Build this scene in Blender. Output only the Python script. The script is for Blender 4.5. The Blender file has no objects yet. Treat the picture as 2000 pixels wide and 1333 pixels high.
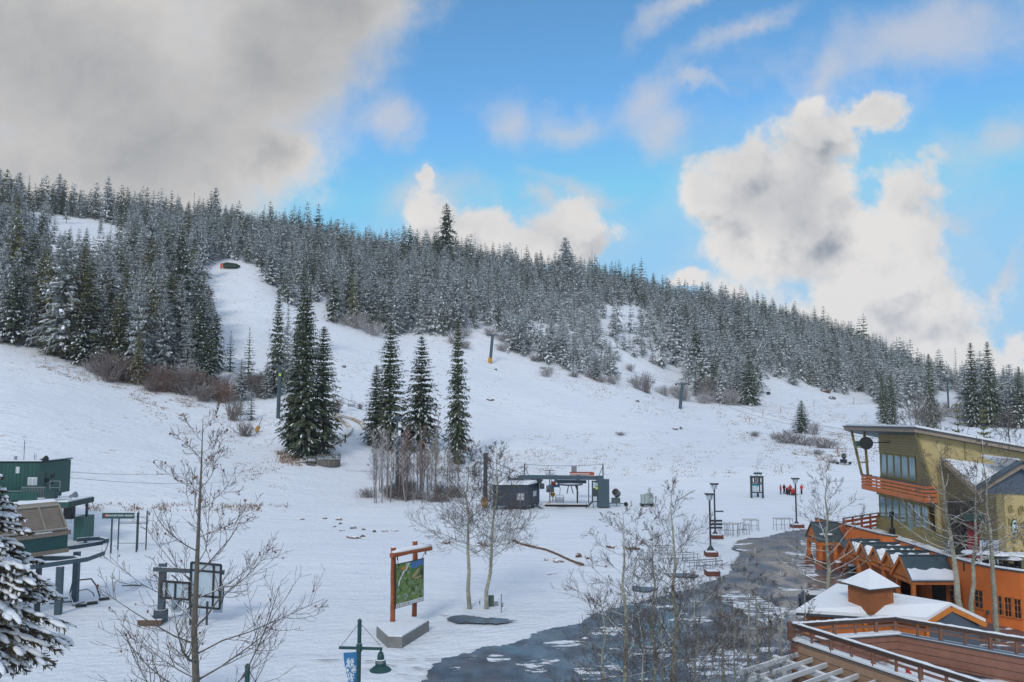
import bpy, bmesh, math, random
import numpy as np
from mathutils import Vector, Matrix, noise as mnoise
D=bpy.data; SC=bpy.context.scene; COL=SC.collection
R=math.radians
# ---------------------------------------------------------------- camera
PITCH=R(4.9); FPX=1556.0; CZ=15.0
cam=D.objects.new('camera',D.cameras.new('camera')); COL.objects.link(cam)
cam.location=(0,0,CZ); cam.rotation_euler=(R(90)+PITCH,0,0)
cam.data.sensor_width=36; cam.data.lens=28.0; cam.data.clip_start=0.5; cam.data.clip_end=20000
SC.camera=cam
SC.view_settings.view_transform='Standard'; SC.view_settings.look='None'
SC.view_settings.gamma=1; SC.view_settings.exposure=0.0
SC.cycles.max_bounces=5; SC.cycles.diffuse_bounces=3; SC.cycles.glossy_bounces=2
SC.cycles.transmission_bounces=3; SC.cycles.transparent_max_bounces=4
cp,sp=math.cos(PITCH),math.sin(PITCH)
def ray(px,py):
    u=(px-1000)/FPX; v=(666.5-py)/FPX
    return np.array((u,cp-v*sp,sp+v*cp))
def P(px,py,Y):
    d=ray(px,py); k=Y/d[1]; return Vector((d[0]*k,Y,CZ+d[2]*k))
def G(px,py,z=0.0):
    d=ray(px,py); k=(z-CZ)/d[2]; return Vector((d[0]*k,d[1]*k,z))
def proj(X,Y,Z):
    Z=Z-CZ; f=Y*cp+Z*sp; w=-Y*sp+Z*cp
    return 1000+FPX*X/f, 666.5-FPX*w/f
# ---------------------------------------------------------------- world
def node(nt,t,**k):
    n=nt.nodes.new(t)
    ins=k.pop('ins',{})
    for a,b in k.items(): setattr(n,a,b)
    for a,b in ins.items():
        if hasattr(b,'is_output'): nt.links.new(b,n.inputs[a])
        else: n.inputs[a].default_value=b
    return n
def M_(nt,op,a,b=None,c=None,clamp=False):
    n=nt.nodes.new('ShaderNodeMath'); n.operation=op; n.use_clamp=clamp
    for i,x in enumerate((a,b,c)):
        if x is None: continue
        if hasattr(x,'is_output'): nt.links.new(x,n.inputs[i])
        else: n.inputs[i].default_value=x
    return n.outputs[0]
def maprange(nt,x,a,b,c=0,d=1,smooth=True):
    n=nt.nodes.new('ShaderNodeMapRange'); n.interpolation_type='SMOOTHSTEP' if smooth else 'LINEAR'
    nt.links.new(x,n.inputs[0])
    for i,v in enumerate((a,b,c,d)): n.inputs[i+1].default_value=v
    return n.outputs[0]
def mixc(nt,f,a,b):
    n=nt.nodes.new('ShaderNodeMix'); n.data_type='RGBA'
    for s,x in ((0,f),(6,a),(7,b)):
        if hasattr(x,'is_output'): nt.links.new(x,n.inputs[s])
        else: n.inputs[s].default_value=x if s==0 else (*x[:3],1)
    return n.outputs[2]
def noisetex(nt,vec,scale,detail=6,rough=.55,out=0,lac=2.0,dist=0):
    n=nt.nodes.new('ShaderNodeTexNoise'); n.inputs['Scale'].default_value=scale
    n.inputs['Detail'].default_value=detail; n.inputs['Roughness'].default_value=rough
    n.inputs['Lacunarity'].default_value=lac; n.inputs['Distortion'].default_value=dist
    if vec is not None: nt.links.new(vec,n.inputs['Vector'])
    return n.outputs[out]
SUN_EL,SUN_AZ=R(36),R(196)      # azimuth clockwise from +Y (view direction): behind the camera, a little left
W=D.worlds.new('World'); SC.world=W; W.use_nodes=True
def build_world():
    nt=W.node_tree; nt.nodes.clear()
    out=nt.nodes.new('ShaderNodeOutputWorld')
    sky=nt.nodes.new('ShaderNodeTexSky'); sky.sky_type='NISHITA'; sky.sun_disc=False
    sky.sun_elevation=SUN_EL; sky.sun_rotation=SUN_AZ; sky.altitude=2800; sky.air_density=1.0; sky.dust_density=0.25; sky.ozone_density=2.2
    tc=nt.nodes.new('ShaderNodeTexCoord')
    sep=node(nt,'ShaderNodeSeparateXYZ',ins={0:tc.outputs['Generated']})
    y=M_(nt,'MAXIMUM',sep.outputs[1],0.12)
    s=M_(nt,'DIVIDE',sep.outputs[0],y); e=M_(nt,'DIVIDE',sep.outputs[2],y)
    q=node(nt,'ShaderNodeCombineXYZ',ins={0:s,1:e,2:0.0}).outputs[0]
    def warp(q,sc,amp,det=5,rough=.6,off=0.0):
        v=node(nt,'ShaderNodeVectorMath',operation='ADD',ins={0:q,1:(off,off*.7,off*1.3)}).outputs[0]
        n=noisetex(nt,v,sc,det,rough,out=1)
        a=node(nt,'ShaderNodeVectorMath',operation='SUBTRACT',ins={0:n,1:(.5,.5,.5)}).outputs[0]
        b=node(nt,'ShaderNodeVectorMath',operation='SCALE',ins={0:a,3:amp}).outputs[0]
        return node(nt,'ShaderNodeVectorMath',operation='ADD',ins={0:q,1:b}).outputs[0]
    def flat(v):
        return node(nt,'ShaderNodeVectorMath',operation='MULTIPLY',ins={0:v,1:(1,1,0)}).outputs[0]
    def field(q,blobs):
        acc=None
        for (px,py,rx,ry,rot) in blobs:
            d=ray(px,py); c=(d[0]/d[1],d[2]/d[1],0)
            m=node(nt,'ShaderNodeMapping',vector_type='TEXTURE',ins={0:q,1:c,2:(0,0,-R(rot)),3:(rx/FPX,ry/FPX,1)})
            l=node(nt,'ShaderNodeVectorMath',operation='LENGTH',ins={0:m.outputs[0]}).outputs[1]
            if acc is None: acc=l
            else:
                n=nt.nodes.new('ShaderNodeMath'); n.operation='SMOOTH_MIN'; nt.links.new(acc,n.inputs[0]); nt.links.new(l,n.inputs[1]); n.inputs[2].default_value=.5; acc=n.outputs[0]
        return M_(nt,'SUBTRACT',1.0,acc)
    skyc=node(nt,'ShaderNodeVectorMath',operation='SCALE',ins={0:sky.outputs[0],3:SKY_K}).outputs[0]
    skyc=node(nt,'ShaderNodeVectorMath',operation='MULTIPLY',ins={0:skyc,1:SKY_TINT}).outputs[0]
    skyc=node(nt,'ShaderNodeVectorMath',operation='MINIMUM',ins={0:skyc,1:(.30,.60,.88)}).outputs[0]
    qa=flat(warp(q,2.6,.30,9,.66)); 
    # layer 1: great grey cloud bank, upper left
    A=field(qa,[(120,60,560,420,0),(480,120,330,300,0),(250,330,420,160,0),(640,-40,260,260,0),(-500,200,700,500,0),(560,330,120,70,20)])
    na=noisetex(nt,q,2.4,9,.62)
    fa=M_(nt,'ADD',A,M_(nt,'MULTIPLY',M_(nt,'SUBTRACT',na,.5),2.0))
    da=maprange(nt,fa,-.12,.60)
    # light and dark in the bank
    nb=noisetex(nt,flat(warp(q,1.9,.3,5,.6,3.1)),2.3,7,.55)
    low=maprange(nt,e,.24,.46)          # paler toward the hill
    rim=maprange(nt,fa,.15,1.3)
    sh=M_(nt,'ADD',M_(nt,'MULTIPLY',low,.42),M_(nt,'MULTIPLY',rim,.50))
    sh=M_(nt,'ADD',sh,M_(nt,'MULTIPLY',M_(nt,'SUBTRACT',nb,.5),2.4),clamp=True)
    ca=mixc(nt,sh,(.78,.745,.71),(.33,.345,.365))
    col=mixc(nt,da,skyc,ca)
    # layer 2: thin wisps and streaks
    qw=flat(warp(q,3.5,.17,8,.65,5.0))
    Wf=field(qw,[(1480,60,150,36,-35),(1628,135,130,60,-66),(1615,160,90,50,-66),(1800,70,330,95,-14),(1950,270,110,60,-25),(1570,240,60,40,-40),(1278,205,85,58,-15),(1305,262,62,80,-20),(1130,225,110,50,-10),(1380,190,70,20,10),(850,370,120,50,0),(1960,520,90,22,-48),(1850,430,90,22,-20),(1080,390,60,40,0),(1400,-20,230,30,-35),(800,230,60,60,60),(1010,230,80,60,60),(1150,370,120,26,20)])
    nw=noisetex(nt,q,6.5,9,.66)
    fw=M_(nt,'ADD',Wf,M_(nt,'MULTIPLY',M_(nt,'SUBTRACT',nw,.50),2.4))
    dw=M_(nt,'MULTIPLY',maprange(nt,fw,-.35,1.1),.70)
    col=mixc(nt,dw,col,(.62,.62,.66))
    # layer 3: cumulus
    blobs=[(1590,450,235,170,0),(1680,570,265,150,0),(1475,450,125,145,0),(1620,300,92,115,25),(1470,345,84,74,0),(1405,415,68,66,0),
           (1705,245,84,36,-25),(1655,285,56,48,0),(1762,388,86,72,0),(1740,480,130,105,0),(1800,665,180,85,0),(1910,715,180,60,0),(1590,225,36,36,0),
           (860,342,26,28,0),(848,405,66,46,0),(880,450,118,58,0),
           (1128,410,56,46,0),(1120,465,96,60,0),(980,442,46,42,0),(1035,478,120,44,0),(1345,552,56,20,0),(1825,562,36,44,30),(1990,665,46,36,0)]
    coarse=[(1470,345,90,85,0),(1425,420,85,85,0),(1590,440,200,150,0),(1610,270,90,120,20),(1765,388,72,62,0),(1700,580,240,130,0),(1290,235,80,85,0),(865,420,110,85,0),(1122,445,105,80,0)]
    def cum(q,det,blobs=blobs):
        qc=flat(warp(q,4.0,.11,min(det,9),.64,9.0))
        C=field(qc,blobs)
        nc=noisetex(nt,node(nt,'ShaderNodeVectorMath',operation='ADD',ins={0:q,1:(3.3,1.7,.4)}).outputs[0],9.0,det,.60)
        nl=noisetex(nt,q,3.1,3,.5)
        v=M_(nt,'ADD',C,M_(nt,'MULTIPLY',M_(nt,'SUBTRACT',nc,.5),2.9))
        return M_(nt,'ADD',v,M_(nt,'MULTIPLY',M_(nt,'SUBTRACT',nl,.5),.9))
    fc=M_(nt,'ADD',cum(q,10),.20)
    qo=node(nt,'ShaderNodeVectorMath',operation='ADD',ins={0:q,1:(-.013,.021,0)}).outputs[0]
    fo=cum(qo,7,coarse)
    dc=maprange(nt,fc,.05,.60)
    soft=M_(nt,'MULTIPLY',maprange(nt,fc,-.5,.3),.14)
    dc=M_(nt,'MAXIMUM',dc,soft)
    # side light: bright where the cloud thins out toward the upper left
    lit=maprange(nt,M_(nt,'SUBTRACT',fc,fo),-.62,.50,0,1)
    nd=noisetex(nt,flat(warp(q,6,.05,4,.6,4.0)),6.0,5,.55)
    mid=maprange(nt,e,.10,.30)
    sh=M_(nt,'ADD',M_(nt,'MULTIPLY',M_(nt,'SUBTRACT',1.0,lit),.85),M_(nt,'MULTIPLY',M_(nt,'SUBTRACT',nd,.5),1.9))
    sh=M_(nt,'ADD',sh,M_(nt,'SUBTRACT',M_(nt,'MULTIPLY',mid,.36),.12))
    sh=M_(nt,'MULTIPLY',sh,maprange(nt,fc,.05,1.1,.35,1.0),clamp=True)
    cc=mixc(nt,sh,(.80,.775,.75),(.30,.335,.39))
    col=mixc(nt,dc,col,cc)
    # behind the camera and high up: broken cloud cover
    up=noisetex(nt,tc.outputs['Generated'],2.2,5,.6)
    cover=maprange(nt,up,.40,.58)
    back=M_(nt,'MAXIMUM',maprange(nt,sep.outputs[1],.55,.2),maprange(nt,sep.outputs[2],.55,.75))
    ccol=mixc(nt,maprange(nt,up,.5,.75),(.80,.89,1.04),(.50,.57,.68))
    col=mixc(nt,M_(nt,'MULTIPLY',cover,back),col,ccol)
    bg=nt.nodes.new('ShaderNodeBackground'); nt.links.new(col,bg.inputs[0]); bg.inputs[1].default_value=1.0
    # the sky texture enters at strength SKY_K (0.05-0.15); cloud radiance is given directly
    nt.links.new(bg.outputs[0],out.inputs[0])
    W.cycles.sampling_method='MANUAL'; W.cycles.sample_map_resolution=512
SKY_K=0.15; SKY_TINT=(.86,1.38,1.42)
build_world()
sl=D.lights.new('sun','SUN'); sun=D.objects.new('sun',sl); COL.objects.link(sun)
sl.energy=1.3; sl.angle=R(11); sl.color=(1,.95,.88)
sd=Vector((math.sin(SUN_AZ)*math.cos(SUN_EL),math.cos(SUN_AZ)*math.cos(SUN_EL),math.sin(SUN_EL)))
sun.rotation_euler=sd.to_track_quat('Z','Y').to_euler(); sun.location=sd*100
# ---------------------------------------------------------------- helpers
def tag(o,label=None,cat=None,group=None,kind=None):
    for k,v in (('label',label),('category',cat),('group',group),('kind',kind)):
        if v is not None: o[k]=v
    return o
def thing(name,loc,label,cat,group=None,rz=0.0):
    o=D.objects.new(name,None); COL.objects.link(o); o.location=loc; o.rotation_euler=(0,0,rz); o.empty_display_size=.3
    return tag(o,label,cat,group)
def copy_tree(o,parent=None):
    c=o.copy(); COL.objects.link(c)
    if parent is not None:
        c.parent=parent; c.matrix_parent_inverse=o.matrix_parent_inverse.copy()
    for ch in list(o.children): copy_tree(ch,c)
    return c
class MB:
    SPLIT={'leg','post','skid','support_leg','balcony_post','mast','balcony_board','rafter','wall_post','yellow_pad_','step','stand','plank','direction_board'}
    def __init__(s): s.v=[]; s.f=[]; s.m=[]; s.st=[]
    def add(s,v,f,m=0):
        b=len(s.v); s.st.append((b,len(s.f))); s.v+= [tuple(x) for x in v]; s.f+=[tuple(b+i for i in q) for q in f]; s.m+=[m]*len(f)
    def box(s,c,size,rz=0.0,m=0,tilt=None):
        x,y,z=size[0]/2,size[1]/2,size[2]/2
        pts=[(a,b,d) for d in (-z,z) for (a,b) in ((-x,-y),(x,-y),(x,y),(-x,y))]
        mt=Matrix.Rotation(rz,3,'Z')
        if tilt is not None: mt=mt@tilt
        s.add([Vector(c)+mt@Vector(p) for p in pts],[(0,3,2,1),(4,5,6,7),(0,1,5,4),(1,2,6,5),(2,3,7,6),(3,0,4,7)],m)
    def beam(s,a,b,w,h,m=0,up=(0,0,1)):
        a=Vector(a);b=Vector(b); d=(b-a).normalized(); u=Vector(up)
        if abs(d.dot(u))>.98: u=Vector((0,1,0)) if abs(d.y)<.9 else Vector((1,0,0))
        r=d.cross(u).normalized(); u=r.cross(d).normalized()
        v=[p+r*(i*w/2)+u*(j*h/2) for p in (a,b) for (i,j) in ((-1,-1),(1,-1),(1,1),(-1,1))]
        s.add(v,[(0,1,2,3),(7,6,5,4),(0,4,5,1),(1,5,6,2),(2,6,7,3),(3,7,4,0)],m)
    def tube(s,pts,rad,n=8,m=0,cap=True):
        pts=[Vector(p) for p in pts]
        if not hasattr(rad,'__len__'): rad=[rad]*len(pts)
        rings=[]; prev=None
        for i,p in enumerate(pts):
            d=(pts[min(i+1,len(pts)-1)]-pts[max(i-1,0)]).normalized()
            u=prev if prev is not None and abs(d.dot(prev))<.95 else (Vector((0,0,1)) if abs(d.z)<.9 else Vector((1,0,0)))
            r=d.cross(u).normalized(); u=r.cross(d).normalized(); prev=u
            rings.append([p+(r*math.cos(t)+u*math.sin(t))*rad[i] for t in [2*math.pi*k/n for k in range(n)]])
        v=[q for g in rings for q in g]; f=[]
        for i in range(len(pts)-1):
            for k in range(n):
                k2=(k+1)%n; f.append((i*n+k,i*n+k2,(i+1)*n+k2,(i+1)*n+k))
        if cap: f.append(tuple(range(n-1,-1,-1))); f.append(tuple((len(pts)-1)*n+k for k in range(n)))
        s.add(v,f,m)
    def lathe(s,c,prof,n=16,m=0):   # prof [(r,z)]
        c=Vector(c); v=[]; f=[]
        for r,z in prof:
            for k in range(n):
                t=2*math.pi*k/n; v.append(c+Vector((r*math.cos(t),r*math.sin(t),z)))
        for i in range(len(prof)-1):
            for k in range(n):
                k2=(k+1)%n; f.append((i*n+k,i*n+k2,(i+1)*n+k2,(i+1)*n+k))
        f.append(tuple(range(n-1,-1,-1))); f.append(tuple((len(prof)-1)*n+k for k in range(n)))
        s.add(v,f,m)
    def prism(s,poly,vec,m=0):      # poly: 3d points planar, extruded by vec
        n=len(poly); vec=Vector(vec); v=[Vector(p) for p in poly]; v+= [p+vec for p in v]
        f=[tuple(range(n-1,-1,-1)),tuple(range(n,2*n))]+[(i,(i+1)%n,(i+1)%n+n,i+n) for i in range(n)]
        s.add(v,f,m)
    def build(s,name,mats,parent=None,smooth=False,fixn=True):
        if name in s.SPLIT and len(s.st)>1 and parent is not None:
            st=s.st+[(len(s.v),len(s.f))]; o=None
            for (v0,f0),(v1,f1) in zip(st[:-1],st[1:]):
                q=MB(); q.v=s.v[v0:v1]; q.f=[tuple(i-v0 for i in f) for f in s.f[f0:f1]]; q.m=s.m[f0:f1]; q.st=[(0,0)]
                o=q.build(name,mats,parent,smooth,fixn)
            return o
        me=D.meshes.new(name); me.from_pydata(s.v,[],s.f)
        if not isinstance(mats,(list,tuple)): mats=[mats]
        for x in mats: me.materials.append(x)
        me.polygons.foreach_set('material_index',s.m)
        if fixn and len(s.f)<20000:
            bm=bmesh.new(); bm.from_mesh(me); bmesh.ops.recalc_face_normals(bm,faces=bm.faces); bm.to_mesh(me); bm.free()
        if smooth: me.polygons.foreach_set('use_smooth',[True]*len(me.polygons))
        me.update()
        o=D.objects.new(name,me); COL.objects.link(o)
        if parent is not None:
            o.parent=parent
            o.matrix_parent_inverse=(Matrix.LocRotScale(parent.location,parent.rotation_euler,None).inverted() if parent.parent is None else Matrix.Identity(4))
        return o
def npmesh(name,v,f,mi,mats,smooth=False):
    v=np.asarray(v,dtype=np.float32); f=np.asarray(f,dtype=np.int32); k=f.shape[1]
    me=D.meshes.new(name); me.vertices.add(len(v)); me.vertices.foreach_set('co',v.ravel())
    me.loops.add(f.size); me.loops.foreach_set('vertex_index',f.ravel())
    me.polygons.add(len(f)); me.polygons.foreach_set('loop_start',np.arange(0,f.size,k,dtype=np.int32))
    try: me.polygons.foreach_set('loop_total',np.full(len(f),k,dtype=np.int32))
    except Exception: pass
    for x in mats: me.materials.append(x)
    me.polygons.foreach_set('material_index',np.asarray(mi,dtype=np.int32))
    if smooth: me.polygons.foreach_set('use_smooth',np.ones(len(f),dtype=bool))
    me.update(calc_edges=True)
    return me
# ---------------------------------------------------------------- materials
MAT={}
def mat(name,color,rough=.7,metal=0.0,noise=None,bump=None,snow=None,spec=None,grime=0.0):
    """noise=(scale,amount) value variation; bump=(scale,strength,dist); snow=(z threshold) : snow lies on upward faces"""
    m=D.materials.new(name); m.use_nodes=True; nt=m.node_tree; b=nt.nodes['Principled BSDF']
    b.inputs['Roughness'].default_value=rough; b.inputs['Metallic'].default_value=metal
    if spec is not None: b.inputs['Specular IOR Level'].default_value=spec
    tc=nt.nodes.new('ShaderNodeTexCoord'); ge=nt.nodes.new('ShaderNodeNewGeometry')
    pos=ge.outputs['Position']
    col=color if len(color)==4 else (*color,1)
    cs=None
    if noise:
        n=noisetex(nt,pos,noise[0],6,.65)
        f=maprange(nt,n,.25,.75,1-noise[1],1+noise[1],False)
        if len(noise)>2:
            n2=noisetex(nt,pos,noise[0]*.13,3,.5); f=M_(nt,'MULTIPLY',f,maprange(nt,n2,.3,.7,1-noise[2],1+noise[2],False))
        cs=node(nt,'ShaderNodeVectorMath',operation='SCALE',ins={0:col[:3],3:f}).outputs[0]
    if snow is not None:
        sep=node(nt,'ShaderNodeSeparateXYZ',ins={0:ge.outputs['Normal']})
        n=noisetex(nt,pos,snow[1],5,.6)
        t=M_(nt,'ADD',sep.outputs[2],M_(nt,'MULTIPLY',M_(nt,'SUBTRACT',n,.5),snow[2]))
        f=maprange(nt,t,snow[0]-.04,snow[0]+.04)
        cs=mixc(nt,f,cs if cs is not None else col,(.80,.81,.83))
    if cs is not None: nt.links.new(cs,b.inputs['Base Color'])
    else: b.inputs['Base Color'].default_value=col
    if bump:
        n=noisetex(nt,pos,bump[0],5,.6)
        bp=node(nt,'ShaderNodeBump',ins={'Height':n,'Strength':bump[1],'Distance':bump[2]})
        nt.links.new(bp.outputs[0],b.inputs['Normal'])
    MAT[name]=m; return m
def boards(name,color,width,axis='Z',rough=.7,depth=.02,vary=.12,gap=.06,snow=None,horiz_joint=None):
    """cladding boards of real width (m) along an axis given in world position"""
    m=mat(name,color,rough); nt=m.node_tree; b=nt.nodes['Principled BSDF']
    ge=nt.nodes.new('ShaderNodeNewGeometry'); sep=node(nt,'ShaderNodeSeparateXYZ',ins={0:ge.outputs['Position']})
    if axis=='H': t=M_(nt,'ADD',M_(nt,'MULTIPLY',sep.outputs[0],.83),sep.outputs[1])
    else: t=sep.outputs['XYZ'.index(axis)]
    t=M_(nt,'DIVIDE',t,width); fr=M_(nt,'FRACT',t); fl=M_(nt,'FLOOR',t)
    wn=node(nt,'ShaderNodeTexWhiteNoise',noise_dimensions='1D',ins={'W':fl}).outputs[0]
    line=M_(nt,'LESS_THAN',fr,gap)
    n=noisetex(nt,ge.outputs['Position'],3.0,6,.7)
    f=M_(nt,'MULTIPLY',maprange(nt,wn,0,1,1-vary,1+vary,False),maprange(nt,n,.25,.75,.82,1.16,False))
    f=M_(nt,'MULTIPLY',f,M_(nt,'SUBTRACT',1.0,M_(nt,'MULTIPLY',line,.6)))
    cs=node(nt,'ShaderNodeVectorMath',operation='SCALE',ins={0:color[:3],3:f}).outputs[0]
    nt.links.new(cs,b.inputs['Base Color'])
    h=M_(nt,'ADD',M_(nt,'MULTIPLY',fr,.4 if axis=='Z' else 0.0),M_(nt,'SUBTRACT',1.0,line))
    bp=node(nt,'ShaderNodeBump',ins={'Height':h,'Strength':.8,'Distance':depth})
    nt.links.new(bp.outputs[0],b.inputs['Normal'])
    return m
SNOW=mat('snow_cap',(.80,.81,.83),.6,noise=(1.5,.02),bump=(2.0,.5,.15))
# ---------------------------------------------------------------- terrain
PROF={ # column px : [(py, Y)] from the foot of the slope to the ridge
 -300:[(1000,85),(900,118),(640,200),(380,430)],
 0:[(985,88),(900,118),(665,200),(402,450)],
 120:[(985,92),(900,122),(700,195),(418,455)],
 250:[(985,98),(900,128),(750,190),(432,460)],
 380:[(988,104),(900,136),(790,182),(700,215),(520,330),(440,465)],
 500:[(988,112),(900,145),(820,182),(690,236),(530,325),(450,470)],
 580:[(985,118),(905,143),(820,178),(690,250),(600,305),(462,475)],
 650:[(980,122),(900,148),(815,185),(660,275),(596,320),(478,480)],
 780:[(975,126),(920,148),(840,190),(700,275),(655,305),(495,490)],
 900:[(968,130),(930,148),(840,198),(700,285),(650,318),(508,500)],
 980:[(965,132),(930,150),(840,205),(712,292),(648,330),(520,505)],
 1100:[(960,136),(920,155),(840,215),(735,290),(700,315),(540,520)],
 1220:[(958,138),(915,160),(840,222),(755,300),(730,330),(558,540)],
 1332:[(955,140),(915,160),(850,225),(797,311),(765,345),(590,560)],
 1500:[(952,142),(910,165),(850,240),(790,330),(745,395),(618,590)],
 1620:[(948,146),(900,175),(850,240),(810,330),(775,410),(660,610)],
 1720:[(946,148),(895,180),(850,245),(810,350),(785,420),(700,620)],
 1830:[(944,150),(890,185),(850,250),(815,370),(790,430),(756,560)],
 2000:[(942,150),(880,200),(840,280),(806,430),(775,650)],
 2300:[(942,150),(880,200),(840,280),(806,430),(775,650)],
}
def elev(py):
    v=(666.5-py)/FPX; return (sp+v*cp)/(cp-v*sp)
NY=260; NS=241
SG=np.linspace(-1.0,1.0,NS); YG=np.linspace(0,900,NY)
def build_table():
    keys=sorted(PROF); ks=np.array([(k-1000)/FPX for k in keys]); prof=[]; ry=[]
    for k in keys:
        ys=[0,60,PROF[k][0][1]*.86]; zs=[0,0,0]
        for i,(py,Y) in enumerate(PROF[k]):
            z=CZ+Y*elev(py)
            ys.append(Y); zs.append(max(z,0.0) if i else 0.25)
        yr,zr=ys[-1],zs[-1]
        ys+=[yr+40,yr+150,yr+400,3000]; zs+=[zr+1,zr-6,zr-30,zr-30]
        prof.append(np.interp(YG,ys,zs)); ry.append(yr)
    prof=np.array(prof)
    T=np.zeros((NS,NY))
    for j in range(NY): T[:,j]=np.interp(SG,ks,prof[:,j])
    RY=np.interp(SG,ks,ry)
    # smooth
    def sm(a,axis,n):
        for _ in range(n):
            p=np.concatenate([np.take(a,[0],axis),a,np.take(a,[-1],axis)],axis)
            a=(np.take(p,range(0,p.shape[axis]-2),axis)+2*np.take(p,range(1,p.shape[axis]-1),axis)+np.take(p,range(2,p.shape[axis]),axis))/4
        return a
    T=sm(T,0,6); T=sm(T,1,5)
    T[:,YG<78]*=0
    return T,RY
TT,RYG=build_table()
def vnoise(x,y,s,seed=0):
    # cheap smooth value noise, vectorised
    x=np.asarray(x)/s; y=np.asarray(y)/s; xi=np.floor(x).astype(int); yi=np.floor(y).astype(int)
    fx=x-xi; fy=y-yi; fx=fx*fx*(3-2*fx); fy=fy*fy*(3-2*fy)
    def h(a,b):
        n=(a*374761393+b*668265263+seed*974711)&0xffffffff
        n=((n^(n>>13))*1274126177)&0xffffffff
        return ((n^(n>>16))&0xffff)/65535.0
    return (h(xi,yi)*(1-fx)+h(xi+1,yi)*fx)*(1-fy)+(h(xi,yi+1)*(1-fx)+h(xi+1,yi+1)*fx)*fy
def H(X,Y):
    X=np.asarray(X,dtype=float); Y=np.asarray(Y,dtype=float)
    Yc=np.clip(Y,1,899.9); s=np.clip(X/np.maximum(Yc,60),-.999,.999)
    a=(s+1)/2*(NS-1); b=Yc/900*(NY-1); i=np.clip(a.astype(int),0,NS-2); j=np.clip(b.astype(int),0,NY-2); fa=a-i; fb=b-j
    z=(TT[i,j]*(1-fa)+TT[i+1,j]*fa)*(1-fb)+(TT[i,j+1]*(1-fa)+TT[i+1,j+1]*fa)*fb
    w=np.clip((z)/6,0,1)
    z=z+w*((vnoise(X,Y,23,1)-.5)*1.1+(vnoise(X,Y,8,2)-.5)*.35)
    flat=(vnoise(X,Y,9,3)-.5)*.10*(np.clip((Y-50)/40,0,1))
    return z+flat*(1-w)
def hz(x,y): return float(H(x,y))
def T_(px,py,y0=60,y1=880):
    d=ray(px,py); ys=np.arange(y0,y1,.5); k=ys/d[1]; X=d[0]*k; Z=CZ+d[2]*k
    hit=np.nonzero(Z<=H(X,ys))[0]
    if len(hit)==0: return None
    i=hit[0]; return Vector((X[i],ys[i],hz(X[i],ys[i])))
def snow_ground():
    m=D.materials.new('snow_ground'); m.use_nodes=True; nt=m.node_tree; b=nt.nodes['Principled BSDF']
    ge=nt.nodes.new('ShaderNodeNewGeometry'); pos=ge.outputs['Position']
    sep=node(nt,'ShaderNodeSeparateXYZ',ins={0:pos})
    big=noisetex(nt,pos,.035,5,.6); med=noisetex(nt,pos,.28,6,.7); fine=noisetex(nt,pos,2.6,8,.75)
    f1=maprange(nt,big,.3,.7,.0,1.0)
    base=mixc(nt,f1,(.77,.785,.815),(.845,.855,.87))
    trk=noisetex(nt,node(nt,'ShaderNodeMapping',ins={0:pos,2:(0,0,R(24)),3:(.10,1.5,.4)}).outputs[0],.8,7,.7)
    base=mixc(nt,maprange(nt,trk,.50,.64),base,(.72,.74,.78))
    # dry grass stems poking through in patches on the slopes
    slope=maprange(nt,sep.outputs[2],1.0,5.0)
    patch=maprange(nt,med,.47,.62)
    patch2=maprange(nt,big,.47,.62)
    mp=node(nt,'ShaderNodeMapping',ins={0:pos,3:(1.0,1.0,3.0)}).outputs[0]
    g=noisetex(nt,mp,.95,9,.82)
    spk=maprange(nt,g,.53,.59)
    gf=M_(nt,'MULTIPLY',M_(nt,'MULTIPLY',spk,M_(nt,'ADD',M_(nt,'MULTIPLY',patch2,.75),.25)),M_(nt,'MULTIPLY',patch,slope))
    gcol=mixc(nt,fine,(.16,.10,.06),(.42,.33,.23))
    c=mixc(nt,gf,base,gcol)
    nt.links.new(c,b.inputs['Base Color']); b.inputs['Roughness'].default_value=.62; b.inputs['Specular IOR Level'].default_value=.25
    # old tracks: gentle relief
    w=node(nt,'ShaderNodeTexWave',ins={0:node(nt,'ShaderNodeMapping',ins={0:pos,2:(0,0,R(68)),3:(.35,.35,.35)}).outputs[0],1:1.0,2:9.0,3:3.0,4:1.0})
    hgt=M_(nt,'ADD',M_(nt,'ADD',M_(nt,'MULTIPLY',fine,.12),M_(nt,'MULTIPLY',med,.9)),M_(nt,'MULTIPLY',w.outputs[1],.05))
    bp=node(nt,'ShaderNodeBump',ins={'Height':hgt,'Strength':.8,'Distance':.7})
    nt.links.new(bp.outputs[0],b.inputs['Normal'])
    return m
def build_ground():
    xs=np.concatenate([[-1700,-1300,-900],np.linspace(-700,-240,70),np.linspace(-236,236,240),np.linspace(240,700,70),[900,1300,1700]])
    ys=np.concatenate([[-500,-200,-60],np.linspace(-20,80,30),np.linspace(81.5,330,168),np.linspace(333,700,125),np.linspace(710,900,12),[1100,1400,1800]])
    X,Y=np.meshgrid(xs,ys); Z=H(X,Y)
    far=(Y>905)|(np.abs(X)>720); Z=np.where(far,Z*.6,Z)
    v=np.stack([X.ravel(),Y.ravel(),Z.ravel()],1); nx=len(xs); ny=len(ys)
    i,j=np.meshgrid(np.arange(nx-1),np.arange(ny-1)); a=(j*nx+i).ravel()
    f=np.stack([a,a+1,a+nx+1,a+nx],1)
    me=npmesh('snow_ground',v,f,np.zeros(len(f)),[snow_ground()],True)
    o=D.objects.new('ground',me); COL.objects.link(o); tag(o,kind='structure')
build_ground()
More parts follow.
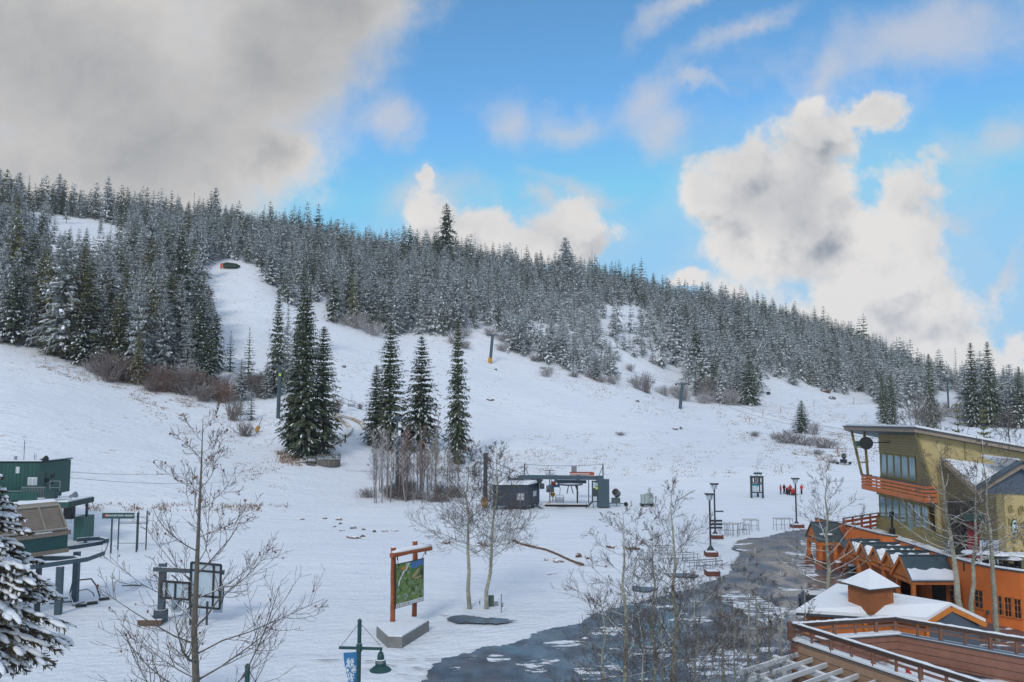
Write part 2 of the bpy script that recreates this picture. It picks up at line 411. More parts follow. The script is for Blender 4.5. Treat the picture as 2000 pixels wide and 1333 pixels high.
# ---------------------------------------------------------------- conifers
def foliage_mat(name,c1,c2,frost=.0):
    m=D.materials.new(name); m.use_nodes=True; nt=m.node_tree; b=nt.nodes['Principled BSDF']
    ge=nt.nodes.new('ShaderNodeNewGeometry'); oi=nt.nodes.new('ShaderNodeObjectInfo')
    n=noisetex(nt,ge.outputs['Position'],.9,5,.7)
    c=mixc(nt,maprange(nt,n,.3,.7),c1,c2)
    r=maprange(nt,oi.outputs['Random'],0,1,.75,1.25,False)
    c=node(nt,'ShaderNodeVectorMath',operation='SCALE',ins={0:c,3:r}).outputs[0]
    if frost:
        n2=noisetex(nt,ge.outputs['Position'],5.0,4,.7)
        c=mixc(nt,M_(nt,'MULTIPLY',maprange(nt,n2,.42,.6),frost),c,(.72,.74,.77))
    nt.links.new(c,b.inputs['Base Color']); b.inputs['Roughness'].default_value=.8; b.inputs['Specular IOR Level'].default_value=.15
    return m
NEEDLE=foliage_mat('spruce_needles',(.055,.073,.045),(.11,.125,.07))
NEEDLE_O=foliage_mat('pine_needles_olive',(.12,.125,.045),(.19,.175,.075))
NEEDLE_F=foliage_mat('spruce_needles_frosted',(.080,.102,.074),(.165,.18,.145),.70)
FROST=mat('snow_on_branches',(.84,.86,.88),.7,noise=(6.0,.06))
BARK=mat('conifer_bark',(.11,.085,.065),.9,noise=(3,.3),snow=None)
def sprays(base,tip,rng,n,size,width,droop,up=0.0):
    """needle sprays along a branch: returns quads (n,4,3)"""
    t=rng.uniform(.12,1.0,n)**.8
    p=base[None]*(1-t[:,None])+tip[None]*t[:,None]
    return p
def conifer_arrays(h,r,seed,whorls,per,clumps,snow,size=1.0,low=.04,power=.85,gaps=.0,droop=.28,narrow_top=True,side=.55):
    rng=np.random.default_rng(seed); V=[];F=[];MI=[]; nb=0
    quads=[];mi=[]
    for w in range(whorls):
        fz=low+(1-low)*(1-(1-min(max((w+rng.uniform(-.3,.3))/whorls,0),1))**1.12)
        fz=min(max(fz,low),.985); z=fz*h
        L0=r*(1-fz)**power+.012*h
        if fz<low+.08: L0*=rng.uniform(.5,.9)
        for k in range(per):
            if rng.random()<gaps: continue
            a=2*math.pi*(k+rng.uniform(-.4,.4))/per+w*1.1
            L=L0*rng.uniform(.68,1.14)
            dr=droop*(1.1-fz)*rng.uniform(.5,1.5)-.12*fz*2
            base=np.array((0,0,z)); dirn=np.array((math.cos(a),math.sin(a),-dr)); side_v=np.array((-math.sin(a),math.cos(a),0))
            n=max(2,int(clumps*(.5+.6*L/r))+1)
            for c in range(n):
                t=(c+rng.uniform(.2,1))/n
                p=base+dirn*L*t+np.array((0,0,L*.10*t*t))
                wd=L0*side*(1.1-.75*t)*rng.uniform(.45,1)*.62/ (1 if clumps<4 else 1.25)
                ln=L/n*rng.uniform(.9,1.6)
                tw=rng.uniform(-.5,.5); sv=side_v*math.cos(tw)+np.array((0,0,math.sin(tw)))
                off=side_v*rng.uniform(-.35,.35)*wd
                p0=p-dirn*ln*.5+off; p1=p+dirn*ln*.6+off+np.array((0,0,-ln*rng.uniform(0,.35)))
                q=[p0-sv*wd*.35,p0+sv*wd*.35+np.array((0,0,-wd*.1)),p1+sv*wd*rng.uniform(.2,.9)+np.array((0,0,-wd*.25)),p1-sv*wd*rng.uniform(.2,.9)+np.array((0,0,-wd*.25))]
                quads.append(q); mi.append(0)
                # hanging skirt quad, gives side view body
                hd=ln*rng.uniform(.25,.6)+.12*size
                q=[p-sv*wd*.55,p+sv*wd*.55,p+sv*wd*.35+dirn*ln*.3+np.array((0,0,-hd)),p-sv*wd*.35+dirn*ln*.3+np.array((0,0,-hd))]
                quads.append(q); mi.append(0)
                if rng.random()<snow:
                    u=np.array((0,0,.035*size+.02*ln)); sc=rng.uniform(.55,.95)
                    cc=(p0+p1)/2; q0=[p0-sv*wd*.3,p0+sv*wd*.3,p1+sv*wd*.6,p1-sv*wd*.6]
                    q=[cc+(x-cc)*sc+u for x in q0]
                    q[2]=q[2]+np.array((0,0,-wd*.15)); q[3]=q[3]+np.array((0,0,-wd*.15))
                    quads.append(q); mi.append(1)
                    if rng.random()<snow*.8:
                        q=[p+sv*wd*.45*sc+u+dirn*ln*.45,p-sv*wd*.45*sc+u+dirn*ln*.45,p-sv*wd*.4*sc+dirn*(ln*.62)-np.array((0,0,hd*.42)),p+sv*wd*.4*sc+dirn*(ln*.62)-np.array((0,0,hd*.42))]
                        quads.append(q); mi.append(1)
    # leader
    for k in range(3):
        a=k*2.1; s_=np.array((math.cos(a),math.sin(a),0))*.004*h
        quads.append([np.array((0,0,h*.93))-s_*1.6,np.array((0,0,h*.93))+s_*1.6,np.array((0,0,h))+s_*.2,np.array((0,0,h))-s_*.2]); mi.append(0)
    Q=np.array(quads,dtype=np.float32).reshape(-1,3)
    return Q,np.array(mi)
def trunk_mb(h,r0,lean=0):
    mb=MB(); mb.tube([(0,0,-.04*h),(0,0,h*.4),(0,0,h*.95)],[r0*1.15,r0*.65,r0*.06],7); return mb
def conifer_proto(name,h,r,seed,mats,**k):
    Q,mi=conifer_arrays(h,r,seed,**k)
    me=npmesh(name,Q,np.arange(len(Q)).reshape(-1,4),mi,mats)
    t=trunk_mb(h,.013*h)
    tm=D.meshes.new('trunk'); tm.from_pydata(t.v,[],t.f); tm.materials.append(BARK)
    return me,tm
def put_conifer(proto,loc,sc,rz,label,cat='tree',group=None,name='spruce_tree',sxy=1.0):
    e=thing(name,loc,label,cat,group,rz); 
    for nm,me in (('crown',proto[0]),('trunk',proto[1])):
        o=D.objects.new(nm,me); COL.objects.link(o); o.parent=e; o.scale=(sc*sxy,sc*sxy,sc)
    return e
rng=np.random.default_rng(7)
MID=[conifer_proto('crown',1,.235,50+i,[(NEEDLE,NEEDLE_O,NEEDLE_F)[t],FROST],whorls=22,per=7,clumps=3,snow=s,size=1/16,droop=.35,low=lo,power=pw,gaps=g)
     for i,(t,s,lo,pw,g) in enumerate([(2,.85,.03,.8,.05),(2,.98,.03,.7,.05),(2,.75,.05,.65,.05),(1,.50,.04,.7,.05),(2,1.0,.02,.8,.05),(0,.65,.08,.6,.1),(2,.85,.10,.55,.1)])]
FAR=[]
for i,(s,lo,pw,rr,mm) in enumerate([(.9,.04,.75,.24,2),(1,.05,.7,.23,2),(.45,.10,.65,.20,0),(1,.02,.75,.28,2),(.85,.2,.55,.18,2),(.40,.08,.7,.21,0),(1,.04,.65,.25,2),(.1,.35,.5,.05,0),(.95,.02,.9,.21,2)]):
    Q,mi=conifer_arrays(1,rr,100+i,whorls=13,per=5,clumps=1,snow=s,size=1/13,low=lo,power=pw,gaps=.08,droop=.35)
    mi=np.where(mi==0,mm if mm==0 else 2,1)
    # simple 3 sided trunk
    a=[0,2.1,4.2]; tv=[]
    for k in range(3):
        b0,b1=a[k],a[(k+1)%3]; tv+= [(math.cos(b0)*.012,math.sin(b0)*.012,-.05),(math.cos(b1)*.012,math.sin(b1)*.012,-.05),(0,0,.9),(0,0,.9)]
    Q=np.concatenate([Q,np.array(tv,dtype=np.float32)]); mi=np.concatenate([mi,[3,3,3]])
    FAR.append((Q,mi))
def inpoly(x,y,poly):
    c=np.zeros(len(x),bool); n=len(poly)
    for i in range(n):
        x1,y1=poly[i]; x2,y2=poly[(i+1)%n]
        if y1==y2: continue
        t=((y1>y)!=(y2>y))&(x<(x2-x1)*(y-y1)/(y2-y1)+x1); c^=t
    return c
F_POLY=[(-200,100),(-200,640),(0,668),(90,688),(150,712),(230,742),(300,735),(400,742),(425,728),(402,640),(388,600),(398,528),(440,505),(478,512),(515,545),(570,602),(640,586),(650,630),(735,656),(870,662),(905,654),(970,640),(985,682),(1040,706),(1130,735),(1200,742),(1212,690),(1262,708),(1310,738),(1345,775),(1420,790),(1482,795),(1490,738),(1545,742),(1600,764),(1700,776),(1728,800),(1800,792),(1842,758),(1860,690),(1860,100)]
F_RIGHT=[(1838,700),(1838,758),(1880,770),(1890,830),(1990,838),(2200,838),(2200,700)]
HOLES=[[(36,390),(140,400),(250,458),(240,500),(160,525),(95,520),(55,480)],[(1175,598),(1252,600),(1252,645),(1190,640)],[(1030,638),(1090,640),(1085,662),(1035,660)]]
SPARSE=[(1150,600),(1260,600),(1330,660),(1430,745),(1420,795),(1300,775),(1200,740),(1190,680)]
def plant_forest():
    rng=np.random.default_rng(11)
    sp=5.0; xs=np.arange(-460,480,sp); ys=np.arange(170,700,sp); X,Y=np.meshgrid(xs,ys)
    X=X.ravel()+rng.uniform(-2.4,2.4,X.size); Y=Y.ravel()+rng.uniform(-2.4,2.4,Y.size)
    s=X/Y; k=np.abs(s)<.72; X=X[k];Y=Y[k];s=s[k]
    Z=H(X,Y); px,py=proj(X,Y,Z); ry=np.interp(s,SG,RYG)
    back=(Y>ry-8)&(Y<ry+42)
    inside=(inpoly(px,py,F_POLY)&(Y<ry+6))|(inpoly(px,py,F_RIGHT)&(Y<ry+4))
    keep=(inside|back)&(px>-60)&(px<2060)
    for hpoly in HOLES: keep&=~(inpoly(px,py,hpoly)&~(Y>ry-15)&(rng.random(len(X))<(.90 if hpoly is HOLES[0] else 1)))
    spz=inpoly(px,py,SPARSE); keep&=~(spz&(rng.random(len(X))<.55))
    # sight line to the far side only matters near the ridge; drop trees thinning at random for gaps
    keep&=rng.random(len(X))<np.where(vnoise(X,Y,30,5)<.25,.72,.94)
    X,Y,Z,px,py,s,ry=[a[keep] for a in (X,Y,Z,px,py,s,ry)]
    hgt=rng.normal(13.5,2.6,len(X)); hgt=np.clip(hgt,7,21)
    hgt+=np.clip((560-px)/560,0,1)*3.5                       # taller timber on the left
    hgt*=np.where(vnoise(X,Y,45,9)>.6,1.15,.95)
    young=inpoly(px,py,[(985,600),(1180,590),(1290,640),(1350,770),(1200,748),(985,692)])
    hgt=np.where(young,hgt*.80,hgt)
    edge=(Y>ry-20); hgt=np.where(edge,hgt*rng.uniform(.7,1.2,len(X)),hgt)
    hgt=np.where(px>1300,hgt*1.12,hgt)
    hgt=np.where((px<270)&(py>470)&(py<610)&(px>30),hgt*.70,hgt)
    hgt*=np.where(rng.random(len(X))<.06,1.3,1)
    var=rng.integers(0,7,len(X)); var=np.where(young,rng.choice([3,8,1],len(X)),var)
    var=np.where(edge&(rng.random(len(X))<.5),rng.choice([2,5,5],len(X)),var)
    var=np.where(rng.random(len(X))<np.where(edge,.10,.02),7,var)
    # the 300 that show largest become objects
    order=np.argsort(-hgt/Y*(px>-30)*(px<2030)); big=order[:285]; rest=order[285:]
    zones=[(70,600,'at the far left edge of the hill'),(150,540,'left of the large olive pine, high on the hill'),(260,600,'above the large olive pine on the left'),(330,560,'below the little open meadow on the upper left'),(400,600,'on the left rim of the steep upper run'),(470,2000,'around the green hut above the steep run'),
           (700,0,'behind the tall dark clump beside the run'),(1000,0,'on the middle of the hill above the dark trio'),(1250,0,'above the wide slope right of the yellow-footed tower'),(1480,0,'above the bare leaning tower'),(1700,0,'on the right shoulder of the hill'),(1840,0,'where the shoulder meets the lodge roof'),(9999,0,'on the far slope behind the lodge')]
    kinds=['frosted spruce','heavily frosted spruce','dark snow-flecked spruce','olive-green spruce','nearly white spruce','dark slender spruce','high-crowned frosted spruce']
    for i in big:
        h=float(hgt[i]); v=int(rng.integers(0,7))
        if px[i]<470 and rng.random()<.16: v=3
        elif v==3 and px[i]>700: v=1
        zn=next(z for z in zones if px[i]<z[0])[2]; row='front row' if py[i]>(640 if px[i]<470 else 690) else ('upper rows' if py[i]<520 else 'middle rows')
        sz='tall' if h>17.5 else ('short' if h<13.5 else 'mid-sized')
        lab=f"{sz} {kinds[v]}, {row}, {zn}"
        if len(lab.split())>16: lab=f"{kinds[v]}, {row}, {zn}"
        put_conifer(MID[v],(X[i],Y[i],Z[i]),h,rng.uniform(0,6.28),lab,'tree',lab.replace('spruce','spruces',1),sxy=rng.uniform(.85,1.2))
    VS=[];MS=[]
    for v in range(9):
        ids=rest[var[rest]==v]
        Q,mi=FAR[v]; n=len(ids)
        if n==0: continue
        ang=rng.uniform(0,6.28,n); c,sn=np.cos(ang),np.sin(ang); hh=hgt[ids]; w=rng.uniform(.85,1.25,n)*hh
        x=(Q[None,:,0]*c[:,None]-Q[None,:,1]*sn[:,None])*w[:,None]+X[ids][:,None]
        y=(Q[None,:,0]*sn[:,None]+Q[None,:,1]*c[:,None])*w[:,None]+Y[ids][:,None]
        z=Q[None,:,2]*hh[:,None]+Z[ids][:,None]
        VS.append(np.stack([x,y,z],2).reshape(-1,3)); MS.append(np.tile(mi,n))
    V=np.concatenate(VS).astype(np.float32); MI=np.concatenate(MS)
    print('forest trees',len(X),'stuff quads',len(MI))
    me=npmesh('forest',V,np.arange(len(V)).reshape(-1,4),MI,[NEEDLE,FROST,NEEDLE_F,BARK])
    o=D.objects.new('forest',me); COL.objects.link(o); tag(o,kind='stuff',label='dense snow-frosted conifer forest covering the upper hillside up to the ridge')
plant_forest()
# ---------------------------------------------------------------- near vegetation
BARK_A=mat('aspen_bark',(.31,.295,.225),.85,noise=(9,.55,.25),snow=(.55,3.0,.6))
BARK_D=mat('twig_bark',(.105,.085,.070),.85,noise=(5,.2),snow=(.93,2.0,.5))
BARK_DK=mat('grey_bark',(.115,.10,.08),.85,noise=(6,.3),snow=(.62,3.0,.5))
TWIG_R=mat('willow_red',(.21,.125,.095),.85,noise=(2,.3),snow=(.85,2.0,.6))
TWIG_G=mat('shrub_grey',(.19,.155,.14),.85,noise=(2,.3),snow=(.75,2.0,.8))
TWIG_W=mat('shrub_frosted',(.30,.26,.25),.85,noise=(2,.3),snow=(.35,2.0,.9))
BUD=mat('dead_leaf',(.20,.085,.04),.8)
def segs_mesh(segs,n=4):
    """segs: rows x0 y0 z0 x1 y1 z1 r0 r1 -> prism quads, one face turned up"""
    S=np.array(segs,dtype=float); a=S[:,0:3]; b=S[:,3:6]; d=b-a; d/=np.linalg.norm(d,axis=1)[:,None]+1e-9
    up=np.tile([0,0,1.0],(len(S),1)); vert=np.abs(d[:,2])>.97; up[vert]=[1,0,0]
    r=np.cross(d,up); r/=np.linalg.norm(r,axis=1)[:,None]+1e-9; u=np.cross(r,d)
    V=[]
    for p,rad in ((a,S[:,6]),(b,S[:,7])):
        for k in range(n):
            t=2*math.pi*(k+.5)/n; V.append(p+(r*math.cos(t)+u*math.sin(t))*rad[:,None])
    V=np.stack(V,1); base=(np.arange(len(S))*2*n)[:,None]
    F=np.concatenate([base+np.array([k,(k+1)%n,(k+1)%n+n,k+n]) for k in range(n)],0)
    return V.reshape(-1,3),F
def grow(rng,p,d,L,r,lvl,out,curve=.25,nseg=4,kids=(9,6,4),ang=(50,45,45),ratio=(.45,.45,.5),minr=.005):
    pts=[p]; rad=[r]; q=p.copy(); dd=d.copy()
    for i in range(nseg):
        dd=dd+rng.normal(0,.13,3)+np.array((0,0,curve*.33)); dd/=np.linalg.norm(dd)
        q=q+dd*L/nseg; pts.append(q.copy()); rad.append(max(r*(1-.8*(i+1)/nseg),minr))
        out.append((*pts[-2],*pts[-1],rad[-2],rad[-1]))
    if lvl>=len(kids): return
    n=max(2,int(kids[lvl]*rng.uniform(.7,1.2)))
    for k in range(n):
        t=rng.uniform(.18,.97); i=min(int(t*nseg),nseg-1); f=t*nseg-i
        b=pts[i]*(1-f)+pts[i+1]*f; ax=pts[i+1]-pts[i]; ax/=np.linalg.norm(ax)
        a=rng.normal(0,1,3); a-=ax*a.dot(ax); a/=np.linalg.norm(a)+1e-9
        an=R(ang[lvl]*rng.uniform(.7,1.25)); nd=ax*math.cos(an)+a*math.sin(an)
        grow(rng,b,nd,L*ratio[lvl]*rng.uniform(.5,1.25)*(1.15-.55*t),max(rad[i]*.55,minr),lvl+1,out,curve,max(2,nseg-1),kids,ang,ratio,minr)
def bare_tree(name,base,h,r,label,cat='tree',group=None,seed=1,prim=26,crown_lo=.25,spread=.32,ang=(45,48,48),kids=(8,5),lean=(0,0),twig=.006,mats=None,up=.35,low_len=1.0,buds=0,sides=8,fork=None,prim_r=.32,thick=.012):
    rng=np.random.default_rng(seed); e=thing(name,base,label,cat,group)
    base=np.array(base,dtype=float); mats=mats or (BARK_A,BARK_D)
    n=9; tr=[base.copy()-np.array((0,0,.3))]; rad=[r*1.15]; wob=rng.normal(0,.006*h,(n+1,2)); wob[0]=0
    for i in range(1,n+1):
        t=i/n; tr.append(base+np.array((lean[0]*t+wob[i,0],lean[1]*t+wob[i,1],h*t))); rad.append(max(r*(1-t)**.9,twig))
    mb=MB(); mb.tube([Vector(x) for x in tr],rad,sides); tm=mb.build('trunk',mats[0],e,smooth=True)
    out=[]
    for k in range(prim):
        t=crown_lo+(1-crown_lo)*((k+rng.uniform(.1,.9))/prim)*.97; i=min(int(t*n),n-1); f=t*n-i
        b=tr[i]*(1-f)+tr[i+1]*f; a=k*2.4+rng.uniform(-.5,.5); an=R(ang[0]+(1-t)*22)*rng.uniform(.85,1.15)
        d=np.array((math.cos(a)*math.sin(an),math.sin(a)*math.sin(an),math.cos(an)))
        L=h*spread*((1-t)/(1-crown_lo))**.75*rng.uniform(.65,1.15)+.03*h
        if t<crown_lo+.12: L*=low_len
        rr=max((rad[i]*(1-f)+rad[i+1]*f)*prim_r*rng.uniform(.7,1.2),twig*1.6)
        grow(rng,b,d,L,rr,0,out,up,5,kids,(ang[1],)*2+(45,),(.42,.42),twig)
    V,F=segs_mesh(out)
    ro=np.array([s_[6] for s_ in out]); mi=np.tile((ro>thick).astype(int),4)
    me=npmesh('branches',V,F,mi,[mats[1],mats[0]])
    if buds:
        ids=rng.integers(0,len(out),buds); bm=MB()
        for i in ids:
            p=np.array(out[i][3:6]); s=rng.uniform(.018,.04)
            bm.add([p+np.array(q)*s for q in ((1,0,0),(0,1,0),(-1,0,0),(0,-1,0),(0,0,1.2),(0,0,-1.4))],[(0,1,4),(1,2,4),(2,3,4),(3,0,4),(1,0,5),(2,1,5),(3,2,5),(0,3,5)])
        bm.build('dead_leaves',BUD,e)
    o=D.objects.new('branches',me); COL.objects.link(o); o.parent=e; o.matrix_parent_inverse=Matrix.Translation(-e.location)
    return e
def at(px,Y): return (px-1000)/FPX
# nearest tall cottonwood left
b=P(368,1333,25); bare_tree('cottonwood_tree',(b.x,25,0),14.9,.20,'tall bare tree with wide curving branches at left, tip reaching the shrubs',seed=5,prim=32,crown_lo=.25,spread=.31,kids=(11,6),twig=.0055,mats=(BARK_DK,BARK_D),up=.42,buds=170,ang=(58,45,45),prim_r=.33,lean=(.25,0),low_len=1.1)
# pair of aspens beside the log sign
for (px,py,top,r,lab,sd,lean) in ((918,1190,860,.165,'left of two bare aspens standing beside the green utility box',21,-.35),(950,1190,868,.155,'right of two bare aspens, trunk touching the green utility box',22,.9)):
    b=G(px,py); h=CZ-(top-800)*b.y/FPX
    bare_tree('aspen_tree',(b.x,b.y,0),h,r,lab,seed=sd,prim=54,crown_lo=.30,spread=.37,kids=(11,7),twig=.0080,up=.28,lean=(lean,0),ang=(62,45,45),low_len=1.15,group='pair of aspens by the sign')
# cluster of slender aspens, lower centre right
CL=[(1275,33,1160,.08,'twiggy aspen low in front of the tallest pair of the cluster',231,22,.5),(1410,36,1180,.08,'low twiggy aspen in front of the pergola end',232,20,.42),(1168,33,1150,.10,'low twiggy aspen at the left foot of the centre cluster',131,22,.42),(1340,34,1120,.10,'low snowy aspen in front of the tallest one of the centre cluster',132,24,.42),(1238,32,1190,.09,'lowest twiggy aspen at the bottom of the centre cluster',133,22,.45),(1475,43,1150,.08,'short slim aspen right of the twin stems',134,14,.3),(1545,44,1135,.08,'slim aspen just above the left terrace corner',135,14,.28),(1207,36,985,.16,'bare aspen with long low limbs, left of the centre cluster',31,24,.34),(1262,39,1008,.11,'thin dark bare aspen between the two largest of the centre cluster',32,22,.26),
    (1300,38,938,.16,'tallest bare aspen of the centre cluster over the wet pavement',33,30,.33),(1388,42,1120,.10,'slim aspen sapling just left of the white pergola',34,16,.25),
    (1436,41,1085,.09,'narrow aspen whose stem crosses the pergola end',35,14,.2),(1452,43,1066,.09,'narrow aspen right beside its twin at the pergola end',36,14,.2),(1497,40,1110,.09,'slim aspen standing between pergola and terrace corner',37,14,.22)]
for (px,Y,top,r,lab,sd,n,spd) in CL:
    h=CZ-(top-803)*Y/FPX; x=(px-1000)/FPX*Y*1.03
    bare_tree('aspen_tree',(x,Y,0),h,r,lab,seed=sd,prim=n,crown_lo=.28,spread=spd*1.12,kids=(11,7),twig=.0056,up=.3,ang=(60,45,45),group='aspens of the centre cluster',mats=(BARK_A,BARK_D))
# thicket of low twigs around the cluster foot
# aspen behind the bar roof, and the three by the orange wall
b=G(1622,1215); bare_tree('aspen_tree',(b.x,b.y,0),CZ-(905-800)*b.y/FPX,.19,'snowy bare aspen rising behind the snow-covered bar roof',seed=41,prim=30,crown_lo=.2,spread=.40,kids=(9,5),twig=.0075,up=.28,ang=(62,45,45),mats=(BARK_A,BARK_D))
for (px,py,top,sd,lean,lab,r) in ((1862,1183,868,42,-1.3,'leaning snowy aspen in front of the lodge balcony',.24),(1874,1187,905,43,.9,'crooked aspen between the leaning one and the wall windows',.19),(1922,1216,858,44,-.3,'straight pale aspen in front of the orange wall windows',.19)):
    Y=52.5; x=(px-1000)/FPX*Y; h=CZ-(top-800)*Y/FPX
    bare_tree('aspen_tree',(x,Y,0),h,r,lab,seed=sd,prim=26,crown_lo=.42,spread=.36,kids=(9,5),twig=.0075,up=.25,ang=(66,45,45),lean=(lean,0),mats=(BARK_A,BARK_D),thick=.012,group='aspens before the orange wall')
# bare trees behind the lodge
for px,Y,top,base,sd,lab in ((1785,120,765,845,51,'spreading bare tree just behind the lodge roof corner'),(1808,128,775,848,52,'bare tree behind the lodge roof beside the dark pine'),(1965,118,800,850,53,'bare tree right of the pines behind the snowy roof')):
    z0=0.0; x=(px-1000)/FPX*Y; h=CZ-(top-800)*Y/FPX
    bare_tree('bare_tree',(x,Y,hz(x,Y)),h-hz(x,Y),.22,lab,seed=sd,prim=30,crown_lo=.3,spread=.4,kids=(8,5),twig=.02,up=.3,ang=(50,45,45),mats=(BARK_DK,TWIG_G))
# thin bare aspens standing in front of the lodge? left of the valley: willow sapling grove
def grove():
    rng=np.random.default_rng(61); protos=[]
    for s in range(6):
        out=[]; h=1.0; p=np.array((0,0,0.)); pts=[p]
        for i in range(6):
            q=pts[-1]+np.array((rng.normal(0,.012),rng.normal(0,.012),h/6)); out.append((*pts[-1],*q,.011*(1-i/7),.011*(1-(i+1)/7))); pts.append(q)
        for k in range(30):
            t=rng.uniform(.28,.98); i=min(int(t*6),5); b=pts[i]+(pts[i+1]-pts[i])*(t*6-i); a=rng.uniform(0,6.28); an=R(38)
            d=np.array((math.cos(a)*math.sin(an),math.sin(a)*math.sin(an),math.cos(an)))
            grow(rng,b,d,.20*(1.25-t),.0035,0,out,.3,2,(3,),(40,),(.5,),.0022)
        V,F=segs_mesh(out,3)
        protos.append([npmesh('sapling',V,F,np.zeros(len(F)),[m]) for m in (TWIG_G,TWIG_W,TWIG_R)])
    n=0
    for k in range(64):
        px=rng.uniform(722,852) if k<52 else rng.uniform(850,930); py=rng.uniform(958,984) if k<44 else rng.uniform(930,968)
        p=T_(px,py)
        if p is None: continue
        h=rng.uniform(6.5,11.5) if px<855 else rng.uniform(4,7.5)
        o=D.objects.new('aspen_sapling',protos[int(rng.integers(0,6))][int(rng.choice([0,0,0,1,1,2]))]); COL.objects.link(o)
        o.location=p; o.scale=(h*rng.uniform(.8,1.2),h*rng.uniform(.8,1.2),h); o.rotation_euler=(rng.normal(0,.03),rng.normal(0,.03),rng.uniform(0,6))
        tag(o,'slender bare sapling in the grove below the three dark spruces','sapling','saplings of the bare grove')
grove()
bp=T_(850,972); bare_tree('bare_tree',tuple(bp),10.2,.12,'pale frosted bare tree at the right edge of the sapling grove',seed=66,prim=34,crown_lo=.15,spread=.3,kids=(8,5),twig=.02,mats=(BARK_A,TWIG_W))
# ---------------------------------------------------------------- shrubs
def shrub_mesh(seed,m,n=70,dens=4,spreadang=38):
    rng=np.random.default_rng(seed); out=[]
    for k in range(n):
        a=rng.uniform(0,6.28); an=R(spreadang)*math.sqrt(rng.random())*1.3
        d=np.array((math.cos(a)*math.sin(an),math.sin(a)*math.sin(an),math.cos(an))); b=np.array((rng.normal(0,.16),rng.normal(0,.16),-.03))
        grow(rng,b,d,rng.uniform(.55,1.0),.011,0,out,.12,3,(dens,),(32,),(.5,),.006)
    V,F=segs_mesh(out,3); return npmesh('shrub',V,F,np.zeros(len(F)),[m])
SH={'r':[shrub_mesh(1,TWIG_R),shrub_mesh(2,TWIG_R)],'g':[shrub_mesh(3,TWIG_G),shrub_mesh(4,TWIG_G)],'w':[shrub_mesh(5,TWIG_W),shrub_mesh(6,TWIG_W)]}
def shrub(px,py,wpx,hpx,kind,label,group=None,seed=0):
    p=T_(px,py)
    if p is None: return
    s=p.y/FPX; o=D.objects.new('shrub',SH[kind][seed%2]); COL.objects.link(o); o.location=p
    o.scale=(wpx*s/1.1,wpx*s/1.1,hpx*s*1.05); o.rotation_euler=(0,0,seed*1.7); tag(o,label,'shrub',group)
k=0
for (px,py,w,h,kd,lab) in [(478,853,38,32,'g','round grey shrub alone on the snow below the tilted post'),(455,822,34,48,'g','grey shrub beside two small firs above the round shrub'),
    (656,806,26,32,'g','grey shrub right behind the big spruce by the track'),(703,800,12,12,'g','tiny bush below the hanging chair'),
    (1213,851,20,8,'g','low dark bush in the middle of the wide slope'),(1475,853,22,11,'g','small bush left of its twin near the lone spruce'),(1515,859,24,13,'g','rounder small bush between its twin and the long hedge'),
    (1430,792,46,36,'w','large frosted round shrub below the forest edge'),(1385,775,40,40,'w','frosted shrub at the forest foot left of the round one'),(1262,768,28,42,'g','brush below the two hanging chairs'),(1243,760,22,30,'w','frosted brush left of the hanging chairs'),
    (1196,750,40,22,'w','frosted low brush on the slope edge'),(1158,738,30,14,'g','low brush patch right of the yellow-footed tower, higher one'),(1122,737,24,11,'g','low brush patch beyond the yellow-footed tower, leftmost'),
    (1045,706,30,14,'g','brush under the frosted firs by the yellow-footed tower'),(1597,888,26,10,'g','flat bush above the snow gun'),(1628,905,22,8,'g','flat bush left of the snow gun'),
    (1540,866,60,26,'g','left end of the long brush hedge near the lone spruce'),(1575,870,60,22,'g','middle of the long brush hedge near the lone spruce'),(1612,876,60,20,'g','right end of the long brush hedge near the lone spruce'),
    (1590,850,26,28,'w','frosted bush touching the lone spruce'),(405,580,20,16,'r','reddish bush on the left rim of the steep upper run'),(730,655,60,30,'w','frosted thicket at the bend of the upper ski road'),(690,640,60,34,'w','frosted thicket left of the bend of the upper ski road')]:
    k+=1; shrub(px,py,w,h,kd,lab,seed=k)
rng=np.random.default_rng(71)
for i in range(34):
    t=i/33; px=185+t*250+rng.uniform(-8,8); py=728+t*62+rng.uniform(-14,12)-max(0,(px-330)*.12); kd='r' if rng.random()<.35 else ('g' if rng.random()<.6 else 'w')
    shrub(px,py,rng.uniform(34,60),rng.uniform(26,56),kd,{'r':'red-brown willow bush in the thicket under the left forest edge','g':'grey brush clump in the thicket under the left forest edge','w':'frosted brush clump in the thicket under the left forest edge'}[kd],{'r':'red willow thicket bushes','g':'grey thicket bushes','w':'frosted thicket bushes'}[kd],seed=i)
for i in range(10):
    shrub(rng.uniform(440,530),rng.uniform(750,790),rng.uniform(26,40),rng.uniform(20,34),'g','grey brush between the small firs and the lift tower','brush by the lift tower',seed=i)
for i in range(12):
    shrub(rng.uniform(1290,1480),rng.uniform(765,790),rng.uniform(22,36),rng.uniform(14,30),'w','frosted bush along the foot of the forest behind the tower','frosted bushes at the forest foot',seed=i)
for i in range(14):
    shrub(rng.uniform(1750,1990),rng.uniform(812,842),rng.uniform(40,70),rng.uniform(20,36),'g' if i%2 else 'w','brush on the bank behind the lodge roof','brush behind the lodge',seed=i)
for i in range(14):
    shrub(rng.uniform(715,905),rng.uniform(950,985),rng.uniform(30,46),rng.uniform(16,30),'g','undergrowth bush at the foot of the sapling grove','grove undergrowth',seed=i)
for i in range(16):
    shrub(rng.uniform(850,985),rng.uniform(655,700)-10,rng.uniform(20,34),rng.uniform(14,26),'w','frosted bush under the forest edge above the big spruces','upper frosted bushes',seed=i) if i<9 else shrub(rng.uniform(1040,1240),rng.uniform(712,752),rng.uniform(16,30),rng.uniform(10,18),'w','frosted bush along the lower edge of the young firs','bushes below the young firs',seed=i)
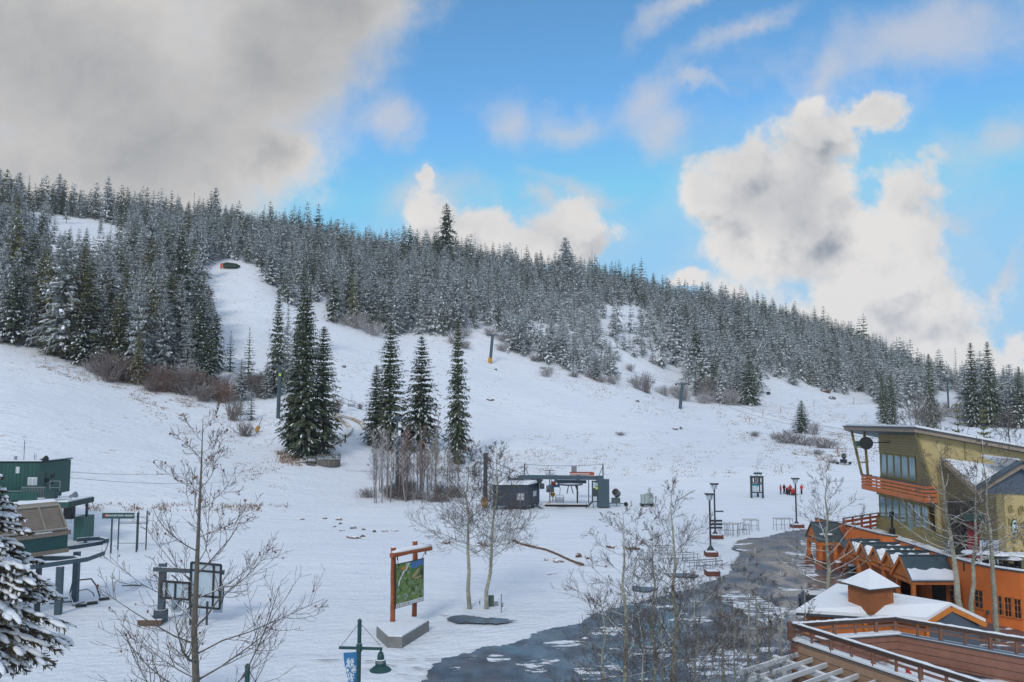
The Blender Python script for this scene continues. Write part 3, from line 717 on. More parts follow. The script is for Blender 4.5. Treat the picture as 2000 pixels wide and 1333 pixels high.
# ---------------------------------------------------------------- hand placed conifers
HERO=[conifer_proto('crown',1,.165,200,[NEEDLE,FROST],whorls=50,per=10,clumps=5,snow=.20,size=1/30,droop=.45,low=.03,power=.62,gaps=.03,side=.5),
      conifer_proto('crown',1,.20,201,[NEEDLE,FROST],whorls=42,per=10,clumps=5,snow=.34,size=1/26,droop=.5,low=.04,power=.68,gaps=.05,side=.5),
      conifer_proto('crown',1,.20,202,[NEEDLE_O,FROST],whorls=34,per=8,clumps=5,snow=.30,size=1/24,droop=.3,low=.02,power=.6,gaps=.03,side=.45),
      conifer_proto('crown',1,.20,203,[NEEDLE,FROST],whorls=20,per=6,clumps=4,snow=.45,size=1/16,droop=.3,low=.04,power=.95,gaps=.05,side=.4),
      conifer_proto('crown',1,.21,204,[NEEDLE_F,FROST],whorls=34,per=8,clumps=4,snow=.5,size=1/24,droop=.4,low=.03,power=.7,gaps=.06,side=.42)]
def hero(px,py,top,wpx,pi,label,Y=None,name='spruce_tree',base=None):
    if Y is None: p=T_(px,py)
    else: x=(px-1000)/FPX*Y; p=Vector((x,Y,hz(x,Y)))
    if p is None: return
    d=ray(px,top); zt=CZ+d[2]*p.y/d[1]; h=zt-p.z; w=wpx*p.y/FPX
    rr=[.165,.20,.20,.20,.21][pi]
    return put_conifer(HERO[pi],p,h,px*.37,label,name=name,sxy=(w/2)/(rr*h*.86))
for a in [(594,893,578,92,0,'tallest dark spruce of the big clump behind the wooden stage'),(628,888,636,78,0,'dark spruce on the right of the big clump above the stage'),(575,884,650,66,1,'snow-flecked spruce on the left side of the big clump'),
    (760,880,632,78,0,'left spruce of the dark trio above the sapling grove'),(733,872,712,52,0,'short spruce leaning against the left tree of the trio'),(822,880,655,82,1,'middle spruce of the dark trio, snow on its boughs'),(893,905,620,54,0,'narrow columnar spruce, rightmost of the dark trio'),
    (540,772,566,46,1,'tall spruce standing behind the grey lift tower'),(590,700,516,46,1,'tall frosted spruce rising over the big clump'),(560,745,590,30,4,'frosted slim spruce between the lift tower spruce and the clump'),
    (449,728,645,34,3,'small snowy fir, left of the pair on the open run'),(485,742,638,36,3,'small snowy fir, right of the pair on the open run'),(470,782,700,40,4,'bushy fir below the pair on the open run'),(520,778,706,36,4,'short dark fir close to the lift tower base'),
    (490,822,762,30,3,'little fir beside the grey brush near the lift tower'),(470,812,770,26,3,'little fir left of its neighbour near the grey brush'),
    (1567,846,782,38,1,'lone dark spruce on the right-hand slope'),(1727,828,745,30,1,'dark spruce at the foot of the far shoulder beside the lodge'),
    (155,706,478,92,2,'large olive-green pine at the front of the left forest'),(100,694,588,46,2,'smaller olive pine left of the large olive one'),(28,668,620,26,4,'small frosted fir at the snow edge, far left'),(55,676,560,44,4,'frosted spruce beside the small fir at far left'),
    (228,735,584,60,2,'olive pine just above the red willow thicket'),(266,745,508,62,4,'tall frosted spruce behind the red willow thicket'),(268,752,640,36,2,'young olive tree in the middle of the thicket'),(318,738,560,70,4,'broad frosted spruce above the middle of the thicket'),
    (365,742,628,48,4,'frosted spruce near the right end of the thicket'),(406,748,636,46,1,'dark-topped spruce at the right end of the thicket'),(350,705,535,66,4,'tall frosted spruce on the rim of the steep upper run'),(298,700,495,60,4,'tall frosted spruce deeper in the left forest edge'),
    (1465,792,695,40,1,'dark spruce at the foot of the forest behind the right tower'),(1440,786,700,36,4,'frosted spruce beside the dark one behind the right tower'),(1550,752,690,26,4,'fir at the bottom corner of the shoulder forest'),
    (1165,742,690,34,4,'frosted fir at the lower edge above the wide slope'),(1020,690,618,40,4,'frosted fir nearest to the yellow-footed lift tower'),
    (1868,842,780,0,0,''),]:
    if a[5]: hero(*a)
for (px,Y,top,w,lab) in ((1898,300,668,44,'tallest spruce behind the lodge, left of the two'),(1931,300,666,44,'tall spruce behind the lodge, right of the two'),(1740,230,730,30,'slim spruce rising above the lodge roof corner'),(1815,240,690,34,'ragged tall spruce at the end of the shoulder forest'),(1990,290,715,34,'dark spruce at the right picture edge behind the lodge')):
    hero(px,0,top,w,1,lab,Y=Y)
# round snowy pines behind the lodge roof
def pine(px,Y,top,w,label,seed):
    x=(px-1000)/FPX*Y; z0=hz(x,Y); d=ray(px,top); h=CZ+d[2]*Y/d[1]-z0
    Q,mi=conifer_arrays(h,w*Y/FPX/2,seed,whorls=14,per=8,clumps=6,snow=.35,size=h/14,low=.25,power=.45,gaps=.12,droop=.05,side=.4)
    me=npmesh('crown',Q,np.arange(len(Q)).reshape(-1,4),mi,[NEEDLE_O,FROST])
    e=thing('pine_tree',(x,Y,z0),label,'tree'); o=D.objects.new('crown',me); COL.objects.link(o); o.parent=e
    t=trunk_mb(h,.2); t.build('trunk',BARK,None); tr=COL.objects[-1]; tr.parent=e
pine(1866,112,786,62,'round dark pine with snow pads behind the lodge, left one',5); pine(1916,108,792,62,'round dark pine with snow pads behind the lodge, right one',6)
# near snowy fir at the left edge
def edge_fir():
    Y=31; x=(-38-1000)/FPX*Y; h=CZ-(885-800)*Y/FPX; rng=np.random.default_rng(9)
    e=thing('fir_tree',(x,Y,0),'large near fir with thick snow on drooping boughs, cut by the left edge','tree')
    needles=[];snow=MB();bm=MB()
    nq=[];
    def lump(c,d,L,w,th):
        d=d/np.linalg.norm(d); sv=np.cross(d,(0,0,1)); sv/=np.linalg.norm(sv); up=np.cross(sv,d)
        rings=5; ns=6; vv=[]; ff=[]
        for i in range(rings):
            t=i/(rings-1); rr=math.sin(math.pi*(.08+.84*t))**.6
            for k in range(ns):
                a=2*math.pi*k/ns; jj=rng.uniform(.8,1.2)
                vv.append(c+d*(t-.5)*L+sv*math.cos(a)*w*rr*jj+up*math.sin(a)*th*rr*jj)
        for i in range(rings-1):
            for k in range(ns): ff.append((i*ns+k,i*ns+(k+1)%ns,(i+1)*ns+(k+1)%ns,(i+1)*ns+k))
        ff.append(tuple(range(ns-1,-1,-1))); ff.append(tuple((rings-1)*ns+k for k in range(ns)))
        snow.add(vv,ff)
    nb=0
    for w in range(30):
        fz=.44+.55*w/30; z=fz*h
        for k in range(9):
            a=rng.uniform(0,6.28)
            if math.cos(a)<-.55: continue
            L=(3.9*max(0,1-(fz-.44)/.57)**.95*min(1,.6+(fz-.44)*5)+.25)*rng.uniform(.8,1.12); dr=.30+.35*(1-fz)
            pts=[]; n=7
            for i in range(n+1):
                t=i/n; pts.append(np.array((x+math.cos(a)*L*t,Y+math.sin(a)*L*t,z+.15*L*t-dr*L*t*t+.06*L*max(0,t-.75)*4)))
            bm.tube([Vector(p) for p in pts],[.035*(1-i/(n+1))+.008 for i in range(n+1)],4)
            for i in range(1,n+1):
                t=i/n; d=pts[i]-pts[i-1]; d/=np.linalg.norm(d); sv=np.cross(d,(0,0,1)); sv/=np.linalg.norm(sv)
                wd=L*.17*(1.15-.8*t)+.08
                for j in range(26):
                    sgn=rng.choice((-1,1)); b=pts[i-1]+(pts[i]-pts[i-1])*rng.random(); dd=d*rng.uniform(.3,1)+sv*sgn*rng.uniform(.3,1.1)+np.array((0,0,rng.uniform(-.75,.12)))
                    dd/=np.linalg.norm(dd); ln=wd*rng.uniform(.6,1.3); pv=np.cross(dd,rng.normal(0,1,3)); pv/=np.linalg.norm(pv)
                    tw=.032; c=b+dd*ln*.1; nq.append([c-pv*tw,c+pv*tw,b+dd*ln+pv*tw*.5,b+dd*ln-pv*tw*.5])
                if rng.random()<.80: lump(pts[i-1]*.45+pts[i]*.55+np.array((0,0,.05)),d+rng.normal(0,.08,3),L/n*rng.uniform(1.0,1.6),wd*rng.uniform(.38,.62),.085)
                for q in range(2):
                    if rng.random()<.5:
                        sgn=(-1,1)[q]; c=pts[i]+sv*sgn*wd*.55+np.array((0,0,-.05)); lump(c,d+sv*sgn*.8+np.array((0,0,-.25)),wd*.9,wd*.22,.06)
    Q=np.array(nq,dtype=np.float32).reshape(-1,3); me=npmesh('needles',Q,np.arange(len(Q)).reshape(-1,4),np.zeros(len(Q)//4),[mat('fir_needles',(.075,.060,.030),.8,noise=(1.2,.45))])
    o=D.objects.new('needles',me); COL.objects.link(o); o.parent=e; o.matrix_parent_inverse=Matrix.Translation(-e.location)
    snow.build('snow_load',SNOW,e,smooth=True,fixn=False); bm.build('branches',BARK,e,fixn=False)
    t=MB(); t.tube([(x,Y,-.3),(x,Y,h)],[.28,.03],8); t.build('trunk',BARK,e)
edge_fir()
# ---------------------------------------------------------------- paving and small ground things
def wet_asphalt():
    m=D.materials.new('wet_asphalt'); m.use_nodes=True; nt=m.node_tree; b=nt.nodes['Principled BSDF']
    ge=nt.nodes.new('ShaderNodeNewGeometry'); pos=ge.outputs['Position']
    fine=noisetex(nt,pos,14,6,.7); mid=noisetex(nt,pos,.55,6,.6)
    mp=node(nt,'ShaderNodeMapping',ins={0:pos,2:(0,0,R(-28)),3:(.45,.95,1)}).outputs[0]
    streak=noisetex(nt,mp,.42,8,.66)
    base=mixc(nt,maprange(nt,mid,.35,.65),(.060,.068,.085),(.120,.132,.158))  # blue of the sky reflection is tinted into the asphalt colour
    # pale band of bare, drier concrete along the lodge
    sep=node(nt,'ShaderNodeSeparateXYZ',ins={0:pos})
    band=M_(nt,'ABSOLUTE',M_(nt,'SUBTRACT',sep.outputs[0],M_(nt,'ADD',M_(nt,'MULTIPLY',sep.outputs[1],-.05),30.2)))
    bandf=maprange(nt,M_(nt,'ADD',band,M_(nt,'MULTIPLY',mid,.5)),1.7,2.0,1,0)
    base=mixc(nt,bandf,base,(.17,.150,.135))
    snow=maprange(nt,M_(nt,'ADD',streak,M_(nt,'MULTIPLY',M_(nt,'SUBTRACT',noisetex(nt,pos,.09,4,.6),.5),.55)),.625,.64)
    snow2=maprange(nt,noisetex(nt,node(nt,'ShaderNodeMapping',ins={0:pos,2:(0,0,R(15)),3:(.6,1.2,1)}).outputs[0],.8,8,.68),.68,.70)
    snow=M_(nt,'MAXIMUM',snow,snow2)
    c=mixc(nt,snow,base,(.80,.81,.83))
    nt.links.new(c,b.inputs['Base Color'])
    wet=maprange(nt,noisetex(nt,pos,.4,4,.5),.40,.58,.42,.12)
    nt.links.new(M_(nt,'MAXIMUM',wet,M_(nt,'MULTIPLY',snow,.7)),b.inputs['Roughness'])
    bp=node(nt,'ShaderNodeBump',ins={'Height':M_(nt,'ADD',M_(nt,'MULTIPLY',fine,.3),snow),'Strength':.3,'Distance':.02})
    nt.links.new(bp.outputs[0],b.inputs['Normal'])
    return m
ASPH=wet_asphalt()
def ragged(pts,step,amp,seed,z):
    """closed ground outline from a coarse outline: subdivided and frayed"""
    out=[]; n=len(pts); rng=np.random.default_rng(seed)
    for i in range(n):
        a=np.array(pts[i][:2]); b=np.array(pts[(i+1)%n][:2]); L=np.linalg.norm(b-a); k=max(1,int(L/step)); nv=np.array((-(b-a)[1],(b-a)[0]))/(L+1e-9)
        for j in range(k):
            p=a+(b-a)*j/k; w=(float(vnoise(p[0],p[1],1.9,seed))-.5)*2*amp+(float(vnoise(p[0],p[1],.6,seed+1))-.5)*amp
            q=p+nv*w; w2=(float(vnoise(p[0],p[1],.22,seed+2))-.5)*amp*.7; q=q+nv*w2; out.append((q[0],q[1],z))
    return out
def sheet(name,poly,m,thick=.0):
    bm=bmesh.new(); vs=[bm.verts.new(p) for p in poly]; f=bm.faces.new(vs); bm.normal_update()
    if f.normal.z<0: f.normal_flip()
    bmesh.ops.triangulate(bm,faces=[f]); me=D.meshes.new(name); bm.to_mesh(me); bm.free(); me.materials.append(m)
    o=D.objects.new(name,me); COL.objects.link(o); return o
RD=[(780,1420),(826,1333),(868,1290),(940,1275),(1010,1262),(1058,1238),(1110,1222),(1180,1193),(1262,1172),(1330,1160),(1395,1135),(1432,1112),(1446,1085),(1432,1068),(1455,1056),(1500,1049),(1540,1041),(1585,1036),(1600,1040)]
rp=[G(x,y) for x,y in RD]; rp+= [Vector((34,82,0)),Vector((34,50,0)),Vector((44,40,0)),Vector((44,20,0)),Vector((0,20,0))]
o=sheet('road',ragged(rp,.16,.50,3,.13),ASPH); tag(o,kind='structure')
# isolated wet patches and small strips that melted through
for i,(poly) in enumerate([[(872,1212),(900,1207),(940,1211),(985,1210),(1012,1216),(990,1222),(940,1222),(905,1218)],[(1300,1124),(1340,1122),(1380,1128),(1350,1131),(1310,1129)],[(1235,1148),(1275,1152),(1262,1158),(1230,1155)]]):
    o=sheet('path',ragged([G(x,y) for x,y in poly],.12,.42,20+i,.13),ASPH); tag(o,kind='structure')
SLUSH=D.materials.new('slush'); SLUSH.use_nodes=True
def slush():
    nt=SLUSH.node_tree; b=nt.nodes['Principled BSDF']; pos=nt.nodes.new('ShaderNodeNewGeometry').outputs['Position']
    n=noisetex(nt,node(nt,'ShaderNodeMapping',ins={0:pos,2:(0,0,R(-12)),3:(.55,1.7,1)}).outputs[0],1.1,9,.66)
    m=maprange(nt,n,.475,.535); nt.links.new(mixc(nt,m,(.075,.085,.105),(.78,.79,.81)),b.inputs['Base Color']); nt.links.new(maprange(nt,n,.47,.54,.22,.65),b.inputs['Roughness'])  # dark parts repeat the asphalt colour with its painted blue reflection
    nt.links.new(node(nt,'ShaderNodeBump',ins={'Height':m,'Strength':.6,'Distance':.04}).outputs[0],b.inputs['Normal'])
slush()
for i,poly in enumerate([[(1392,1168),(1440,1158),(1490,1170),(1524,1196),(1536,1222),(1500,1232),(1462,1206),(1425,1186)],[(897,1290),(918,1286),(940,1288),(928,1293)],[(938,1288),(960,1283),(992,1288),(985,1297),(955,1298)],[(1012,1304),(1050,1296),(1092,1294),(1080,1303),(1040,1310)],[(1026,1314),(1064,1309),(1068,1315),(1040,1320)],
    [(868,1309),(900,1307),(903,1313),(880,1315)],[(1060,1262),(1110,1252),(1150,1248),(1142,1262),(1100,1272),(1070,1270)],[(1150,1236),(1210,1222),(1240,1228),(1200,1246),(1165,1250)],[(1210,1276),(1290,1262),(1330,1270),(1290,1292),(1230,1292)],[(1300,1215),(1370,1206),(1400,1216),(1350,1230)],[(1120,1312),(1200,1306),(1230,1320),(1150,1333)],
    [(1560,1058),(1590,1052),(1600,1075),(1578,1082)],[(1545,1092),(1580,1100),(1600,1128),(1580,1130),(1556,1112)],[(1340,1290),(1420,1270),(1480,1285),(1440,1330),(1350,1330)]]):
    o=sheet('snow_patch',ragged([G(x,y) for x,y in poly],.12,.26,50+i,.138),SLUSH); tag(o,kind='structure')
# tyre ruts into the snow near the lamp post
RUT=mat('rut_earth',(.16,.135,.12),.8,noise=(3,.4))
for i,(a,b_) in enumerate([((640,1294),(865,1296)),((636,1312),(850,1316)),((720,1300),(862,1312)),((770,1318),(840,1326)),((845,1201),(905,1213)),((760,1288),(900,1292)),((600,1290),(690,1296)),((900,1275),(1050,1255))]):
    mb=MB(); p=G(*a);q=G(*b_); n=40; rg=random.Random(i)
    L=[];Rr=[]
    for k in range(n+1):
        t=k/n; c=p.lerp(q,t); off=(float(vnoise(c.x,c.y,2.0,i))-.5)*.5; w=max(0,.05*math.sin(math.pi*t)*(float(vnoise(c.x,c.y,.5,i+9))*2.2-.5)); L.append((c.x,c.y+off+w,.122)); Rr.append((c.x,c.y+off-w-.004,.122))
    v=L+Rr; mb.add(v,[(k,k+1,n+2+k,n+1+k) for k in range(n)]); o=mb.build('rut',RUT,fixn=False); o.name='path'; tag(o,kind='structure')
ROCK=mat('red_brown_rock',(.13,.075,.05),.9,noise=(2.2,.35),snow=(.80,.8,.5)); ROCKG=mat('grey_rock',(.16,.15,.15),.9,noise=(2.2,.35),snow=(.72,.8,.5))
def rock(px,py,w,h,m,label,seed,name='rock'):
    p=T_(px,py); 
    if p is None: p=G(px,py)
    s=p.y/FPX; bm=bmesh.new(); bmesh.ops.create_icosphere(bm,subdivisions=3,radius=1)
    for v in bm.verts:
        n=mnoise.noise(v.co*1.3+Vector((seed*3.1,0,0)))*.45+mnoise.noise(v.co*3.4+Vector((seed,2,0)))*.2
        v.co*=1+n; v.co.x*=w*s/2; v.co.y*=max(w*.45,h)*s/2*1.4; v.co.z*=h*s*.62
    me=D.meshes.new(name); bm.to_mesh(me); bm.free(); me.materials.append(m)
    o=D.objects.new(name,me); COL.objects.link(o); o.location=(p.x,p.y,p.z+h*s*.12); o.rotation_euler=(0,0,seed); tag(o,label,'rock')
for i,(px,py,w,h,m,l) in enumerate([(591,1016,10,3,ROCK,'small rock leftmost in the scatter across the snow field'),(634,1014,12,4,ROCK,'flat brown rock at the top of the scatter'),(662,1017,14,5,ROCK,'dark split rock in the middle of the scatter'),(664,1025,7,4,ROCK,'pebble-like rock under the split rock'),(653,1030,9,4,ROCK,'brown rock low in the scatter, below the pebble'),(668,1038,10,3,ROCK,'thin flat rock below the split rock'),
    (690,1034,13,6,ROCKG,'grey rounded rock with dry tuft, left of two'),(710,1036,12,5,ROCKG,'grey rounded rock with dry tuft, right of two'),(690,1052,28,6,ROCK,'longest flat brown rock of the scatter'),(708,1049,10,5,ROCK,'brown rock touching the long flat one'),(731,1041,7,5,ROCK,'dark rock right of the two grey ones'),(752,1040,14,4,ROCK,'flat rock strip just left of the log sign top'),(770,1038,16,3,ROCK,'thin rock strip above the log sign beam'),
    (871,1063,22,9,ROCK,'brown rock behind the left branches of the aspen pair'),(950,1067,26,9,ROCK,'brown rock seen between the two aspens'),(940,1062,14,6,ROCK,'rock just above the one between the aspens'),
    (1067,1096,13,5,ROCK,'brown rock block below the log edging, left one'),(1085,1094,14,3,ROCK,'thin slab below the log edging'),(1091,1100,21,7,ROCK,'largest brown rock below the log edging'),(1077,1121,30,3,ROCK,'long thin slab low on the snow below the edging'),(1130,1090,7,10,ROCK,'upright brown stone by the end of the log edging'),(1148,1094,6,6,ROCK,'small upright stone right of the log edging'),(1183,1108,7,4,ROCK,'lone brown stone left of the centre aspens'),
    (1196,1070,30,7,ROCK,'brown rock row behind the centre aspens, left'),(1235,1074,30,8,ROCK,'brown rock row behind the centre aspens, right'),
    (1060,704+16,14,5,ROCKG,'dark stone below the yellow-footed tower'),(968,723,9,4,ROCKG,'small dark stone under the yellow-footed tower'),(672,718,7,6,ROCKG,'dark boulder alone on the upper run'),(958,783,16,5,ROCKG,'low rock on the slope below the yellow-footed tower'),(1245,785,6,5,ROCKG,'small boulder left of the bare tower on the slope'),(1330,839,5,7,ROCKG,'dark stone in the mid slope with fallen twigs'),(1318,840,14,5,ROCKG,'fallen brushwood pile in the mid slope'),(1345,874,12,4,ROCKG,'fallen branch lower on the wide slope'),(1610,766,22,8,ROCK,'rock outcrop at the foot of the shoulder forest'),(1625,780,14,8,ROCKG,'broken grey slabs under the rock outcrop'),(1295,678,30,14,ROCKG,'grey rock outcrop among the young firs'),(1345,700,20,12,ROCKG,'small grey outcrop right of the larger one')]):
    rock(px,py,w,h,m,l,i+1)
# long log edging
LOG=mat('weathered_log',(.13,.075,.048),.85,noise=(2.5,.4),snow=(.86,1.5,.35)); 
mb=MB(); pts=[(1003,1058),(1020,1065),(1045,1071),(1068,1076),(1090,1085),(1115,1097),(1138,1106)]
mb.tube([G(x,y)+Vector((0,0,.10)) for x,y in pts],.17,8); tag(mb.build('log_edging',LOG,smooth=True),'long brown log edging curving across the snow right of the aspens','edging')
# ---------------------------------------------------------------- metals etc
TEAL=mat('teal_paint',(.012,.060,.058),.45,noise=(2,.2),snow=(.93,2,.15)); TEALD=mat('dark_teal_sheet',(.010,.042,.040),.5,noise=(1.5,.25))
STEEL=mat('blue_grey_steel',(.045,.075,.095),.5,noise=(3,.2),snow=(.90,1.5,.25)); STEELD=mat('dark_steel',(.030,.040,.048),.5,noise=(3,.2),snow=(.92,2,.2))
GALV=mat('galvanised',(.28,.29,.30),.45,.6,noise=(4,.15)); BLACK=mat('black_paint',(.012,.013,.014),.5)
YEL=mat('yellow_pad',(.50,.25,.03),.7,noise=(4,.2)); ORG=mat('orange_rust',(.34,.085,.025),.8,noise=(2.2,.5)); CONC=mat('grey_concrete',(.20,.20,.19),.9,noise=(1.6,.22,.15),bump=(6,.3,.03))
LOGR=mat('varnished_log',(.28,.075,.022),.55,noise=(2.8,.35,.2),bump=(5,.3,.03)); LOGE=mat('log_end',(.25,.11,.05),.8)
BEIGE=mat('beige_panel',(.24,.205,.16),.7,noise=(2,.12),snow=(.9,1.2,.3)); BEIGED=mat('beige_trim',(.19,.155,.12),.7,noise=(2,.2))
GLASS=mat('window_glass',(.02,.03,.035),.05,spec=.8); GLASSB=mat('sky_glass',(.30,.42,.45),.08,metal=.45); WHITE=mat('white_paint',(.75,.75,.74),.5,noise=(3,.06))  # sky_glass: pale sky reflection is put into the base colour
PAPER=mat('pale_board',(.42,.48,.52),.4,noise=(3,.08)); REDP=mat('red_paint',(.45,.02,.02),.5); RUB=mat('rubber',(.02,.02,.02),.85)
CABLE=mat('cable',(.05,.05,.055),.6)
def text(body,size,loc,rot,m,parent,name='lettering',depth=.01,align='CENTER'):
    cu=D.curves.new(name,'FONT'); cu.body=body; cu.size=size; cu.align_x=align; cu.align_y='CENTER'; cu.extrude=depth
    o=D.objects.new(name,cu); COL.objects.link(o); bpy.context.view_layer.update()
    dg=bpy.context.evaluated_depsgraph_get(); me=D.meshes.new_from_object(o.evaluated_get(dg)); D.objects.remove(o); D.curves.remove(cu)
    me.materials.clear(); me.materials.append(m)
    me.transform(Matrix.LocRotScale(Vector(loc),rot,None)); o=D.objects.new(name,me); COL.objects.link(o)
    if parent is not None:
        o.parent=parent; o.matrix_parent_inverse=(Matrix.Translation(parent.location).inverted() if parent.parent is None and parent.type=='EMPTY' else Matrix.Identity(4))
    return o
from mathutils import Euler
# ---------------------------------------------------------------- log trail-map sign
def log_sign():
    a=G(765,1240); b=G(808,1221)
    base=(a+b)/2; e=thing('log_sign',(base.x,base.y,0),'trail-map board hung from a log frame on a grey concrete base','sign')
    d=(b-a).normalized(); n=Vector((d.y,-d.x,0))    # n toward the camera/right
    # base block: chamfered long block
    c0=G(735,1245);c1=G(757,1266);c2=G(785,1267);c3=G(838,1233); 
    dd=(c3-c2).normalized(); 
    c4=c3+Vector((-dd.y,dd.x,0))*1.55; c5=c0+dd*.6
    mb=MB(); mb.prism([(p.x,p.y,-.1) for p in (c0,c1,c2,c3,c4,c5)],(0,0,.78)); mb.build('base',CONC,e)
    mb=MB(); cc=(c0+c2+c3+c4)/4; mb.prism([(cc.x+(p.x-cc.x)*.97,cc.y+(p.y-cc.y)*.97,.681) for p in (c0,c1,c2,c3,c4,c5)],(0,0,.09)); sn=mb.build('snow_cover',SNOW,e)
    a=a+Vector((0,.35,0)); b=b+Vector((0,.35,0))
    ta=CZ-(1064-800)*a.y/FPX; tb=CZ-(1052-800)*b.y/FPX
    for p,t,r in ((a,ta,.17),(b,tb,.175)):
        mb=MB(); rg=random.Random(3); zs=[.5+ (t-.5)*i/9 for i in range(10)]
        mb.tube([(p.x+rg.uniform(-.02,.02),p.y,z) for z in zs],[r*rg.uniform(.93,1.06) for z in zs],12); o=mb.build('log_post',LOGR,e,smooth=False)
        mb=MB(); mb.lathe((p.x,p.y,t+.002),[(r*.95,0),(r*.9,.05),(r*.3,.07)],10); mb.build('snow_cap',SNOW,e)
    # cross log in front of the posts
    l=P(764,1086,a.y-.45); r_=P(842,1071,b.y-.25); l.y=a.y-.40; 
    mb=MB(); mb.tube([l,l.lerp(r_,.5)+Vector((0,0,.05)),r_],[.19,.18,.17],12); cl=mb.build('cross_log',LOGR,e)
    mb=MB(); q=[l.lerp(r_,t)+Vector((0,0,.17+.05*math.sin(t*3))) for t in (.02,.25,.5,.75,.99)]; mb.tube(q,[.10,.17,.175,.17,.11],8); mb.build('log_snow',SNOW,cl,smooth=True)
    # board
    q=[P(773,1103,a.y-.35),P(828,1091,b.y-.45)]
    A=q[0]; B=Vector((q[1].x,q[1].y,0)); bl=P(773,1190,A.y); h=A.z-bl.z; B=P(828,1091,b.y-.45)
    u=Vector((B.x-A.x,B.y-A.y,0)); wdt=u.length; u.normalize(); nn=Vector((u.y,-u.x,0)); TL=Vector((A.x,A.y,A.z)); 
    slope=(B.z-A.z)/wdt
    mb=MB(); mb.prism([TL,TL+u*wdt,TL+u*wdt-Vector((0,0,h)),TL-Vector((0,0,h))],-nn*.06); board=mb.build('board',BLACK,e)
    def cell(u0,v0,u1,v1,off=.012): # u right, v down from top, metres fraction
        p=lambda s,t: TL+u*(wdt*s)-Vector((0,0,h*t))+nn*off
        return [p(u0,v0),p(u1,v0),p(u1,v1),p(u0,v1)]
    mp=D.materials.new('trail_map_print'); mp.use_nodes=True; nt=mp.node_tree; bs=nt.nodes['Principled BSDF']; tc=nt.nodes.new('ShaderNodeNewGeometry').outputs['Position']
    n1=noisetex(nt,tc,2.2,6,.7); n2=noisetex(nt,node(nt,'ShaderNodeMapping',ins={0:tc,1:(5,3,1)}).outputs[0],3.4,5,.6)
    c=mixc(nt,maprange(nt,n1,.40,.52),(.03,.07,.012),(.14,.22,.05)); c=mixc(nt,maprange(nt,n2,.55,.60),c,(.24,.30,.20)); c=mixc(nt,maprange(nt,n1,.62,.66),c,(.12,.13,.16))
    nt.links.new(c,bs.inputs['Base Color']); bs.inputs['Roughness'].default_value=.35
    mb=MB(); mb.add(cell(.02,.015,.98,.905,.006),[(0,1,2,3)]); mb.build('map_print',mp,board,fixn=False)
    cols={'b':(.06,.16,.36),'g':(.07,.16,.03),'t':(.36,.26,.14),'w':(.62,.64,.62),'o':(.55,.20,.02),'d':(.03,.05,.03),'s':(.30,.34,.42),'r':(.5,.04,.03),'k':(.10,.38,.62)}
    mm={k:mat('print_'+k,v,.4,noise=(3,.15)) for k,v in cols.items()}
    def patch(poly,k,off):
        mb=MB(); pts=[TL+u*(wdt*s)-Vector((0,0,h*t))+nn*off for s,t in poly]; mb.add(pts,[tuple(range(len(pts)))]); return mb
    pm={}
    def addp(poly,k,off=.012):
        pts=[TL+u*(wdt*s)-Vector((0,0,h*t))+nn*off for s,t in poly]; pm.setdefault(k,MB()).add(pts,[tuple(range(len(pts)))])
    addp([(.02,.905),(.98,.905),(.98,.985),(.02,.985)],'w')
    addp([(.52,.02),(.98,.02),(.98,.15),(.85,.13),(.72,.20),(.60,.16),(.52,.19)],'b')
    addp([(.52,.19),(.60,.16),(.72,.20),(.85,.13),(.98,.15),(.98,.46),(.52,.46)],'g',.010)
    addp([(.55,.36),(.75,.22),(.86,.20),(.80,.30),(.62,.42)],'t',.014)
    for i in range(7): x=.86+.018*i; addp([(x,.18+.02*(i%3)),(x+.012,.44),(x-.012,.44)],'d',.016)
    addp([(.66,.40),(.93,.38),(.93,.42),(.66,.45)],'t',.018)
    for (pl) in ([(.44,.03),(.49,.03),(.36,.20),(.31,.20)],[(.38,.03),(.41,.03),(.27,.20),(.25,.20)],[(.20,.28),(.24,.27),(.14,.42),(.13,.50),(.07,.52),(.09,.40)],[(.25,.19),(.32,.19),(.24,.28),(.19,.28)]): addp(pl,'w',.014)
    addp([(.18,.12),(.24,.09),(.33,.10),(.34,.14),(.27,.16),(.19,.15)],'o',.016)
    rg=random.Random(4)
    for i in range(46):
        s,t=rg.uniform(.05,.92),rg.uniform(.47,.88); w,hh=rg.uniform(.02,.07),rg.uniform(.006,.022); sk=rg.uniform(-.02,.02)
        addp([(s,t),(s+w,t+sk),(s+w,t+sk+hh),(s,t+hh)],rg.choice('swdgsd'),.012+.0004*i)
    for i in range(9): s=.05+.075*i; addp([(s,.925),(s+.035,.925),(s+.035,.965),(s,.965)],'r' if i in(0,4) else ('k' if i in (6,7) else 'd' if i%2 else 's'),.02)
    for i in range(3): s=.72+.085*i; addp([(s,.935),(s+.075,.935),(s+.075,.945),(s,.945)],'d',.02)
    for k,mbx in pm.items(): mbx.build('map_detail',mm[k],board,fixn=False)
    mb=MB()
    for t,q2 in ((.08,l.lerp(r_,.15)),(.92,l.lerp(r_,.86))):
        top=TL+u*wdt*t; mb.tube([q2-Vector((0,0,.1)),top],.022,6)
        mb.beam(q2-Vector((0,0,.12)),q2-Vector((0,0,.38)),.07,.05)
    mb.tube([TL-u*.05+Vector((0,0,.02)),l+Vector((-.05,.1,-.1))],.012,5); mb.tube([TL-Vector((0,0,h*.98)),TL-Vector((0,0,h*.98))-u*.4+Vector((0,.3,0))],.012,5)
    mb.build('hanger',BLACK,e)
log_sign()
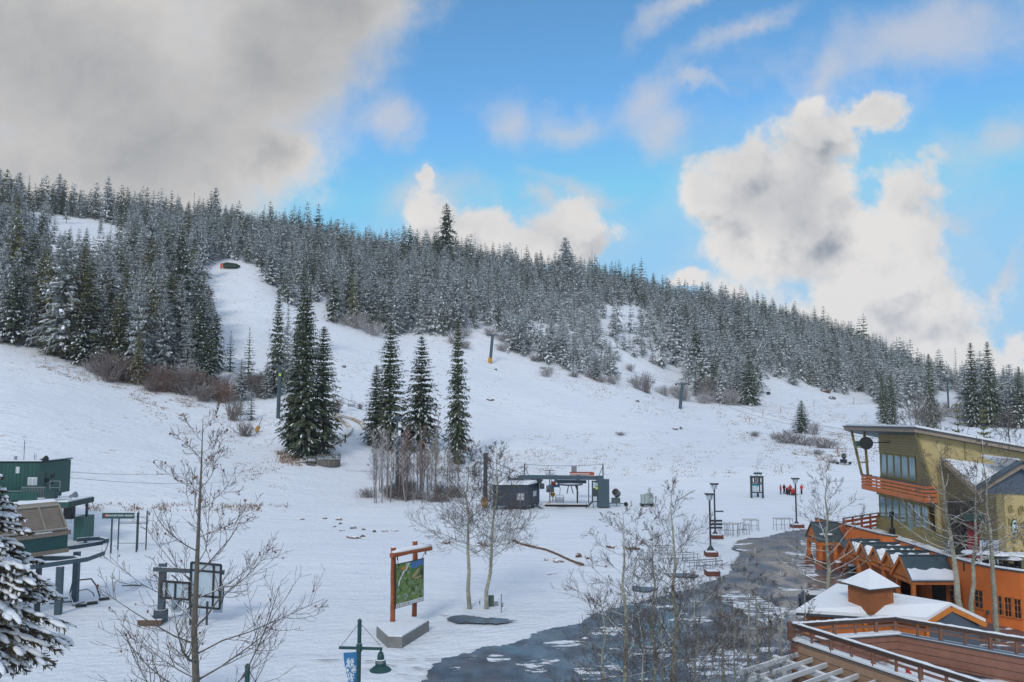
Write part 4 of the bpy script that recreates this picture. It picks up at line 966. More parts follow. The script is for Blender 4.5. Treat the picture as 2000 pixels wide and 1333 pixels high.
# ---------------------------------------------------------------- banner lamp post + second mast
def banner_post(px,topz,Y,full,label):
    x=(px-1000)/FPX*Y*1.0; e=thing('lamp_post',(x,Y,0),label,'lamp post')
    mb=MB(); mb.tube([(x,Y,-.2),(x,Y,topz-.06)],.075,12); mb.lathe((x,Y,topz-.08),[(.075,0),(.09,.03),(.05,.09),(.01,.12)],12); mb.lathe((x,Y,0),[(.16,0),(.16,.5),(.09,.6)],12); mb.build('pole',TEAL,e,smooth=False)
    if not full:
        mb=MB(); mb.tube([(x+.02,Y,topz-.12),(x+.75,Y,topz-1.35)],.012,5); mb.tube([(x-.02,Y,topz-.12),(x-.75,Y,topz-1.35)],.012,5); mb.build('stay_rod',STEELD,e)
        mb=MB(); mb.beam((x-.8,Y,topz-1.38),(x+.8,Y,topz-1.40),.09,.09); mb.build('arm',TEAL,e)
        mb=MB(); lx=x+.72; lz=topz-1.5; mb.lathe((lx,Y,lz-.95),[(.38,0),(.37,.05),(.12,.22),(.10,.24)],18); mb.build('lamp_shade',TEAL,e)
        return
    zb=CZ-(1250-800)*Y/FPX; xl=(672-1000)/FPX*Y; xr=(754-1000)/FPX*Y
    mb=MB(); mb.beam((xl,Y,zb),(xr,Y,zb-.04),.11,.11); mb.lathe((x,Y,zb-.14),[(.11,0),(.11,.28)],12); mb.build('arm',TEAL,e)
    mb=MB(); mb.tube([(x,Y,topz-.10),(xl+.08,Y,zb+.06)],.013,5); mb.tube([(x,Y,topz-.10),(xr-.06,Y,zb+.04)],.013,5); mb.build('stay_rod',GALV,e)
    lx=(751-1000)/FPX*Y; z0=zb
    mb=MB(); prof=[(.40,-.82),(.395,-.80),(.30,-.72),(.17,-.62),(.16,-.60)]; mb.lathe((lx,Y,z0),prof,24); sh=mb.build('lamp_shade',TEAL,e,smooth=False)
    mb=MB(); mb.lathe((lx,Y,z0),[(.16,-.61),(.20,-.59),(.20,-.56),(.16,-.54),(.16,-.48),(.20,-.47),(.20,-.44),(.13,-.42),(.125,-.30),(.09,-.20),(.04,-.15),(.03,-.05)],20); mb.build('lamp_housing',TEAL,e)
    mb=MB(); mb.lathe((lx,Y,z0),[(.165,-.545),(.165,-.478)],16); 
    for k in range(8): t=k*math.pi/4; mb.tube([(lx+.185*math.cos(t),Y+.185*math.sin(t),z0-.60),(lx+.185*math.cos(t),Y+.185*math.sin(t),z0-.44)],.008,4)
    mb.build('lamp_cage',GALV,e); mb=MB(); mb.lathe((lx,Y,z0-.85),[(.12,0),(.16,.05),(.15,.1)],12); mb.build('diffuser',WHITE,e)
    # banner: tapered cloth, furled toward the pole at the bottom
    W_=.55; Hh=2.1; xr2=x-.06; xl2=xl+.16; zt=zb-.16; nx,nz=22,60
    bmx=D.materials.new('banner_cloth'); bmx.use_nodes=True; nt=bmx.node_tree; bs=nt.nodes['Principled BSDF']; bs.inputs['Roughness'].default_value=.8
    bs.inputs['Base Color'].default_value=(.62,.66,.70,1)
    blue=mat('banner_blue',(.035,.17,.36),.8)
    V=[];F=[];MI=[]
    def isblue(u,v): # u 0..1, v 0..Hh metres: big snowflake emblems
        X=(u-.5)*1.05; Z=v
        def flake(cx,cz,r):
            dx=X-cx; dz=Z-cz; rr=math.hypot(dx,dz)
            if rr>r: return False
            th=math.atan2(dz,dx); k=th/(math.pi/3); kk=(k-round(k))*(math.pi/3); a=rr*math.cos(kk); b=abs(rr*math.sin(kk))
            if b<.032: return True
            if rr<.075: return True
            for s in (.35,.62):
                if 0<a-s*r-b*.8+.02<.07 and b<(.42-.22*s)*r: return True
            return False
        if math.hypot(X,Z-.62)<.085: return 'b'
        return 'w' if flake(0,.62,.46) or flake(-.1,1.62,.45) else 'b'
    for j in range(nz+1):
        v=j/nz; left=xl2+(xr2-xl2)*min(1,(.16*v+.84*v**1.6)*.97)
        for i in range(nx+1):
            u_=i/nx; V.append((left+(xr2-left)*u_,Y+.05*math.sin(u_*7+v*3)*(v+.2)-.05*v,zt-Hh*v-.04*(1-u_)*1.0))
    for j in range(nz):
        for i in range(nx):
            a=j*(nx+1)+i; F.append((a,a+1,a+nx+2,a+nx+1)); u_=(i+.5)/nx; v=(j+.5)/nz*Hh; 
            left_frac=min(1,(.16*v/Hh+.84*(v/Hh)**1.6)*.97); U=left_frac+(1-left_frac)*u_
            MI.append(0 if isblue(U,v)=='w' else 1)
    me=D.meshes.new('banner'); me.from_pydata(V,[],F); me.materials.append(bmx); me.materials.append(blue); me.polygons.foreach_set('material_index',MI)
    o=D.objects.new('banner',me); COL.objects.link(o); o.parent=e; o.matrix_parent_inverse=Matrix.Translation(-e.location)
    md=o.modifiers.new('thick','SOLIDIFY'); md.thickness=.008
Yb=30.0; banner_post(710,CZ-(1199-800)*Yb/FPX,Yb,True,'dark green lamp post with blue snowflake banner and hanging lamp')
Yc=25.0; banner_post(499,CZ-(1282-800)*Yc/FPX,Yc,False,'dark green lamp post whose top peeks in at the bottom edge')
# ---------------------------------------------------------------- tall plaza lamps
def plaza_lamp(px,py,top,label,extra):
    b=G(px,py); s=b.y/FPX; h=CZ-(top-800)*s
    e=thing('plaza_lamp',b,label,'lamp post',group=None)
    mb=MB(); mb.tube([(b.x,b.y,.1),(b.x,b.y,h-.75)],.10,10); mb.lathe((b.x,b.y,0),[(.42,0),(.40,.12),(.14,.5)],8); mb.build('pole',STEELD,e)
    mb=MB(); mb.box((b.x,b.y,h-.08),(.92,.62,.20)); mb.build('lamp_cap',STEELD,e)
    mb=MB(); mb.lathe((b.x,b.y,h-.78),[(.14,0),(.30,.14),(.38,.60)],4); mb.build('lamp_glass',PAPER,e)
    mb=MB(); mb.box((b.x,b.y,h+.045),(.90,.60,.05)); mb.build('snow_cap',SNOW,e)
    if 'box' in extra: mb=MB(); mb.box((b.x+.55,b.y,h*.46),(.95,.3,.16)); mb.build('side_floodlight',STEELD,e)
    if 'signs' in extra:
        for z in (.52,.46,.40): mb=MB(); mb.box((b.x+.65,b.y-.12,h*z),(1.25,.05,.22)); mb.build('direction_board',STEELD,e)
plaza_lamp(1388,1076,961,'nearest plaza lamp, with stacked direction boards on its pole',('signs',))
plaza_lamp(1397,1046,942,'plaza lamp with a side floodlight, behind the one with boards',('box',))
plaza_lamp(1556,1026,932,'plaza lamp beside the group of ski patrollers',())
PLANT=mat('planter_wood',(.13,.045,.03),.8,noise=(3,.3))
for (px,py,w,l) in ((1389,1086,22,'brown wooden planter under the nearest plaza lamp'),(1400,1052,21,'brown wooden planter under the lamp with a floodlight'),(1557,1031,22,'brown wooden planter under the lamp beside the patrollers'),(1391,1140-16,24,'low planter edge further down from the nearest lamp')):
    b=G(px,py); s=b.y/FPX; e=thing('planter',b,l,'planter'); mb=MB(); w2=w*s/2
    for sy in (-.55,.55): mb.box((b.x,b.y+sy,.22),(w2*2,.08,.42))
    for sx in (-w2,w2): mb.box((b.x+sx,b.y,.22),(.08,1.02,.42))
    mb.build('box',PLANT,e); mb=MB(); mb.box((b.x,b.y,.38),(w2*2-.1,1.0,.1)); mb.build('snow_fill',SNOW,e)
# ski racks
def rack(px,py,w,h,label,a=0):
    b=G(px,py); s=b.y/FPX; e=thing('ski_rack',b,label,'ski rack','ski racks on the plaza'); W2=w*s/2; hh=h*s; c,sn=math.cos(a),math.sin(a)
    def pt(x,y,z): return (b.x+x*c-y*sn,b.y+x*sn+y*c,z)
    mb=MB()
    for x in (-W2,0,W2):
        for y in (-.45,.45): mb.tube([pt(x,y*1.3,0),pt(x,y,hh)],.035,5)
        mb.tube([pt(x,-.45,hh*.45),pt(x,.45,hh*.45)],.028,5)
    mb.build('leg',GALV,e); mb=MB()
    for y in (-.45,.45): mb.tube([pt(-W2*1.1,y,hh),pt(W2*1.1,y,hh)],.045,5)
    mb.tube([pt(-W2,.0,hh*.45),pt(W2,0,hh*.45)],.03,5); mb.build('rail',GALV,e)
    mb=MB(); mb.box(pt(0,-.45,hh+.06),(W2*2.1,.08,.04),a); mb.build('snow_strip',SNOW,e)
rack(1412,1046,22,22,'low pipe ski rack right beside the pole of the floodlight lamp',.2); rack(1432,1048,20,24,'dark pipe ski rack, second from the lamp with a floodlight',-.4); rack(1452,1044,14,20,'small pipe ski rack, third from the lamp with a floodlight',.5)
rack(1467,1037,26,21,'pipe ski rack fourth from the floodlight lamp',-.1); rack(1530,1036,32,22,'ski rack alone left of the lamp by the patrollers',.05)
for i in range(5): rack(1290+i*24,1084+i*7+(8 if i%2 else 0),44,16,['snowy pipe rack behind the centre aspens, leftmost of five','snowy pipe rack behind the centre aspens, second of five','snowy pipe rack behind the centre aspens, middle of five','snowy pipe rack behind the centre aspens, fourth of five','snowy pipe rack nearest the wet pavement edge'][i],.1*i)
# ---------------------------------------------------------------- clock-like map tower
def map_kiosk():
    b=G(1477,975); s=b.y/FPX; e=thing('map_tower',b,'dark timber tower board with trail signs standing on open snow','sign'); w=11*s; H_=(975-931)*s
    mb=MB()
    for (x,y) in ((-w,-.6),(w,-.6),(-w*.55,.9),(w*.6,.9)): mb.beam((b.x+x,b.y+y,-.1),(b.x+x,b.y+y,H_),.26,.26)
    mb.build('post',STEELD,e)
    mb=MB(); mb.box((b.x,b.y-.6,H_*.985),(2*w+.3,.34,.22)); mb.box((b.x,b.y-.6,H_*.30),(2*w,.3,.2)); mb.box((b.x,b.y-.6,H_*.66),(2*w,.3,.16)); mb.beam((b.x+w*.1+.35,b.y-.6,H_*.3),(b.x+w*.1+.35,b.y-.6,H_),.18,.2); mb.build('beam',STEELD,e)
    mb=MB(); mb.box((b.x,b.y-.5,H_*.83),(2*w-.1,.12,H_*.28)); mb.build('top_panel',STEELD,e)
    mb=MB(); 
    for x in (-w*.62,w*.72): mb.box((b.x+x,b.y-.63,H_*.83),(.16,.06,H_*.20))
    for k in range(24):
        t=k*math.pi/12
        for cz in (.115,-.115):
            r1=.20; mb.box((b.x+r1*math.cos(t),b.y-.63,H_*.83+cz*1.7+r1*math.sin(t)),(.08,.06,.08))
    mb.build('white_emblem',WHITE,e)
    mb=MB(); mb.box((b.x-w*.25,b.y-.66,H_*.61),(1.15,.05,.30)); mb.build('blue_sign',mat('sign_blue',(.04,.28,.34),.5),e)
    mb=MB(); mb.box((b.x-w*.2,b.y-.64,H_*.44),(w*1.3,.05,.9)); mb.build('map_board',PAPER,e)
    mb=MB(); mb.box((b.x+.2,b.y-.6,H_+.45),(1.4,.1,.34)); mb.beam((b.x-.1,b.y-.6,H_),(b.x-.1,b.y-.6,H_+.4),.05,.05); mb.beam((b.x+.6,b.y-.6,H_),(b.x+.6,b.y-.6,H_+.4),.05,.05); mb.build('top_sign',TEAL,e)
map_kiosk()
# ---------------------------------------------------------------- frame sign at left
def frame_sign():
    a=G(216,1082); b=G(266,1080); e=thing('overhead_sign',((a.x+b.x)/2,a.y,0),'green overhead resort sign on four thin posts in the snow','sign')
    s=a.y/FPX; zt=CZ-(1000-800)*s
    mb=MB(); ys=a.y+2.0
    for (x,y,t) in ((a.x,a.y,zt),(b.x,b.y,zt),(a.x-.25,ys,zt-.5),(b.x+.35,ys,zt+.05),(b.x-.55,ys,zt)): mb.beam((x,y,-.2),(x,y,t),.13 if y<ys else .09,.13)
    mb.build('post',STEELD,e)
    mb=MB()
    for z in (zt-.62,zt-1.15,zt-1.3): mb.tube([(a.x-.2,ys,z),(b.x+.3,ys,z)],.03,5)
    mb.tube([(a.x-.2,ys,.75),(b.x+.2,ys,.75)],.03,5); mb.build('crossbar',STEELD,e)
    mb=MB(); wd=(273-212)*s; cx=(242.5-1000)*s; mb.box((cx,a.y-.02,zt-.2),(wd,.16,.62)); bd=mb.build('sign_board',TEAL,e)
    text('WINTER PARK RESORT',.27,(cx+.28,a.y-.115,zt-.2),Euler((R(90),0,0)),WHITE,bd)
    mb=MB(); c=Vector((cx-wd*.36,a.y-.112,zt-.2)); mb.add([c+Vector(q) for q in ((-.26,0,.14),(.26,0,.14),(0,0,-.2))],[(0,1,2)]); mb.build('emblem',REDP,bd,fixn=False)
    text('VP',.2,(c.x,c.y-.014,c.z+.03),Euler((R(90),0,0)),WHITE,bd,'emblem_letters')
    mb=MB(); mb.box((cx,a.y,zt+.13),(wd,.2,.05)); mb.build('snow_cap',SNOW,bd)
frame_sign()
# ---------------------------------------------------------------- chairlift return station, left (rails, enclosure)
def z4(px,py,z=4.0): return G(px,py,z)
def left_station():
    f=G(113,1201); e=thing('lift_terminal',(f.x,f.y,0),'chairlift terminal with beige louvred hood over a dark green base','lift terminal')
    for (px,py,ptop) in ((113,1201,1100),(146,1176,1072)):
        b=G(px,py); z=CZ-(ptop-800)*b.y/FPX; mb=MB(); mb.beam((b.x,b.y,-.2),(b.x,b.y,z),.42,.36); mb.build('post',STEEL,e)
    b=G(88,1098,2.2); 
    def rail(pts,z,w,h,nm='rail'):
        mb=MB(); q=[G(x,y,z) for x,y in pts]
        for i in range(len(q)-1): mb.beam(q[i],q[i+1]+(q[i+1]-q[i]).normalized()*.08,w,h)
        mb.build(nm,STEEL,e)
    rail([(60,1108),(167,1093),(200,1081),(208,1058)],4.05,.30,.32)
    rail([(40,1085),(100,1074),(146,1069),(201,1060),(208,1058)],4.25,.30,.30)
    rail([(40,1092),(100,1091),(145,1090),(160,1094)],3.9,.34,.30,'cross_rail')
    rail([(150,1055),(172,1053),(194,1052),(209,1056)],4.45,.25,.28)
    # hood
    A=Vector((-33.0,60.2,4.5)); ax=Vector((-.57,-.82,0)); inn=Vector((-.82,.57,0)); 
    def pt(l,i,z): p=A+ax*l+inn*i; return Vector((p.x,p.y,z))
    L=8.5
    prof=[(0,4.5),(0,5.75),(.12,5.95)]; 
    mb=MB(); mb.prism([pt(0,i,z) for i,z in ((0,4.75),(0,5.75),(4.2,5.75),(4.2,4.75))],ax*L); mb.build('base_panel',TEAL,e)
    mb=MB(); mb.prism([pt(-.1,i,z) for i,z in ((-.05,4.45),(-.05,4.75),(4.3,4.75),(4.3,4.45))],ax*(L+.2)); mb.prism([pt(-.15,i,z) for i,z in ((-.15,5.75),(-.15,6.05),(4.3,6.05),(4.3,5.75))],ax*(L+.3)); mb.build('trim',BEIGED,e)
    arc=[(-.0,6.05),(1.35,7.75),(1.8,8.05),(2.5,8.2),(3.2,8.05),(4.2,7.3),(4.2,6.05)]
    mb=MB(); mb.prism([pt(0,i,z) for i,z in arc],ax*L); mb.build('hood',BEIGE,e)
    # louvres on the slanted face
    lv=Vector((1.35,1.7)); mb=MB(); fr=MB()
    for (l0,l1) in ((.25,1.5),(1.65,3.0),(3.2,4.6),(4.8,6.2)):
        for k in range(13):
            t=.07+.86*k/13; i=-.06+1.35*t; z=6.05+1.7*t; p0=pt(l0,i-.06,z); p1=pt(l1,i-.06,z)
            mb.add([p0,p1,p1+Vector((0,0,.09))+inn*.10,p0+Vector((0,0,.09))+inn*.10,p0-Vector((0,0,.03)),p1-Vector((0,0,.03))],[(0,1,2,3),(4,5,1,0)])
    mb.build('louvre',BEIGED,e,fixn=False)
    for l in (.12,1.58,3.1,4.7,6.3): fr.beam(pt(l,-.1,6.05)-inn*.0,pt(l,1.30,7.8),.14,.12)
    fr.beam(pt(.1,-.08,6.2),pt(L,-.08,6.2),.12,.12); fr.beam(pt(.1,1.3,7.8),pt(L,1.3,7.8),.12,.12); fr.build('hood_frame',BEIGE,e)
    mb=MB(); mb.prism([pt(1.2,-.15,6.051),pt(1.2,.1,6.12),pt(3.0,.1,6.12),pt(3.0,-.15,6.051)],Vector((0,0,.04))); mb.build('snow_ledge',SNOW,e)
    mb=MB(); 
    for l in (1,3,5,7): mb.beam(pt(l,2,4.45),pt(l,2,-.1),.3,.3)
    mb.build('support_leg',STEELD,e)
left_station()
def green_house():
    Y=88.0; s=Y/FPX; X=lambda px:(px-1000)*s; Z=lambda py:CZ-(py-800)*s
    e=thing('operator_building',(X(60),Y,hz(X(60),Y)),'dark green metal-clad lift building on a deck behind the terminal','building')
    sid=boards('green_ribbed_cladding',(.012,.075,.062,1),.42,'X',.45,.03,.10,.14)
    mb=MB(); mb.box(((X(-60)+X(88))/2,Y+3,(Z(968)+Z(903))/2),(X(88)-X(-60),6,Z(903)-Z(968))); mb.build('wall',sid,e)
    mb=MB(); mb.box(((X(-60)+X(90))/2,Y+3,Z(902)+.06),(X(90)-X(-62),6.3,.1)); rf=mb.build('roof',TEALD,e); mb=MB(); mb.box(((X(-60)+X(90))/2,Y+3,Z(902)+.15),(X(90)-X(-62)-.2,6.1,.08)); mb.build('roof_snow',SNOW,rf)
    def win(x0,y0,x1,y1,y=Y):
        mb=MB(); mb.box(((X(x0)+X(x1))/2,y-.03,(Z(y0)+Z(y1))/2),(X(x1)-X(x0),.06,Z(y0)-Z(y1))); w=mb.build('window',WHITE,e)
        mb=MB(); n=2
        for k in range(n): mb.box((X(x0)+(X(x1)-X(x0))*(k+.5)/n,y-.07,(Z(y0)+Z(y1))/2),((X(x1)-X(x0))/n-.12,.04,Z(y0)-Z(y1)-.14))
        mb.build('pane',PAPER,w)
    win(65,931,83,946); win(41,911,48,923)
    mb=MB(); mb.box(((X(5)+X(82))/2,Y-2.9,(Z(955)+Z(969))/2),(X(82)-X(-60),.12,Z(955)-Z(969))); mb.build('balcony_front',sid,e)
    # platform
    mb=MB(); mb.box(((X(-60)+X(176))/2,Y-.6,(Z(972)+Z(982))/2),(X(176)-X(-60),5.2,Z(972)-Z(982))); pf=mb.build('platform',sid,e)
    mb=MB(); mb.box(((X(80)+X(176))/2,Y-.6,Z(972)+.06),(X(176)-X(80)-.2,5.0,.12)); mb.build('platform_snow',SNOW,pf)
    mb=MB(); 
    for py in (947,): 
        mb.beam((X(5),Y-2.95,Z(952)),(X(84),Y-2.95,Z(952)),.06,.06); mb.beam((X(84),Y-2.8,Z(945)),(X(128),Y-2.8,Z(945)),.06,.06)
        for k in range(16): x=X(84)+(X(128)-X(84))*k/15; mb.beam((x,Y-2.8,Z(966)),(x,Y-2.8,Z(945)),.03,.03)
        for x in (X(128),X(147)): mb.beam((x,Y-2,Z(966)),(x,Y-2,Z(935)),.05,.05)
        mb.beam((X(128),Y-2,Z(935)),(X(147),Y-2,Z(935)),.05,.05); mb.beam((X(128),Y-2,Z(947)),(X(147),Y-2,Z(947)),.05,.05)
    mb.build('railing',GALV,e)
    mb=MB(); mb.box((X(110),Y-1.6,(Z(918)+Z(966))/2),(.58,.5,Z(918)-Z(966))); mb.build('cabinet_post',TEALD,e)
    mb=MB(); mb.box((X(139),Y-2.7,Z(958)),(1.05,.6,.9)); mb.box((X(150),Y-2.7,Z(957)),(.6,.5,.45)); mb.build('control_box',TEALD,e)
    mb=MB(); mb.box((X(166),Y+1.2,(Z(1007)+Z(1052))/2),(X(175)-X(156),2.2,Z(1007)-Z(1052))); mb.build('lower_hut',sid,e)
    mb=MB()
    for px in (20,70,108,172): mb.beam((X(px),Y+1,Z(983)),(X(px),Y+1,-.2),.22,.22)
    mb.build('leg',STEELD,e)
    mb=MB(); mb.box((X(143),Y+.5,Z(997)),(.9,.8,1.6)); mb.build('door_recess',BLACK,e)
    mb=MB(); mb.box((X(139),Y-.4,Z(987)),(.5,.3,.25)); mb.build('red_light_box',REDP,e)
    mb=MB(); mb.beam((X(140),Y+.4,Z(1004)),(X(174),Y+.4,Z(1003)),.05,.05)
    for k in range(9): x=X(140)+(X(174)-X(140))*k/8; mb.beam((x,Y+.4,Z(1020)),(x,Y+.4,Z(1003)),.03,.03)
    mb.build('lower_railing',GALV,e)
    mb=MB(); mb.tube([(X(28),Y+1,Z(903)),(X(28),Y+1,Z(893))],.14,8); mb.lathe((X(28),Y+1,Z(894)),[(.19,0),(.19,.12)],8); mb.build('vent_pipe',GALV,e)
    mb=MB(); mb.tube([(X(44),Y+1,Z(903)),(X(44),Y+1,Z(860))],.03,5)
    for z,w in ((866,4),(872,3),(878,5)): mb.tube([(X(44-w/2),Y+1,Z(z)),(X(44+w/2),Y+1,Z(z))],.02,4)
    mb.tube([(X(65),Y+1,Z(903)),(X(65),Y+1,Z(886))],.03,5); mb.tube([(X(68),Y+1,Z(903)),(X(68),Y+1,Z(888))],.02,5); mb.build('antenna',STEELD,e)
    def spk(px,py,yy,m):
        c=Vector((X(px),yy,Z(py))); mb=MB(); mb.tube([c,c+Vector((.55,-.1,.15))],[.12,.34],12); mb.tube([c,c-Vector((.2,0,.1))],.14,8); mb.beam(c,(c.x,c.y,c.z-.5),.05,.05); mb.build('loudspeaker',m,e)
    spk(85,898,Y+.5,BLACK); spk(173,962,Y-2.4,GALV)
    mb=MB(); rg=random.Random(2)
    for k in range(5): c=Vector((X(118)+rg.uniform(-.2,.4),Y-1.6,Z(925)-k*.22)); mb.tube([c,c+Vector((.35,0,.1))],[.08,.15],8)
    mb.build('floodlight',BLACK,e)
green_house()
# fallen chair
def loose_chair():
    c=G(165,1178); s=c.y/FPX; e=thing('chairlift_chair',c,'loose curved chairlift chair lying half buried in the snow','chairlift chair')
    q=lambda px,py,z=.0: G(px,py,z)
    mb=MB(); mb.tube([G(143,1183,.1),G(136,1160,.5),G(141,1140,1.1),G(150,1134,1.3),G(178,1131,1.4),G(188,1145,1.0),G(195,1167,.15)],.06,6)
    mb.tube([G(150,1155,.6),G(170,1151,.7),G(181,1158,.5),G(184,1165,.2)],.04,6); mb.build('frame',STEELD,e)
    mb=MB(); mb.tube([G(143,1183,.1),G(158,1178,.15),G(166,1176,.15)],.04,5); mb.tube([G(96,1180,.2),G(140,1175,.15)],.05,5); mb.tube([G(100,1172,.2),G(133,1168,.2)],.05,5); mb.build('footrest',STEELD,e)
    for (px,py) in ((158,1183),(180,1178),(203,1170)):
        g=G(px,py,.1); mb=MB(); mb.box(g,(.75,.5,.12),.5); mb.build('seat_pad',BLACK,e)
loose_chair()
# small dark mat
mb=MB(); g=G(258,1143,.05); mb.box(g,(1.5,.5,.1),.1); mb.box(g+Vector((0,-.05,.07)),(.9,.4,.06),.1,1); tag(mb.build('lid',[STEELD,SNOW]),'small dark lid lying on the snow below the resort sign','cover')
# ---------------------------------------------------------------- glazed gate frames
def gate():
    b=G(333,1216); s=b.y/FPX; X=lambda px,y=0:(px-1000)/FPX*(b.y+y); Z=lambda py,y=0:CZ-(py-800)/FPX*(b.y+y)
    e=thing('lift_gate',b,'steel gate post with crossbeam and black glazed sign frames','lift gate')
    mb=MB(); mb.beam((X(332),b.y,-.1),(X(332),b.y,Z(1093)),.42,.40); mb.box((X(331),b.y,.45),(.75,.7,.9)); mb.build('post',STEEL,e)
    mb=MB(); mb.beam((X(318),b.y-.3,Z(1103)),(X(452),b.y-.3,Z(1109)),.25,.30); mb.build('crossbeam',STEEL,e)
    def frame(x0,y0,x1,y1,dz,cols,rows,dep):
        A=Vector((X(x0,dep),b.y+dep,Z(y0,dep))); B=Vector((X(x1,dep),b.y+dep,Z(y0+dz,dep))); C=Vector((X(x1,dep),b.y+dep,Z(y1+dz,dep))); D_=Vector((X(x0,dep),b.y+dep,Z(y1,dep)))
        mb=MB(); t=.13
        for p,q in ((A,B),(B,C),(C,D_),(D_,A)): mb.beam(p,q,t,t)
        for c in cols: mb.beam(A.lerp(B,c),D_.lerp(C,c),t*.9,t*.9)
        for r in rows: mb.beam(A.lerp(D_,r),B.lerp(C,r),t*.9,t*.9)
        f=mb.build('frame',BLACK,e); mb=MB(); o=Vector((0,.03,0)); mb.add([A+o,B+o,C+o,D_+o],[(0,1,2,3)]); 
        mb.build('pane',PANE,f,fixn=False)
    frame(330,1127,384,1158,4,(.18,.5),(),-.7); frame(386,1092,443,1174,5,(.20,.76),(.17,.74),-.7)
    mb=MB()
    for px in (395,426): mb.beam((X(px),b.y-.7,-.1),(X(px),b.y-.7,Z(1160)),.12,.12)
    mb.build('leg',STEELD,e)
    mb=MB()
    for cx,r,d in ((345,30,.6),(370,30,.6),(430,27,1.2)):
        c=Vector((X(cx,d),b.y+d,Z(1150,d))); mb.tube([c+Vector((r*s*math.cos(t)*.75,0,r*s*1.15*math.sin(t))) for t in [-1.1+2.5*i/12 for i in range(13)]],.05,5)
    mb.build('bubble_rim',STEEL,e)
    mb=MB()
    for cx,d in ((358,.6),(437,1.2)): mb.prism([(X(cx-9,d),b.y+d,Z(1140,d)),(X(cx+13,d),b.y+d,Z(1140,d)),(X(cx+11,d),b.y+d,Z(1186,d)),(X(cx-7,d),b.y+d,Z(1186,d))],(0,.05,0))
    mb.build('clear_panel',PANE,e)
    mb=MB(); mb.box((X(322),b.y-.9,.25),(1.6,.35,.35)); mb.build('timber_block',LOG,e)
PANE=mat('frosted_pane',(.40,.47,.52),.25,noise=(2,.12))
gate()
# utility box etc
b=G(957,1184); e=thing('utility_box',b,'green utility box at the foot of the right aspen','utility box'); mb=MB(); mb.box((b.x+.1,b.y,.42),(.42,.42,.85)); mb.build('cabinet',mat('utility_green',(.07,.11,.08),.6,noise=(3,.15),snow=(.9,2,.2)),e); mb=MB(); mb.box((b.x+.48,b.y+.1,.14),(.28,.25,.28)); mb.build('side_box',GALV,e)
b=G(979,1197); e=thing('marker_post',b,'thin dark post with small meter box right of the green utility box','post'); mb=MB(); mb.beam((b.x,b.y,0),(b.x,b.y,1.35),.05,.05); mb.build('pole',BLACK,e); mb=MB(); mb.box((b.x+.09,b.y,.55),(.12,.1,.3)); mb.build('meter',GALV,e)
b=G(937,1181); mb=MB(); mb.tube([(b.x,b.y,0),(b.x,b.y,.22)],.04,6); mb.lathe((b.x,b.y,.2),[(.06,0),(.02,.06)],6); tag(mb.build('stake',BLACK),'short dark stake between the two aspens','stake')
b=T_(478,1000); e=thing('marker_sign',b,'tiny wooden marker sign on the snow right of the cottonwood','sign'); mb=MB(); mb.beam(b,(b.x,b.y,b.z+1.6),.07,.07); mb.build('post',LOG,e); mb=MB(); mb.box((b.x,b.y,b.z+1.5),(.35,.05,.3)); mb.build('plate',LOG,e)
